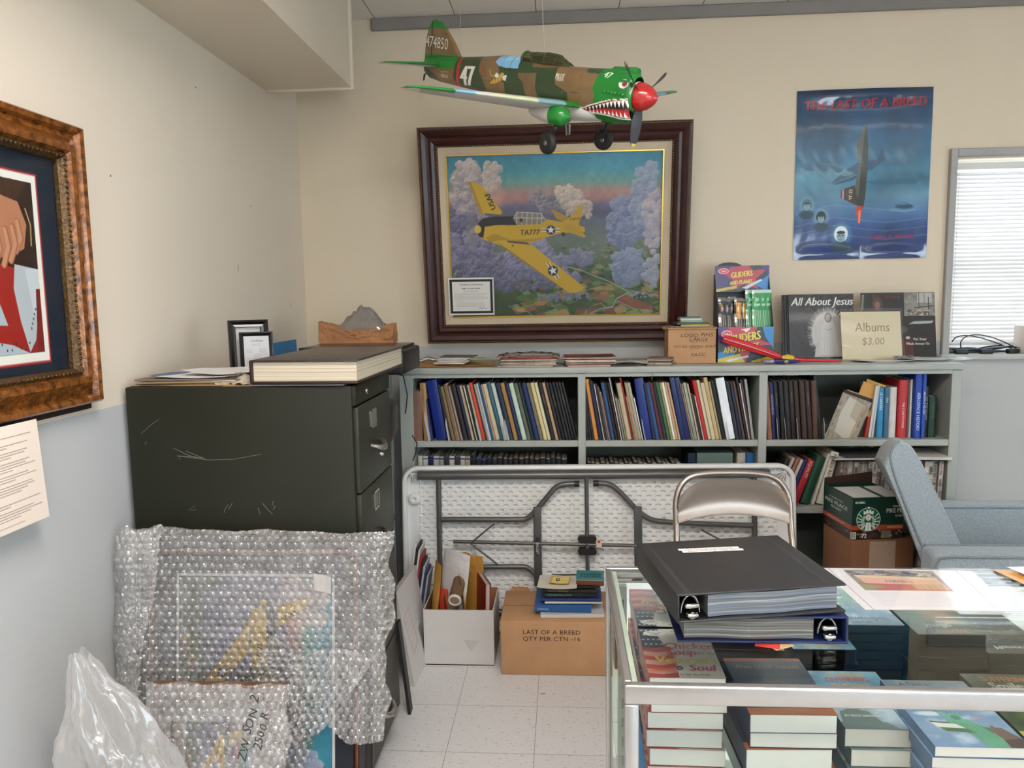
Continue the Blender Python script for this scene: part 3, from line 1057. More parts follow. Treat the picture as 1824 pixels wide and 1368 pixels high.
# mat, print: y(world) 1.11..2.01 -> local x ; canvas over whole opening
LW_, LH_ = LPW - .206, LPH - .206
S = 620
lc = Cv(int(LW_ * S), int(LH_ * S), '#1f2738')
def L2(y, z):          # world wall y, z -> canvas px
    return ((y - 1.56 + LW_ / 2) * S, (LH_ - (z - 1.28 - .103)) * S)
def LR(y0, z0, y1, z1, c):
    a, b = L2(y0, z1), L2(y1, z0)
    lc.rect(a[0], a[1], b[0], b[1], c)
lc.noise(.12, 90, 3)
LR(1.20, 1.408, 1.938, 1.893, '#8a2c34')
LR(1.204, 1.412, 1.934, 1.889, '#d8605c')
LR(1.207, 1.415, 1.931, 1.886, '#f2ece4')
LR(1.225, 1.438, 1.915, 1.868, '#2a1614')
def LP(pts, c, al=1):
    lc.poly([L2(*p) for p in pts], c, al)
LP([(1.45, 1.868), (1.915, 1.868), (1.915, 1.66), (1.78, 1.62), (1.5, 1.75)], '#33201a')
LP([(1.84, 1.80), (1.90, 1.868), (1.62, 1.868), (1.70, 1.80)], '#4a2c1e')
for i in range(9):
    a = L2(1.60 + i * .03, 1.868)
    b = L2(1.70 + i * .02, 1.72)
    lc.line([a, b], 2, '#241310', .5)
LP([(1.225, 1.66), (1.78, 1.66), (1.89, 1.64), (1.915, 1.44), (1.225, 1.438)], '#a02620')
LP([(1.83, 1.66), (1.915, 1.65), (1.915, 1.60), (1.885, 1.47), (1.86, 1.44), (1.835, 1.52), (1.82, 1.60)], '#b9bcc4')
LP([(1.865, 1.65), (1.915, 1.65), (1.912, 1.52), (1.885, 1.54)], '#cfd2da', .8)
LP([(1.90, 1.60), (1.915, 1.60), (1.915, 1.44), (1.888, 1.44)], '#7c2422')
LP([(1.225, 1.62), (1.74, 1.60), (1.77, 1.56), (1.79, 1.51), (1.225, 1.54)], '#aebac6')
LP([(1.225, 1.478), (1.70, 1.48), (1.80, 1.462), (1.86, 1.438), (1.225, 1.438)], '#b4bcc6')
for i in range(12):
    x, z = 1.7 + .02 * i * .8, 1.455 + .01 * math.sin(i * 2)
    lc.ell(*L2(x, z), 1.5, 2, '#23283c')
for i in range(5):
    lc.ell(*L2(1.872 + .005 * i, 1.50 + .012 * i), 1.6, 2.2, '#3c4050')
# hand: palm and five curled fingers
SK = '#b87a5c'
LP([(1.70, 1.79), (1.80, 1.825), (1.86, 1.815), (1.885, 1.76), (1.87, 1.70), (1.80, 1.67), (1.74, 1.69), (1.68, 1.72)], SK)
for i, (x, z, L_) in enumerate(((1.865, 1.735, .07), (1.845, 1.72, .085), (1.82, 1.712, .09), (1.79, 1.705, .08), (1.765, 1.74, .07))):
    lc.line([L2(x - .012, z + .03), L2(x - .004, z - .01), L2(x - .025, z - L_ * .6)], 12, '#a5664a')
    lc.line([L2(x - .014, z + .03), L2(x - .006, z - .01), L2(x - .026, z - L_ * .6)], 8, '#c88c6c')
lc.line([L2(1.885, 1.80), L2(1.90, 1.76), L2(1.897, 1.71)], 2.5, '#c8ac70')
MBk = upright(LW_, LH_, 0, -.008)
link('print', cmesh('print', lc, lambda U, V: (MBk(U, V)[0], MBk(U, V)[1], MBk(U, V)[2] + .103)), mcol('framed_print', .3), lp)
MB().box(-LW_ / 2 - .004, -.014, .099, LW_ / 2 + .004, -.012, LPH - .099).build('glass', mglass('picture_glass', '#fbfdfc', .22, .02), lp)
# typed sheet taped below it
pc = Cv(190, 170, '#ecdccd')
y = 18
rr = random.Random(5)
for para in (2, 2, 3, 4, 3, 4, 1, 2, 4):
    for i in range(para):
        pc.scribble(8, y, 178 if i < para - 1 else 90 + rr.random() * 60, y + 3.6, 1, '#4a403a', int(y), .8, 1.0)
        y += 4.2
    y += 3.6
pc.line([(60, 160), (140, 160)], .8, '#5a504a', .7)
fpaper = upright(.34, .252, .006)
tag(link('typed_sheet', cmesh('typed_sheet', pc, fpaper), mcol('paper_print'), None, lookm((-1.312, 1.65, 1.022), PI / 2, -.05)), 'typed cream sheet of paper hanging below the gold framed picture on the left wall', 'paper')

# glossy poster
def poster_canvas():
    W, H = 330, 412
    cv = Cv(W, H)
    st = [(0, '#0e2c4e'), (.1, '#15446a'), (.28, '#1c5a80'), (.42, '#2c7598'), (.52, '#4487a4'), (.62, '#5c8ca8'), (.72, '#4a6f98'), (.82, '#2c4c80'), (1, '#16306a')]
    v = np.linspace(0, 1, H)
    for c in range(3):
        cv.a[:, :, c] = np.interp(v, [s[0] for s in st], [hx(s[1])[c] for s in st])[:, None]
    n = fbm(H, W, 3, 5, 31)
    n2 = fbm(H, W // 4, 2, 4, 8).repeat(5, 1)[:, :W]
    cv.a = np.clip(cv.a * (1 + (n[..., None] - .5) * .5 + (n2[..., None] - .5) * .35), 0, 1)
    def q(x, y):   # crop coords of the photo -> canvas
        return (x - 75 + (y - 50) * .026) / 640 * W, (y - 52) / 800 * H
    Q = lambda *p: [q(*a) for a in p]
    cv.ell(*q(200, 470), 60, 30, '#7fb0c0', .35, .9)
    cv.ell(*q(600, 560), 50, 30, '#7fa8bc', .3, .9)
    for yy in (600, 660, 700, 740):
        cv.line(Q((70, yy + 30), (250, yy - 10), (500, yy + 20), (690, yy)), 3, '#9aaecb', .25)
    # faint twin jet behind
    cv.poly(Q((235, 490), (300, 430), (360, 395), (450, 380), (500, 375), (430, 430), (330, 480), (260, 495)), '#28506e', .8)
    cv.poly(Q((100, 420), (180, 395), (300, 420), (280, 440)), '#2a5a7a', .6)
    cv.poly(Q((400, 480), (520, 470), (650, 480), (640, 500), (430, 500)), '#2a6080', .5)
    cv.poly(Q((455, 385), (475, 330), (485, 335), (490, 385)), '#28506e', .8)
    cv.line(Q((240, 490), (330, 460), (420, 430)), 1.5, '#86aeb8', .6)
    cv.ell(*q(310, 445), 18, 6, '#8ab4c0', .4, .5)
    # dark upright jet
    cv.poly(Q((398, 208), (408, 245), (412, 330), (408, 440), (400, 560), (390, 610), (360, 600), (350, 560), (358, 460), (368, 400), (356, 320), (372, 270)), '#3b4444')
    cv.poly(Q((398, 208), (390, 300), (378, 420), (368, 560), (352, 560), (358, 460), (368, 400), (356, 320), (372, 270)), '#59605a')
    cv.poly(Q((350, 500), (285, 520), (282, 556), (355, 595), (362, 560)), '#4a4440')
    cv.poly(Q((285, 520), (292, 518), (290, 560), (282, 556)), '#a03040')
    cv.poly(Q((293, 518), (297, 517), (296, 563), (291, 561)), '#c8c8d0')
    cv.text('YF-22', *q(338, 568), 12, '#cfd0d0', PI / 2, .9, 0, .03)
    cv.ell(*q(318, 545), 2.5, 2.5, '#a02838')
    cv.poly(Q((362, 595), (388, 600), (384, 640), (376, 680), (364, 680), (366, 640), (355, 640)), '#cc4a3c')
    cv.poly(Q((368, 620), (380, 620), (376, 680), (368, 680)), '#f08a70')
    cv.ell(*q(390, 342), 1.8, 1.8, '#702028')
    cv.ell(*q(586, 606), 22, 5, '#1e4a68', .8, .4)
    cv.line(Q((520, 622), (590, 628), (640, 620)), 1.4, '#9fd0c8', .8)
    cv.line(Q((545, 600), (580, 585), (620, 600)), 1.2, '#16384e', .8)
    # three airmen heads, blue toned
    def head(cx, cy, s, helm):
        X, Y = q(cx, cy)
        cv.ell(X, Y, 19 * s, 22 * s, '#8fd0dc', .45, .6)
        cv.ell(X, Y + 24 * s, 20 * s, 12 * s, '#1b4258', .9, .4)
        cv.ell(X, Y - 2 * s, 13 * s, 15 * s, helm)
        cv.ell(X, Y + 3 * s, 8.5 * s, 10.5 * s, '#8aa8b4')
        cv.ell(X - 3 * s, Y + 1 * s, 1.8 * s, 1 * s, '#1a3444'); cv.ell(X + 3.4 * s, Y + 1 * s, 1.8 * s, 1 * s, '#1a3444')
        cv.line([(X, Y + 2 * s), (X - 1 * s, Y + 6 * s)], 1, '#4a6c7c')
        cv.line([(X - 3 * s, Y + 9 * s), (X + 3 * s, Y + 9 * s)], 1.2, '#38566a')
        cv.ell(X, Y - 5 * s, 8 * s, 3 * s, '#1c3444')
    head(122, 590, .95, '#4a6c7c')
    head(190, 650, .95, '#22343e')
    head(285, 735, 1.3, '#dfeef0')
    cv.text('THE LAST OF A BREED', *q(402, 142), 30, '#0c2038', .015, .98, 0, .05, align='c')
    cv.text('THE LAST OF A BREED', *q(398, 140), 30, '#9a2038', .015, .98, 0, .05, align='c')
    cv.text('CAROL D. SECORD', *q(530, 755), 11.5, '#a02248', 0, 1.05, 0, .05, align='c')
    return cv
def fpost(U, V):
    x = (U - .5) * .655
    z = (1 - V) * .83
    y = -.003 - .0016 * np.sin(V * PI * 3) ** 2 - .0012 * np.sin(U * 7 + V * 3) ** 2 - .0002 * np.sin(U * 60 + 9 * np.sin(V * 6)) - .016 * np.exp(-((V - .03) / .05) ** 2) * np.sin(U * PI) - .014 * np.exp(-((V - .97) / .04) ** 2) * np.abs(np.sin(U * 2 * PI))
    return x, y, z
tag(link('poster', cmesh('poster', poster_canvas(), fpost), mcol('glossy_poster', .16, coat=.6, spec=.6), None, lookm((1.5, YB - .001, 1.722))), 'glossy blue poster with an upright jet, on the back wall beside the window', 'poster')

# ------------------------------------------------------------------ model aeroplane
PL = 1.1
PM = Matrix(((0.7797, 0.6153, 0.1163, 0), (-0.5641, 0.7705, -0.2970, 0), (-0.2723, 0.1660, 0.9478, 0), (0, 0, 0, 1)))
def _rot(a, b, c):
    return (Matrix.Rotation(a, 4, 'Z') @ Matrix.Rotation(b, 4, 'Y') @ Matrix.Rotation(c, 4, 'X'))
PM = Matrix.Translation((-.128, 2.826, 2.332)) @ _rot(-.626, .272, .175) @ Matrix.Scale(PL, 4) @ Matrix.Translation((-.5, 0, 0))
air = thing('model_aeroplane', 'large green and brown camouflaged model fighter aeroplane with shark mouth hanging from the ceiling', 'model aeroplane', PM)
_cx = [231.4, 338.5, 450.4, 567.3, 689.6, 817.8, 952.2, 1093.3, 1241.6, 1397.7, 1562.3]
_cy = [364.2, 377.3, 391.0, 405.3, 420.3, 436.0, 452.4, 469.7, 487.8, 506.9, 527.1]
_cz = [1715, 1751, 1789, 1827, 1868, 1911, 1955, 2002, 2051, 2102, 2156]
_ck = [38, 55, 74, 95, 117.5, 142, 169, 198, 231, 266, 305]
def a2m(x, y):      # side view: drawing coordinates -> model (x, z)
    z = 0.0
    for _ in range(3):
        mx = np.interp(x - z * np.interp(x, _cx, _ck), _cx, np.linspace(0, 1, 11))
        z = (np.interp(mx, np.linspace(0, 1, 11), _cy) - y) / np.interp(mx, np.linspace(0, 1, 11), _cz)
    return mx, z
SW, SH = 1200, 420
def s2c(mx, z):
    return mx * SW, (0.20 - z) * SW
def side_canvas(decals):
    cv = Cv(SW, SH, '#7a6140')
    def A(*p):
        return [s2c(*a2m(*q)) for q in p]
    G1, G2 = '#33472a', '#177a2a'
    cv.noise(.10, 30, 2)
    cv.poly(A((260, 300), (340, 300), (470, 315), (480, 325), (470, 380), (380, 385), (330, 372), (262, 372)), G2)
    cv.poly(A((200, 90), (350, 100), (410, 130), (402, 166), (370, 158), (330, 150), (288, 160), (250, 170)), G2)
    cv.poly(A((255, 370), (300, 380), (390, 470), (300, 450), (262, 420)), G1)
    cv.poly(A((470, 320), (606, 310), (612, 400), (640, 470), (640, 540), (480, 510), (455, 430)), G1)
    cv.poly(A((720, 370), (830, 380), (835, 430), (862, 460), (872, 540), (750, 560), (755, 470), (735, 430)), G1)
    cv.poly(A((935, 395), (1040, 370), (1040, 470), (1110, 520), (1110, 620), (950, 600), (930, 490)), G1)
    cv.poly(A((1195, 370), (1300, 370), (1275, 412), (1205, 404)), G1)
    cv.poly(A((828, 270), (905, 275), (895, 330), (905, 375), (1020, 378), (1045, 378), (940, 408), (828, 408)), G1)
    cv.poly(A((1000, 590), (1180, 600), (1250, 615), (1250, 720), (1000, 720)), '#c8c5bd')
    cv.poly(A((1310, 350), (1470, 360), (1560, 440), (1560, 720), (1255, 720), (1248, 600), (1262, 540), (1250, 500), (1268, 430), (1290, 390)), G2)
    cv.poly(A((1255, 640), (1560, 700), (1560, 740), (1240, 740)), '#16702a')
    cv.poly(A((830, 296), (760, 296), (710, 315), (697, 345), (722, 368), (760, 378), (828, 383)), '#7fb4d8')
    cv.poly(A((770, 300), (825, 300), (825, 330), (730, 340)), '#a8cfe6', .7)
    for xx in (738, 785):
        cv.line(A((xx + 10, 297), (xx, 378)), 1.6, '#3c5a5c')
    for ln in (((480, 440), (900, 470)), ((610, 320), (612, 500)), ((1105, 380), (1100, 500), (1160, 600)), ((1160, 500), (1262, 510)), ((880, 410), (885, 510)), ((1180, 420), (1180, 590)), ((270, 330), (330, 345))):
        cv.line(A(*ln), 1, '#4a3f2c', .7)
    if decals:
        cv.poly(A((484, 310), (500, 310), (486, 500), (468, 500)), '#b82a2a')
        x0, y0 = A((497, 478))[0]
        cv.text('47', x0, y0, 108, '#dedbd0', .04, .72, .1, .06)
        x0, y0 = A((1300, 428))[0]
        cv.text('47', x0, y0, 28, '#dfe0d8', -.12, 1.1, .25, .03)
        x0, y0 = A((382, 432))[0]
        cv.text('RESCUE', x0, y0, 18, '#b9b4a6', 0, .72, 0, .03)
        cv.line(A((382, 402), (438, 402)), 2, '#b9b4a6', .7)
        c0 = A((635, 392))[0]
        cv.line([(c0[0] - 8, c0[1]), (c0[0] + 8, c0[1])], 4, '#a8302a')
        cv.line([(c0[0], c0[1] - 9), (c0[0], c0[1] + 9)], 4, '#a8302a')
        cv.line([(c0[0] - 14, c0[1] - 14), (c0[0] + 14, c0[1] - 14), (c0[0] + 14, c0[1] + 20), (c0[0] - 14, c0[1] + 20), (c0[0] - 14, c0[1] - 14)], 1, '#6c3024', .7)
        # winged striped cat emblem, kept plain
        cv.line(A((672, 390), (678, 418), (700, 432)), 4, '#c8a040')
        cv.poly(A((672, 470), (690, 445), (722, 440), (740, 405), (755, 408), (752, 440), (730, 458), (700, 468)), '#c8a040')
        cv.poly(A((700, 425), (712, 405), (728, 420), (720, 440)), '#dfe0e0')
        cv.poly(A((748, 425), (772, 420), (765, 455), (750, 450)), '#dfe0e0')
        for xx in (688, 704, 720, 738):
            cv.line(A((xx, 438), (xx + 6, 462)), 2, '#2a2418')
        x0, y0 = A((1040, 436))[0]
        cv.text('PILOT', x0, y0, 24, '#ddd8cc', .0, .62, 0, .04)
        x0, y0 = A((1042, 449))[0]
        cv.text('OSCAR', x0, y0, 11, '#ddd8cc', .0, 1.0, 0, .03)
        cv.line(A((1128, 516), (1172, 520)), 4, '#4c4030', .8)
        cv.rect(*A((1072, 504))[0], *A((1090, 516))[0], '#23241f')
        cv.rect(*A((1077, 507))[0], *A((1085, 513))[0], '#d8d8d8')
        cv.line(A((780, 405), (782, 425), (790, 425), (790, 405)), 1.4, '#26301e')
        cv.line(A((755, 388), (828, 390)), 3, '#20281c')
        # eye and shark mouth
        cv.ell(*A((1418, 468))[0], 18, 15, '#e8e8e0')
        cv.ell(*A((1424, 468))[0], 10, 9, '#8a2a34')
        cv.poly(A((1395, 440), (1445, 450), (1445, 462), (1425, 455), (1398, 462)), '#177a2a')
        cv.poly(A((1165, 618), (1225, 590), (1290, 572), (1350, 558), (1455, 552), (1460, 680), (1400, 676), (1310, 650), (1225, 634)), '#e8e4dc')
        cv.poly(A((1172, 617), (1230, 596), (1292, 578), (1352, 563), (1452, 558), (1458, 672), (1402, 668), (1312, 642), (1228, 628)), '#7c1c1c')
        cv.poly(A((1190, 615), (1235, 600), (1300, 582), (1356, 569), (1450, 565), (1452, 612), (1380, 612), (1300, 608), (1230, 620)), '#141214')
        cv.poly(A((1205, 622), (1290, 612), (1390, 618), (1452, 630), (1455, 664), (1400, 658), (1310, 634), (1228, 628)), '#b42426')
        for i in range(12):
            t = i / 12
            x = 1205 + t * 245
            yt = np.interp(x, [1190, 1300, 1356, 1450], [612, 583, 569, 563])
            h = 14 + 34 * t
            w_ = 12 + 10 * t
            cv.poly(A((x, yt), (x + w_, yt - 3), (x + w_ * .55, yt + h)), '#f0ede6')
        for i in range(11):
            t = i / 11
            x = 1225 + t * 230
            yb = np.interp(x, [1225, 1312, 1402, 1458], [627, 640, 664, 668])
            h = 12 + 26 * t
            w_ = 12 + 9 * t
            cv.poly(A((x, yb), (x + w_, yb + 3), (x + w_ * .5, yb - h)), '#f0ede6')
    return cv
CVS = side_canvas(True)
CVP = side_canvas(False)
# fuselage loft: x, z top, z bottom, half width
ST = [(.03, .030, -.020, .010), (.06, .034, -.038, .020), (.12, .038, -.046, .028), (.218, .044, -.053, .036), (.33, .053, -.060, .043), (.41, .062, -.064, .046),
      (.46, .066, -.068, .047), (.52, .060, -.072, .048), (.60, .054, -.076, .048), (.70, .050, -.082, .048), (.77, .052, -.088, .048), (.84, .056, -.092, .049),
      (.90, .055, -.092, .048), (.928, .050, -.088, .044), (.936, .040, -.080, .036)]
def fus(nu=300, nv=72):
    xs = np.linspace(ST[0][0], ST[-1][0], nu + 1)
    zt, zb, hw = (np.interp(xs, [s[0] for s in ST], [s[i] for s in ST]) for i in (1, 2, 3))
    k = np.ones(9) / 9
    for a in (zt, zb, hw):
        a[6:-6] = np.convolve(a, k, 'same')[6:-6]
    th = np.linspace(0, 2 * PI, nv + 1)
    X = np.repeat(xs[:, None], nv + 1, 1)
    e = .82
    ct, st_ = np.cos(th), np.sin(th)
    Y = hw[:, None] * (np.sign(ct) * np.abs(ct) ** e)[None, :]
    mid = (zt * .45 + zb * .55)[:, None]
    up = (zt[:, None] - mid)
    dn = (mid - zb[:, None])
    sn = (np.sign(st_) * np.abs(st_) ** e)[None, :]
    Z = mid + np.where(sn > 0, sn * up, sn * dn)
    co = np.stack([X, -Y, Z], -1)
    return co
def vmesh(name, co, colfn, closed_ends=False):
    nu, nv = co.shape[0] - 1, co.shape[1] - 1
    w_ = nv + 1
    i, j = np.meshgrid(np.arange(nv), np.arange(nu))
    a = (j * w_ + i).ravel()
    F = np.stack([a, a + 1, a + w_ + 1, a + w_], 1)
    me = bpy.data.meshes.new(name)
    P_ = co.reshape(-1, 3)
    me.from_pydata(P_.tolist(), [], F.tolist())
    me.polygons.foreach_set('use_smooth', np.ones(len(F), bool))
    c = colfn(P_)
    rgba = np.concatenate([lin(c), np.ones((len(c), 1))], 1).ravel()
    at = me.color_attributes.new('Col', 'FLOAT_COLOR', 'POINT')
    at.data.foreach_set('color', rgba.astype(np.float32))
    return me
def sidecol(P_):
    u = np.clip((P_[:, 0] * SW).astype(int), 0, SW - 1)
    v_ = np.clip(((.20 - P_[:, 2]) * SW).astype(int), 0, SH - 1)
    return np.where((P_[:, 1] < 0.004)[:, None], CVS.a[v_, u], CVP.a[v_, u])
MF = mcol('model_film', .28, coat=.25)
link('fuselage', vmesh('fuselage', fus(900, 260), sidecol), MF, air)
# fin and rudder
finp = [(.218, .035), (.175, .085), (.13, .128), (.105, .147), (.078, .153), (.055, .150), (.040, .128), (.028, .085), (.024, .04), (.022, .0), (.030, -.026), (.05, -.036), (.12, .0)]
def fin_mesh(x0, x1, zlo, zhi, nx=150, nz=150):
    pass
def in_poly(P2, poly):
    X, Y = P2[:, 0], P2[:, 1]
    ins = np.zeros(len(P2), bool)
    n = len(poly)
    for i in range(n):
        ax, ay = poly[i]
        bx, by = poly[(i + 1) % n]
        if ay == by:
            continue
        ins ^= ((ay > Y) != (by > Y)) & (X < (bx - ax) * (Y - ay) / (by - ay) + ax)
    return ins
# left/right fin outline as spans over z
zz = np.linspace(-.036, .153, 90)
le = np.interp(zz, [-.036, 0, .035, .085, .128, .147, .1531], [.06, .14, .218, .178, .135, .108, .080])
te = np.interp(zz, [-.036, -.026, 0, .04, .085, .128, .150, .1531], [.055, .030, .022, .024, .028, .040, .060, .072])
tcv = 0.006
prof_t = np.concatenate([np.linspace(0, 1, 70), np.linspace(1, 0, 70)])
sgn = np.concatenate([-np.ones(70), np.ones(70)])
co = np.zeros((90, 140, 3))
for i in range(90):
    x = te[i] + (le[i] - te[i]) * prof_t
    th = .007 * (1 - .5 * i / 90) * np.sqrt(np.clip(1 - ((prof_t - .75) / .78) ** 2, 0, 1)) * np.clip((1.0 - prof_t) * 12, 0, 1) * np.clip(prof_t * 6 + .15, 0, 1)
    co[i, :, 0] = x
    co[i, :, 1] = sgn * th
    co[i, :, 2] = zz[i]
fin = link('tail_fin', vmesh('tail_fin', co, sidecol), MF, air)
# serial number on the fin (letters lie on its starboard face)
m = MB()
m.text('474850', .052, Matrix.Translation((.036, -.0088, .066)) @ Matrix.Rotation(.05, 4, 'Y'), .72)
m.build('serial_number', mt('decal_white', '#d9d6cc', .4), air)
m = MB().tube([(.066, -.0075, .15), (.064, -.0078, .0)], .0010, 5)
m.build('rudder_hinge', mt('hinge_line', '#2a2a20', .6), air)
# wings
def foil(n=40):
    t = np.linspace(0, 1, n)
    x = .5 * (1 - np.cos(PI * t))
    y = 5 * .17 * (.2969 * np.sqrt(x) - .126 * x - .3516 * x ** 2 + .2843 * x ** 3 - .1036 * x ** 4)
    return x, y
def wing(side, span, chords, xle, z0, dih, colfn, ny=140, inc=.13):
    fx, fy = foil()
    X = np.concatenate([fx[::-1], fx[1:]])
    S_ = np.concatenate([fy[::-1], -fy[1:] * .65])
    up = np.concatenate([np.ones(len(fx)), -np.ones(len(fx) - 1)])
    ys = span * np.sin(np.linspace(0, 1, ny) * PI / 2)
    co = np.zeros((ny, len(X), 3))
    for i, yv in enumerate(ys):
        t = yv / span
        c = np.interp(t, [0, .6, .85, .95, .985, 1.0], chords)
        l = xle - .028 * t - (chords[0] - c) * .28
        co[i, :, 0] = l - X * c
        co[i, :, 1] = side * yv
        co[i, :, 2] = z0 + dih * t + S_ * c * (1 - .25 * t) - (X - .3) * c * inc
    if side < 0:
        co = co[:, ::-1]
        X, up = X[::-1], up[::-1]
    T_ = np.repeat((ys / span)[:, None], len(X), 1).ravel()
    XX = np.repeat(X[None, :], ny, 0).ravel()
    UU = np.repeat(up[None, :], ny, 0).ravel()
    return vmesh('wing', co, lambda P_: colfn(P_, T_, XX, UU))
def wcol(P_, t, x, up):
    n = len(P_)
    c = np.zeros((n, 3)) + hx('#c9c6be')
    G2, G1, Bn = hx('#177a2a'), hx('#33472a'), hx('#7a6140')
    wv = np.sin(t * 17 + 1.3 * np.sin(P_[:, 0] * 30))
    c[(up > 0)] = Bn
    c[(up > 0) & (wv > 0)] = G1
    edge = ((up > 0) & (x < .22)) | ((up <= 0) & (x < .035))
    bl, cr, wh = hx('#7fa9c4'), hx('#cdd0ac'), hx('#c8c6be')
    ec = np.where((t < .16)[:, None], G2, np.where((t < .34)[:, None], hx('#86a6ae'), np.where((t < .62)[:, None], cr, np.where((t < .70)[:, None], wh, np.where((t < .82)[:, None], bl, G2)))))
    c[edge] = ec[edge]
    tip = (t > .80) & ((up > 0) | (x < .10))
    c[tip] = G2
    c[(t > .985)] = G2
    return c
for sd in (-1, 1):
    link('wing', wing(sd, .655, [.235, .165, .125, .095, .06, .012], .77, -.070, .052, wcol), MF, air)
# wing fillet / belly fairing
m = MB()
m.lathe([(0, -.16), (.035, -.12), (.052, -.03), (.054, .05), (.046, .12), (.03, .17), (0, .20)], 28, Matrix.Translation((.66, 0, -.072)) @ Matrix.Rotation(PI / 2, 4, 'Y') @ Matrix.Diagonal((.62, .92, 1, 1)))
m.build('belly_fairing', mt('model_underside', '#c9c6be', .3), air)
def scol(P_, t, x, up):
    c = np.zeros((len(P_), 3)) + hx('#d2d0c6')
    c[(up > 0)] = hx('#177a2a')
    c[(x < .06)] = hx('#177a2a')
    return c
for sd in (-1, 1):
    link('stabiliser', wing(sd, .237, [.115, .095, .075, .058, .038, .008], .135, .008, .0, scol, 60), MF, air)
# canopy: clear hood with frames
def hood(u, v):
    x = .505 + u * .185
    th = PI * v
    h = np.interp(x, [.505, .54, .60, .635, .66, .69], [.026, .028, .032, .030, .018, .000])
    hw_ = np.interp(x, [.505, .60, .66, .69], [.028, .030, .026, .014])
    z0_ = np.interp(x, [.505, .69], [.056, .052])
    return (x, -math.cos(th) * hw_, z0_ - .004 + math.sin(th) * h)
m = MB().grid(hood, 24, 18)
m.build('canopy', mglass('smoky_canopy', '#8f8f66', .9, .03, .35, '#5c5a38'), air)
m = MB()
for u in (0.0, .22, .48, .72, .9):
    m.tube([tuple(Vector(hood(u, v / 14)) * 1.0 + Vector((0, 0, .0006))) for v in range(15)], .0013 if u else .0045, 6)
m.tube([tuple(hood(u / 14, .5)) for u in range(15)], .0012, 6)
for vv in (.22, .78):
    m.tube([tuple(hood(u / 14, vv)) for u in range(15)], .0012, 6)
m.build('canopy_frame', mt('camo_green', '#33472a', .4), air)
m = MB().bbox(.53, -.018, .03, .64, .018, .058, .006, 2)
m.build('cockpit', mt('cockpit_dark', '#3a3a2a', .7), air)
# cowl details
m = MB().lathe([(.040, -.0), (.043, .02), (.037, .0)], 28, Matrix.Translation((.925, 0, -.018)) @ Matrix.Rotation(PI / 2, 4, 'Y'))
m.build('cowl_ring', mt('bright_green', '#177a2a', .25, coat=.3), air)
m = MB()
for sd in (-1, 1):
    for i in range(6):
        m.bbox(.845 + i * .013, sd * .046 - .006, -.012 - i * .0006, .855 + i * .013, sd * .046 + .006, -.001 - i * .0006, .003, 2)
m.build('exhaust_stub', mt('bright_green'), air)
m = MB().lathe([(.012, 0), (.014, .01), (.010, .085), (0, .10)], 16, Matrix.Translation((.93, 0, .052)) @ Matrix.Rotation(-PI / 2, 4, 'Y'))
m.build('air_scoop', mt('bright_green'), air)
# intake face under the spinner
m = MB().lathe([(0, 0), (.026, 0)], 22, Matrix.Translation((.9375, 0, -.052)) @ Matrix.Rotation(PI / 2, 4, 'Y'))
m.build('intake_opening', mt('intake_black', '#0c100c', .8), air)
# spinner and propeller
sp = MB().lathe([(.0385, 0), (.040, .004), (.0395, .016), (.034, .034), (.022, .052), (.009, .063), (0, .066)], 32, Matrix.Translation((.937, 0, -.012)) @ Matrix.Rotation(PI / 2, 4, 'Y')).build('spinner', mt('spinner_red', '#b5201e', .22, coat=.5), air)
MB().lathe([(.0405, -.003), (.0408, .001), (.0400, .002)], 32, Matrix.Translation((.937, 0, -.012)) @ Matrix.Rotation(PI / 2, 4, 'Y')).build('spinner_backplate', mt('backplate_white', '#c8c8c4', .4), air)
for k, a in enumerate((-93, 28, 140)):
    a = math.radians(a)
    Mx = Matrix.Translation((.948, 0, -.012)) @ Matrix.Rotation(a, 4, 'X') @ Matrix.Translation((0, 0, 0))
    def bl(u, v):
        r_ = .030 + u * .108
        wd = np.interp(u, [0, .25, .6, .9, 1], [.008, .014, .015, .011, .005])
        tw = np.interp(u, [0, 1], [1.0, .45])
        s_ = (v - .5) * 2 * wd
        return (s_ * math.sin(tw) * 1.0, r_, s_ * math.cos(tw))
    n0 = MB().grid(bl, 14, 4, Mx @ Matrix.Translation((.0006, 0, 0)))
    n0.grid(bl, 14, 4, Mx @ Matrix.Translation((-.0012, 0, 0)), flip=True)
    b_ = n0.build('propeller_blade', mt('blade_black', '#2b2c30', .4), air)
    def tp(u, v):
        return bl(.93 + u * .075, v)
    n1 = MB().grid(tp, 3, 4, Mx @ Matrix.Translation((.0012, 0, 0)))
    n1.grid(tp, 3, 4, Mx @ Matrix.Translation((-.0018, 0, 0)), flip=True)
    n1.build('blade_tip', mt('tip_yellow', '#c8a83c', .5), b_)
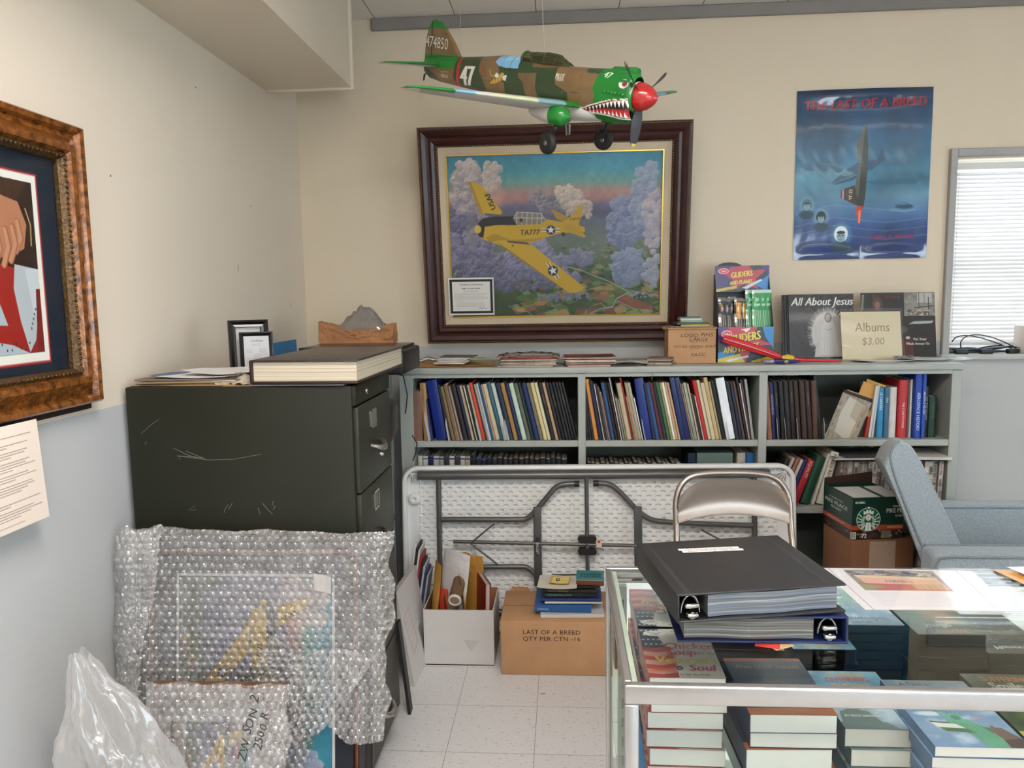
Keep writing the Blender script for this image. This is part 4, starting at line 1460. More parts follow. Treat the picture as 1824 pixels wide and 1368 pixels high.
# gear: pods, legs, wheels
for sd in (-1, 1):
    y0 = sd * .135
    MB().lathe([(.0275, -.022), (.029, .0), (.028, .016), (.019, .032), (0, .040)], 24, Matrix.Translation((.758, y0, -.084)) @ Matrix.Rotation(PI / 2, 4, 'Y')).build('gear_pod', mt('bright_green'), air)
    MB().lathe([(0, -.12), (.012, -.10), (.022, -.06), (.0273, -.021)], 24, Matrix.Translation((.758, y0, -.084)) @ Matrix.Rotation(PI / 2, 4, 'Y')).build('pod_fairing', mt('model_underside'), air)
    g = MB().tube([(.752, y0, -.10), (.748, y0, -.135), (.738, y0 - sd * .004, -.162)], .0032, 8)
    g.lathe([(.007, -.004), (.008, .004), (.005, .008)], 12, Matrix.Translation((.750, y0, -.120)))
    leg = g.build('landing_leg', mt('leg_black', '#151517', .4), air)
    Mw = Matrix.Translation((.735, y0 + sd * .010, -.165)) @ Matrix.Rotation(.18 * sd, 4, 'Z') @ Matrix.Rotation(PI / 2, 4, 'X')
    wh = MB().lathe([(.014, -.010), (.024, -.0115), (.031, -.008), (.0335, 0), (.031, .008), (.024, .0115), (.014, .010)], 28, Mw).build('wheel', mt('tyre_black', '#161616', .6), air)
    MB().lathe([(0, -.012), (.006, -.012), (.008, -.009), (.014, -.010), (.0145, .010), (.008, .009), (.006, .012), (0, .012)], 20, Mw).build('hub', mt('hub_grey', '#77777a', .35, .5), wh)
m = MB().tube([(.72, -.02, -.10), (.70, -.018, -.118), (.705, -.016, -.150), (.716, -.016, -.146), (.714, -.018, -.116)], .003, 8)
m.tube([(.70, -.02, -.108), (.64, -.03, -.116)], .005, 8)
m.build('exhaust_loop', mt('exhaust_grey', '#8c9090', .35, .4), air)
m = MB().prism([(.02, -.03), (.03, -.022), (.024, -.048), (.018, -.05)], -.001, .001)
m.build('tail_wheel_strut', mt('leg_black'), air)
# hanging line
def pw(x, y, z):
    return PM @ Vector((x, y, z))
p1, p2, p3 = pw(.62, -.03, -.04), pw(.20, 0, .045), pw(.60, .03, .05)
m = MB().tube([tuple(p1 + Vector((-.0, 0, 0))), (p1.x - .025, p1.y, ZC)], .0009, 6)
tag(m.build('hanging_line', mt('fishing_line', '#a9a79f', .4)), 'thin pale line holding the model aeroplane by its wing root', 'line')
m = MB().tube([tuple(p2), (p2.x + .01, p2.y + .05, ZC)], .0008, 6)
tag(m.build('hanging_line', mt('fishing_line')), 'thin pale line holding up the tail of the model aeroplane', 'line')

# ------------------------------------------------------------------ bookcase
PG = mt('page_paper', '#cfc7b6', .8, var=.05)
SG = mt('sage_paint', '#a2a59d', .5, var=.05, vscale=5, bump=.1, bscale=90)
bc = thing('bookcase', 'long low sage grey wooden bookcase with three bays along the back wall', 'bookcase', lookm((0, 3.55, 0)))
MB().bbox(-.787, -.012, 1.202, 1.80, .475, 1.231, .004, 2).build('top_board', SG, bc)
for x0, x1 in ((-.775, -.712), (.068, .103), (.897, .935), (1.749, 1.792)):
    MB().bbox(x0, 0, 0.0, x1, .429, 1.2, .002, 1).build('upright', SG, bc)
for x0, x1 in ((-.712, .068), (.103, .897), (.935, 1.749)):
    MB().box(x0, .001, 1.184, x1, .02, 1.2015).build('top_rail', SG, bc)
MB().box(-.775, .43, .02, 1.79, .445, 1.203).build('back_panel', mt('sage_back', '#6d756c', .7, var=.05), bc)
for zt in (.883, .565, .10):
    for x0, x1 in ((-.712, .068), (.103, .897), (.935, 1.749)):
        MB().bbox(x0, .002, zt - .030, x1, .43, zt, .002, 1).build('shelf', SG, bc)
ORD = ['first', 'second', 'third', 'fourth', 'fifth', 'sixth', 'seventh', 'eighth', 'ninth', 'tenth', 'eleventh', 'twelfth', 'thirteenth', 'fourteenth', 'fifteenth', 'sixteenth', 'seventeenth', 'eighteenth', 'nineteenth', 'twentieth']
def ordn(i):
    if i < 20:
        return ORD[i]
    t = {2: 'twenty', 3: 'thirty', 4: 'forty', 5: 'fifty'}[(i + 1) // 10]
    return t + '-' + ORD[(i + 1) % 10 - 1] if (i + 1) % 10 else t[:-1] + 'ieth'
def book_mesh(t, h, d, rnd=.25, cov=.0025, over=.003):
    """standing book, spine towards -y, origin at bottom left front corner"""
    m = MB()
    c = min(cov, t * .3)
    n = 5
    out = [(0, d)]
    for i in range(n + 1):
        a = PI - PI * i / n
        out.append((t / 2 + t / 2 * math.cos(a), t * rnd - t * rnd * math.sin(a)))
    out.append((t, d))
    inn = [(t - c, d)] + [(t / 2 + (t / 2 - c) * math.cos(PI * i / n), t * rnd + c - t * rnd * math.sin(PI * i / n)) for i in range(n + 1)] + [(c, d)]
    N = len(out)
    inn = inn[::-1]
    vs = [(x, y, 0) for x, y in out] + [(x, y, h) for x, y in out] + [(x, y, 0) for x, y in inn] + [(x, y, h) for x, y in inn]
    fs = []
    for i in range(N - 1):
        fs.append((i, i + 1, N + i + 1, N + i))
        fs.append((3 * N + i, 3 * N + i + 1, 2 * N + i + 1, 2 * N + i))
        fs.append((N + i, N + i + 1, 3 * N + i + 1, 3 * N + i))
        fs.append((2 * N + i, 2 * N + i + 1, i + 1, i))
    fs.append((0, N, 3 * N, 2 * N))
    fs.append((N - 1, 2 * N + N - 1, 3 * N + N - 1, 2 * N - 1))
    m.add(vs, fs)
    return m
def pages_mesh(t, h, d, over=.003, cov=.0025):
    c = min(cov, t * .3) + .0002
    return MB().box(c, max(t * .25, .003) + .001, over, t - c, d - over, h - over)
def spine_text(m, st, t, h, size, z0, M, down=True):
    Mt = M @ Matrix.Translation((t / 2 - size * .36, -.0006, z0)) @ Matrix.Rotation(PI / 2, 4, 'Y')
    m.text(st, size, Mt, .9)
def stand(kind, label, x, z, t, h, d, col, lean, y=3.557, group=None, txt=None, rough=.5, rnd=.2):
    M = Matrix.Translation((x, y, z + .0005 + max(0, -math.sin(lean) * t))) @ Matrix.Rotation(-lean, 4, 'Y')
    mat = mt('cover_' + col.strip('#'), col, rough, var=.12, vscale=25)
    b = book_mesh(t, h, d, rnd).build(kind, mat, None, M)
    tag(b, label, {'magazine': 'magazine', 'folder': 'folder', 'binder': 'binder', 'album': 'album'}.get(kind, 'book'), group)
    if t > .006:
        pages_mesh(t, h, d).build('pages', PG, b)
    if txt:
        m = MB()
        m.text(txt[0], txt[1], Matrix.Translation((t / 2 - txt[1] * .36, -.0008, txt[2] * h)) @ Matrix.Rotation(PI / 2, 4, 'Y'), .9)
        m.build('spine_title', mt('title_' + txt[3].strip('#'), txt[3], .5), b)
    return b
CN = {}
def cname(c):
    return CN.get(c, 'dark')
rows = []
B1 = [('#7a5a48', 'reddish brown', 435 - 105, 98, 255, 0, 'box'), ('#a88058', 'kraft tan', 435, 52, 190, 3, 'book'), ('#182860', 'thin blue', 492, 20, 320, 7, 'folder'), ('#162a78', 'wide royal blue', 540, 88, 175, 9, 'binder'),
      ('#141c26', 'black', 640, 22, 205, 10, 'folder'), ('#7a6440', 'olive brown', 665, 26, 222, 11, 'book'), ('#8a7450', 'tan', 694, 24, 205, 11, 'book'), ('#b4a89a', 'striped cream', 720, 13, 195, 11.5, 'magazine'), ('#6a4038', 'rusty', 734, 9, 200, 12, 'magazine'), ('#a89a8c', 'pale grey', 745, 10, 215, 12, 'magazine'),
      ('#1f1214', 'dark maroon', 760, 38, 205, 12, 'book'), ('#1a2446', 'navy', 802, 26, 210, 12, 'book'), ('#b8a080', 'cream', 830, 22, 212, 12, 'book'), ('#17171b', 'black', 855, 12, 210, 12.5, 'folder'), ('#d8d4c8', 'white', 868, 7, 212, 12.5, 'magazine'), ('#101014', 'jet black', 878, 18, 205, 12.5, 'folder'), ('#b09a7c', 'light tan', 898, 16, 208, 12.5, 'folder'),
      ('#c8452e', 'orange red', 916, 26, 192, 12.5, 'book'), ('#2a2440', 'dark purple', 943, 10, 205, 12.5, 'folder'), ('#b4a890', 'beige', 954, 18, 205, 12.5, 'folder'), ('#a9bcc2', 'pale blue', 973, 16, 200, 12.5, 'book'), ('#1c4468', 'steel blue', 990, 18, 205, 12.5, 'book'), ('#a88c6c', 'tan', 1009, 12, 208, 12.5, 'folder'), ('#c9b898', 'cream', 1022, 38, 205, 12.8, 'book'),
      ('#265a6c', 'teal', 1062, 30, 190, 13, 'book'), ('#b8c0b8', 'mottled white', 1094, 32, 200, 13, 'book'), ('#14243e', 'dark navy', 1128, 40, 200, 13, 'book'), ('#a47c3c', 'golden brown', 1170, 36, 198, 13, 'book'), ('#13204e', 'navy', 1208, 28, 200, 13, 'book'),
      ('#b6cab6', 'pale mint', 1238, 38, 200, 13, 'book'), ('#5a5e52', 'grey olive', 1278, 32, 200, 13, 'book'), ('#12321e', 'dark green', 1312, 24, 200, 13, 'book'), ('#111e54', 'dark blue', 1338, 40, 200, 13, 'book'), ('#6c6c5e', 'stone grey', 1380, 28, 200, 13, 'book'), ('#ceb880', 'cream yellow', 1410, 32, 197, 13, 'book'), ('#cfd0b0', 'ivory', 1444, 26, 197, 13, 'book'),
      ('#161210', 'black brown', 1472, 34, 200, 13, 'book'), ('#b08c6a', 'light brown', 1508, 22, 197, 13, 'folder'), ('#0f0f12', 'black', 1532, 26, 197, 13, 'album'), ('#121116', 'black', 1560, 24, 197, 13, 'album'), ('#0e0e10', 'black', 1586, 24, 197, 13, 'album'), ('#131217', 'black', 1612, 22, 197, 13, 'album'), ('#0f0e12', 'black', 1636, 22, 197, 13, 'album'), ('#101013', 'black', 1660, 20, 197, 13, 'album')]
B2 = [('#121114', 'black', 128, 22, 150, 6, 'album'), ('#17141a', 'black', 152, 20, 150, 7, 'album'), ('#131216', 'black', 174, 22, 150, 8, 'album'), ('#cc863c', 'bright orange', 200, 38, 130, 9, 'album'), ('#111a3a', 'navy', 242, 40, 150, 10, 'book'), ('#d0ccc0', 'white', 284, 7, 175, 10, 'magazine'), ('#26242c', 'charcoal', 293, 18, 170, 10, 'folder'),
      ('#6e564c', 'brown', 313, 14, 200, 10, 'magazine'), ('#8c7a6c', 'taupe', 329, 12, 240, 10.5, 'magazine'), ('#4c2c30', 'dark red', 342, 10, 285, 10.5, 'magazine'), ('#244c7c', 'mid blue', 354, 32, 165, 10.5, 'book'), ('#141416', 'black', 388, 28, 165, 11, 'album'), ('#351a20', 'maroon', 418, 22, 168, 11, 'book'), ('#e0e0da', 'white', 442, 7, 112, 11, 'magazine'), ('#3a3a3e', 'dark grey', 451, 8, 120, 11, 'magazine'),
      ('#9a907e', 'greige', 461, 16, 300, 11, 'magazine'), ('#8a7e6c', 'drab', 479, 14, 310, 11, 'magazine'), ('#b4a888', 'beige', 496, 46, 170, 11, 'album'), ('#931e20', 'dotted red', 544, 15, 118, 11.5, 'book'), ('#8e7c62', 'tan', 561, 14, 290, 11.5, 'magazine'), ('#9c8868', 'camel', 577, 26, 165, 11.5, 'folder'), ('#a9a490', 'light grey', 605, 24, 165, 11.5, 'folder'),
      ('#d8d8d2', 'white', 632, 10, 300, 11.5, 'magazine'), ('#162c74', 'wide royal blue', 648, 84, 130, 9, 'binder'), ('#101a36', 'dark navy', 734, 26, 175, 10, 'folder'), ('#1d4c7e', 'cobalt blue', 762, 32, 172, 11, 'book'), ('#50162a', 'wine red', 796, 36, 170, 11.5, 'book'), ('#1c1c1e', 'black', 834, 26, 165, 11.5, 'folder'),
      ('#2f5e3e', 'green', 862, 30, 165, 12, 'book'), ('#8c865a', 'olive tan', 894, 20, 165, 12, 'book'), ('#dcd8c8', 'white', 916, 24, 165, 12, 'book'), ('#c09c78', 'peach', 942, 20, 162, 12, 'folder'), ('#b89470', 'light brown', 964, 18, 165, 12, 'folder'), ('#111c54', 'dark blue', 985, 42, 112, 11, 'binder'), ('#13205a', 'navy blue', 1030, 44, 110, 11, 'binder'),
      ('#86786a', 'drab grey', 1076, 10, 170, 12, 'magazine'), ('#a08e80', 'pinkish grey', 1088, 10, 175, 12, 'magazine'), ('#726458', 'brown grey', 1100, 9, 172, 12, 'magazine'), ('#aeb6a0', 'pale green', 1111, 24, 170, 12, 'folder'), ('#b0a48c', 'cream', 1138, 16, 175, 12, 'magazine'), ('#1d1c1f', 'black', 1157, 22, 272, 12, 'folder'), ('#c0b4a4', 'pale pink', 1182, 10, 285, 12, 'magazine'),
      ('#b01e22', 'bright red', 1196, 36, 150, 12, 'book'), ('#c8bc9a', 'cream', 1234, 26, 148, 12, 'folder'), ('#c2b494', 'cream', 1262, 34, 172, 12, 'folder'), ('#bca472', 'wide tan', 1298, 36, 108, 12, 'album'), ('#9c8a68', 'khaki', 1336, 18, 160, 12, 'folder'), ('#161518', 'black', 1358, 34, 150, 12, 'album'), ('#e2e4e8', 'wide white', 1396, 78, 130, 11, 'binder'),
      ('#26262a', 'charcoal', 1478, 34, 165, 11, 'book'), ('#131c38', 'navy', 1514, 28, 160, 11, 'book'), ('#5e4234', 'brown', 1544, 24, 160, 11, 'book'), ('#151517', 'black', 1570, 18, 120, 10.5, 'folder'), ('#d4d4d6', 'white', 1590, 8, 175, 10.5, 'magazine'), ('#4a1a20', 'maroon', 1602, 18, 145, 10, 'folder'), ('#8c908a', 'grey', 1622, 22, 140, 8, 'folder')]
B3 = [('#7c4a34', 'rust brown', 398, 12, 130, 4, 'folder'), ('#94603c', 'orange brown', 411, 12, 135, 5, 'folder'), ('#141d48', 'navy patterned', 425, 26, 130, 5, 'book'), ('#101528', 'dark navy', 452, 24, 125, 5, 'book'), ('#121214', 'black', 478, 26, 125, 5, 'album'), ('#1a1816', 'black', 506, 28, 122, 5, 'album'), ('#241a16', 'black brown', 536, 26, 120, 5, 'album'),
      ('#2c1a14', 'dark brown', 564, 28, 122, 5, 'album'), ('#34201a', 'dark brown', 594, 30, 122, 5, 'album'), ('#2c1a16', 'dark brown', 626, 28, 122, 5, 'album'), ('#4c3424', 'mid brown', 656, 32, 122, 4, 'album'), ('#18181a', 'tall black', 690, 20, 95, 7, 'album')]
def row(items, X0, u0, k, base_u, bay, zs=.883):
    n = len(items)
    for i, (col, cn, u, w_, top, lean, kind) in enumerate(items):
        a = math.radians(lean)
        t = w_ * k * math.cos(a) * .97
        h = (base_u - top) * k / math.cos(a)
        h = min(h, (.298 - t * math.sin(a)) / math.cos(a) - .004) if kind != 'box' else h
        x = X0 + (u - u0) * k
        d = .215 + .03 * ((i * 7) % 5) / 5
        yy = 3.558 + .010 * ((i * 5) % 4) / 4 - (.012 if kind == 'magazine' else 0)
        lab = '%s %s, %s from the left in the %s bay of the upper shelf' % (cn, {'box': 'slipcase', 'magazine': 'magazine'}.get(kind, kind), ordn(i), bay)
        txt = None
        if kind == 'binder' and 'blue' in cn and t > .03:
            txt = ('o', .010, .9, '#0c1230')
        elif bay == 'left' and i == 1:
            txt = ('SONG COLLECTION', .010, .92, '#5a3c24')
        elif bay == 'right' and i == 2:
            txt = ('UNDERSTANDING', .013, .80, '#8c94a8')
        elif kind in ('book', 'album') and i % 3 == 0 and t > .012:
            txt = ('MUSIC AND SONGS' if i % 2 else 'ALBUM OF HITS', .007, .8, '#8c8468')
        stand({'box': 'slipcase'}.get(kind, kind), lab, x, zs, t, h, d, col, a, yy, 'books and albums leaning in the %s upper bay' % bay, txt if kind != 'magazine' else None, .3 if kind == 'binder' else .55, .06 if kind in ('binder', 'folder', 'box') else .25)
row(B1, -.728, 330, .000587, 660, 'left')
row(B2, .107, 125, .000511, 690, 'middle')
row(B3, .945, 400, .000804, 460, 'right')
# little white shelf dividers
dv = [(-.640, .14, 10), (-.545, .11, 9), (-.395, .12, 12), (-.352, .11, 12), (-.28, .11, 12), (-.262, .10, 12), (.378, .10, 11), (.622, .10, 11), (.765, .09, 11), (.855, .10, 11), (.985, .10, 5), (1.02, .10, 5), (1.075, .10, 5), (1.195, .10, 4)]
for i, (x, h, l) in enumerate(dv):
    m = MB().prism([(0, 0), (.045, 0), (.045, h * .7), (.02, h), (0, h * .75)], 0, .0012, None, 'x')
    Mx = Matrix.Translation((x, 3.540, .8845)) @ Matrix.Rotation(-math.radians(l), 4, 'Y') @ Matrix.Rotation(math.radians(-12), 4, 'Z')
    tag(m.build('index_card', mt('card_white', '#c6c8c4', .6, var=.05), None, Mx), 'small white index card sticking out, %s from the left along the upper shelf' % ordn(i), 'card', 'white index cards between the books')
# right bay: stack of envelopes leaning to the left
def slab_thing(name, label, cat, w, t, h, col, M, edge=None, group=None, rough=.6, r=.001):
    o = MB().bbox(0, 0, 0, t, w, h, r, 1).build(name, mt('slab_' + col.strip('#'), col, rough, var=.15, vscale=20), None, M)
    return tag(o, label, cat, group)
def env(x, z, a, t, h, w, y, col, name, label, cat, tw=-.5):
    return slab_thing(name, label, cat, w, t, h, col, Matrix.Translation((x, y, z)) @ Matrix.Rotation(a, 4, 'Y') @ Matrix.Rotation(tw, 4, 'Z'))
cvp = Cv(120, 120, '#8d8272')
cvp.noise(.25, 12, 4)
cvp.poly([(30, 4), (100, 14), (96, 112), (28, 96), (22, 50)], '#b9b2a2')
cvp.poly([(60, 10), (100, 14), (98, 60), (60, 50)], '#a59a86')
cvp.line([(95, 20), (92, 105), (60, 112)], 5, '#a87848', .8)
a = .42
MK = Matrix.Translation((1.262, 3.60, .885)) @ Matrix.Rotation(a, 4, 'Y')
o = link('paper_packet', cmesh('paper_packet', cvp, lambda U, V: (.0 * U, (1 - U) * -.0 + U * .0, (1 - V) * .20)), mcol('paper_print'), None, MK)
bpy.data.objects.remove(o)
def packet(x, y, z, lean, yaw, w, h, t, cv, name, label, side='#2a2422'):
    M = Matrix.Translation((x, y, z)) @ Matrix.Rotation(lean, 4, 'Y') @ Matrix.Rotation(yaw, 4, 'Z')
    ob = MB().box(0, 0, 0, w, t, h).build(name, mt('slab_' + side.strip('#'), side, .6), None, M)
    link('front_sheet', cmesh('front_sheet', cv, lambda U, V: (U * w, -.0006 + 0 * U, (1 - V) * h)), mcol('paper_print'), ob)
    return tag(ob, label, 'packet')
packet(1.205, 3.585, .888, .36, .12, .150, .225, .010, cvp, 'paper_packet', 'worn grey and tan paper packet leaning in the right upper bay')
for i, (dx, c, nm, w_, h_, t_, ln) in enumerate(((.012, '#2a1c16', 'dark brown folder behind the worn paper packet', .172, .235, .010, .34), (.035, '#b08a68', 'light brown folder behind the dark brown one in the right bay', .172, .232, .008, .33))):
    ob = MB().box(0, 0, 0, w_, t_, h_).build('folder', mt('slab_' + c[1:], c, .6, var=.1), None, Matrix.Translation((1.205 + dx, 3.597 + i * .0125, .888)) @ Matrix.Rotation(ln, 4, 'Y') @ Matrix.Rotation(.12, 4, 'Z'))
    tag(ob, nm, 'folder')
for i, (dx, c, nm, h_, ln) in enumerate(((.085, '#c08a3c', 'front gold padded envelope leaning over the edge of the right upper bay', .275, .36), (.105, '#c79a34', 'rear yellow padded envelope leaning in the right upper bay', .285, .36))):
    m = MB().grid(lambda u, v: (u * .165, -.006 * math.sin(u * PI) * math.sin(v * PI), v * h_), 10, 12)
    m.grid(lambda u, v: (u * .165, .001 + .006 * math.sin(u * PI) * math.sin(v * PI), v * h_), 10, 12, None, True, True)
    ob = m.build('padded_envelope', mt('slab_' + c[1:], c, .45, var=.15, bump=.5, bscale=40), None, Matrix.Translation((1.205 + dx, 3.585 + .028 + i * .02, .888)) @ Matrix.Rotation(ln, 4, 'Y') @ Matrix.Rotation(.10, 4, 'Z'))
    tag(ob, nm, 'envelope')
K3, z0_ = .000804, .883
def b3(u, w_, top, base, col, lab, txt=None, kind='book', lean=0, d=.19, y=3.60, rnd=.25, rough=.45):
    stand(kind, lab, .945 + (u - 400) * K3, z0_, w_ * K3, (base - top) * K3 * 1.02, d, col, math.radians(lean), y, 'upright books at the right end of the upper shelf', txt, rough, rnd)
b3(958, 16, 330, 448, '#a3221f', 'small red book at the foot of the gold envelopes', None, 'book', -8, .15)
b3(980, 14, 150, 446, '#c4c2bc', 'thin white booklet right of the gold envelopes', None, 'booklet', -6, .18, 3.60)
b3(997, 12, 145, 444, '#b4b6b4', 'thin grey booklet left of the light blue book', None, 'booklet', -5, .18, 3.60)
b3(1026, 36, 155, 440, '#2a7ca6', 'light blue paperback standing fifth from the shelf right end', ('LE CARRIERE', .016, .9, '#d0e4ee'))
b3(1064, 28, 155, 440, '#34607c', 'slate blue book right of the light blue paperback', ('SEAS', .013, .8, '#b8ccd8'))
b3(1094, 40, 160, 446, '#c4c0b8', 'thick white book left of the red one', None)
b3(1138, 52, 125, 452, '#b42a30', 'thick bright red hardcover on the right of the upper shelf', ('THE CONSTITUTION', .014, .62, '#e6c8c0'), y=3.59)
b3(1192, 12, 130, 450, '#5a4a44', 'thin brown booklet right of the red hardcover', None)
b3(1205, 12, 120, 450, '#c8c2b6', 'thin cream booklet touching the tall blue book', None)
b3(1219, 40, 88, 458, '#163f9c', 'tall royal blue yearbook with white bands, the wider one', ('AEROSPACE HISTORY', .020, .70, '#c8d4ee'), y=3.575)
b3(1260, 20, 90, 458, '#1c469e', 'tall royal blue yearbook with white bands, the narrower one', ('AEROSPACE HISTORY', .012, .72, '#c8d4ee'), y=3.575)
b3(1284, 24, 150, 440, '#141418', 'black book with grey spine title near the shelf end', ('OF THE HAWK', .018, .80, '#8c8c8a'))
b3(1311, 48, 205, 438, '#12301e', 'dark green hardcover, last on the right of the upper shelf', ('SURVIVAL', .020, .85, '#3c5c44'))
m = MB().box(0, 0, 0, .12, .004, .22)
tag(m.build('folder', mt('slab_14141a', '#14141a', .5), None, Matrix.Translation((1.50, 3.835, .885))), 'dark blue folder standing behind the blue and red books', 'folder')
# lower shelf, left bay: short books in a row, seen above the folding table
cs = ['#c9c5bb', '#c8c8c4', '#14224e', '#b8b8b4', '#a9a294', '#3c3630', '#d0ccc0', '#403a34', '#c6beae', '#b4a890', '#1c1c22', '#2a2624', '#1e2a4a', '#221e20', '#2a2c2e', '#17171b', '#2c2420', '#1f2428', '#241c1c', '#1b1d22', '#2a2622', '#202022', '#1e1a20', '#26221e', '#1c1c1e', '#202428', '#1a1a1e', '#241e1c']
cn = ['cream', 'white', 'navy', 'white labelled', 'beige', 'dark brown', 'ivory', 'brown black', 'pale tan', 'tan', 'black', 'black', 'navy', 'black', 'charcoal', 'black', 'dark brown', 'charcoal', 'maroon black', 'black', 'brown black', 'black', 'black', 'brown black', 'black', 'slate black', 'black', 'maroon black']
x = -.706
for i in range(28):
    t = .022 + .008 * ((i * 5) % 4) / 4
    stand('book', '%s book, %s from the left on the lower shelf of the left bay' % (cn[i], ordn(i)), x, .565, t, .236 - .010 * ((i * 7) % 5) / 5 - (.012 if i > 10 else 0), .16, cs[i], 0, 3.60 + .02 * ((i * 3) % 4) / 4, 'short books on the lower shelf of the left bay', None)
    x += t + .0008
    if x > .035:
        break
x = .112
for i in range(24):
    t = .018 + .01 * ((i * 5) % 4) / 4
    c = ['#1c1a1c', '#26201e', '#1e2226', '#2c2622', '#171619', '#2a2a2a'][i % 6]
    stand('book', '%s book, %s from the left on the lower shelf of the middle bay' % (['black', 'brown black', 'slate', 'dark brown', 'jet black', 'charcoal'][i % 6], ordn(i)), x, .565, t, .196 - .012 * ((i * 7) % 5) / 5, .15, c, 0, 3.62 + .02 * ((i * 3) % 4) / 4, 'short dark books on the lower shelf of the middle bay', None)
    x += t + .0008
    if x > .56:
        break
tag(MB().bbox(.585, 3.60, .566, .622, 3.80, .812, .002, 1).build('box_file', mt('slab_14203a', '#14203a', .5)), 'dark navy box file on the lower shelf beside the grey green box', 'box')
tag(MB().bbox(.628, 3.60, .566, .795, 3.80, .812, .002, 1).build('document_box', mt('slab_5f746c', '#5f746c', .6, var=.06)), 'grey green document box on the lower shelf of the middle bay', 'box')
stand('book', 'thick beige book on the lower shelf left of the blue one', .815, .566, .040, .246, .18, '#b8aca0', 0, 3.60)
stand('book', 'thick bright blue book on the lower shelf at the middle bay end', .857, .566, .038, .242, .18, '#1f5f98', 0, 3.60)
# lower shelf, right bay: leaning books, upright magazines, flat papers on top
for i, (x, t, h, c, nm, ln, tx) in enumerate(((.950, .02, .235, '#2a2622', 'black brown leaning book, first', 22, None), (.976, .014, .24, '#b4a898', 'cream leaning booklet, second', 22, None), (.998, .014, .235, '#9c6c60', 'pinkish leaning booklet, third', 22, None), (1.018, .014, .23, '#c4bcb0', 'white leaning booklet, fourth', 22, None),
        (1.040, .018, .225, '#2a2a5a', 'purple leaning book, fifth', 21, None), (1.064, .034, .22, '#a8242c', 'red leaning book with white letters, sixth', 20, ('EQUALITY', .020, .98, '#e8d8d0')), (1.108, .040, .235, '#1e4a34', 'dark green leaning book, seventh', 18, None), (1.158, .013, .25, '#c8c4b8', 'white leaning booklet, eighth', 16, None), (1.182, .036, .255, '#d8d2c2', 'cream aircraft guide with black title, ninth', 14, ('Military Aircraft', .026, .97, '#2a2826')))):
    stand('book', nm + ' on the lower shelf of the right bay', x + (.0 if ln < 15 else 0), .566, t, min(h, .272), .17, c, math.radians(-ln), 3.585, 'leaning books on the lower shelf of the right bay', tx)
def mag_canvas(seed):
    r = random.Random(seed)
    cv = Cv(14, 130, r.choice(['#9c948a', '#8a8078', '#a89e94', '#6e5c54', '#b4aaa0', '#7c7470']))
    y = 2
    while y < 128:
        h = r.randrange(3, 18)
        cv.rect(r.randrange(0, 5), y, r.randrange(9, 15), y + h, r.choice(['#3a3432', '#c8c2ba', '#6c4840', '#58504c', '#a49a90', '#807068', '#22201f', '#d8d2c8', '#8e8276']), .55)
        y += h + r.randrange(0, 5)
    if r.random() < .5:
        for k in range(16):
            cv.line([(3, 60 + k * 2.2), (11, 60 + k * 2.2)], .9, '#2a2624', .8)
    return cv
mags = [cmesh('magazine', mag_canvas(i), lambda U, V: (U * .0195, 0 * U, (1 - V) * .212)) for i in range(8)]
x = 1.262
i = 0
while x < 1.728:
    M = Matrix.Translation((x, 3.565 + .006 * (i % 3), .566)) @ Matrix.Rotation(-math.radians(-4 if x < 1.5 else -2), 4, 'Y')
    ob = MB().box(0, .0006, 0, .0195, .20, .212).build('magazine', mt('slab_8c847a', '#8c847a', .6, var=.2, vscale=40), None, M)
    link('printed_spine', mags[(i * 3) % 8], mcol('paper_print'), ob)
    tag(ob, 'grey printed magazine bundle standing %s from the left under the flat papers' % ordn(i), 'magazine', 'magazines standing on the lower shelf of the right bay')
    x += .0215
    i += 1
cv = Cv(200, 90, '#4c4e52'); cv.noise(.3, 20, 5); cv.scribble(20, 30, 150, 84, 8, '#9a9ca0', 3); cv.poly([(0, 0), (16, 0), (26, 90), (8, 90)], '#b8b6b0')
tg = thing('newspaper', 'dark printed newspaper lying on top of the standing magazines', 'newspaper', lookm((1.42, 3.54, .792), .04))
MB().box(-.18, 0, 0, .18, .2, .008).build('sheets', mt('news_white', '#c4c0b6', .7, var=.06), tg)
link('front_page', cmesh('front_page', cv, flat(.358, .198, .0085)), mcol('paper_print'), tg)
tg = thing('newspaper', 'white folded newspaper on the standing magazines at the right end', 'newspaper', lookm((1.62, 3.53, .792), -.06))
MB().bbox(-.115, 0, 0, .135, .22, .014, .003, 2).build('sheets', mt('news_white'), tg)
cv = Cv(120, 90, '#d0ccc4'); cv.scribble(8, 10, 110, 80, 12, '#7a7672', 8)
link('front_page', cmesh('front_page', cv, flat(.24, .21, .0146)), mcol('paper_print'), tg)

# ------------------------------------------------------------------ things on top of the bookcase
ZT = 1.2315
def sheet(name, label, cat, cx, cy, z, w, d, rz, cv=None, col='#e4e0d8', curl=.004, th=.0012, group=None, rx=0):
    """a sheet lying flat with a little curl"""
    M = lookm((cx, cy, z), rz, rx)
    if cv is None:
        cv = Cv(16, 12, col)
    def fn(U, V):
        return (U - .5) * w, (.5 - V) * d, th + curl * ((U - .5) ** 2 * 4 * (V) + .4 * np.sin(U * 5 + V * 3) ** 2 * (1 - V))
    o = link(name, cmesh(name, cv, fn, max(cv.w - 1, 8), max(cv.h - 1, 8)), mcol('paper_print'), None, M)
    return tag(o, label, cat, group)
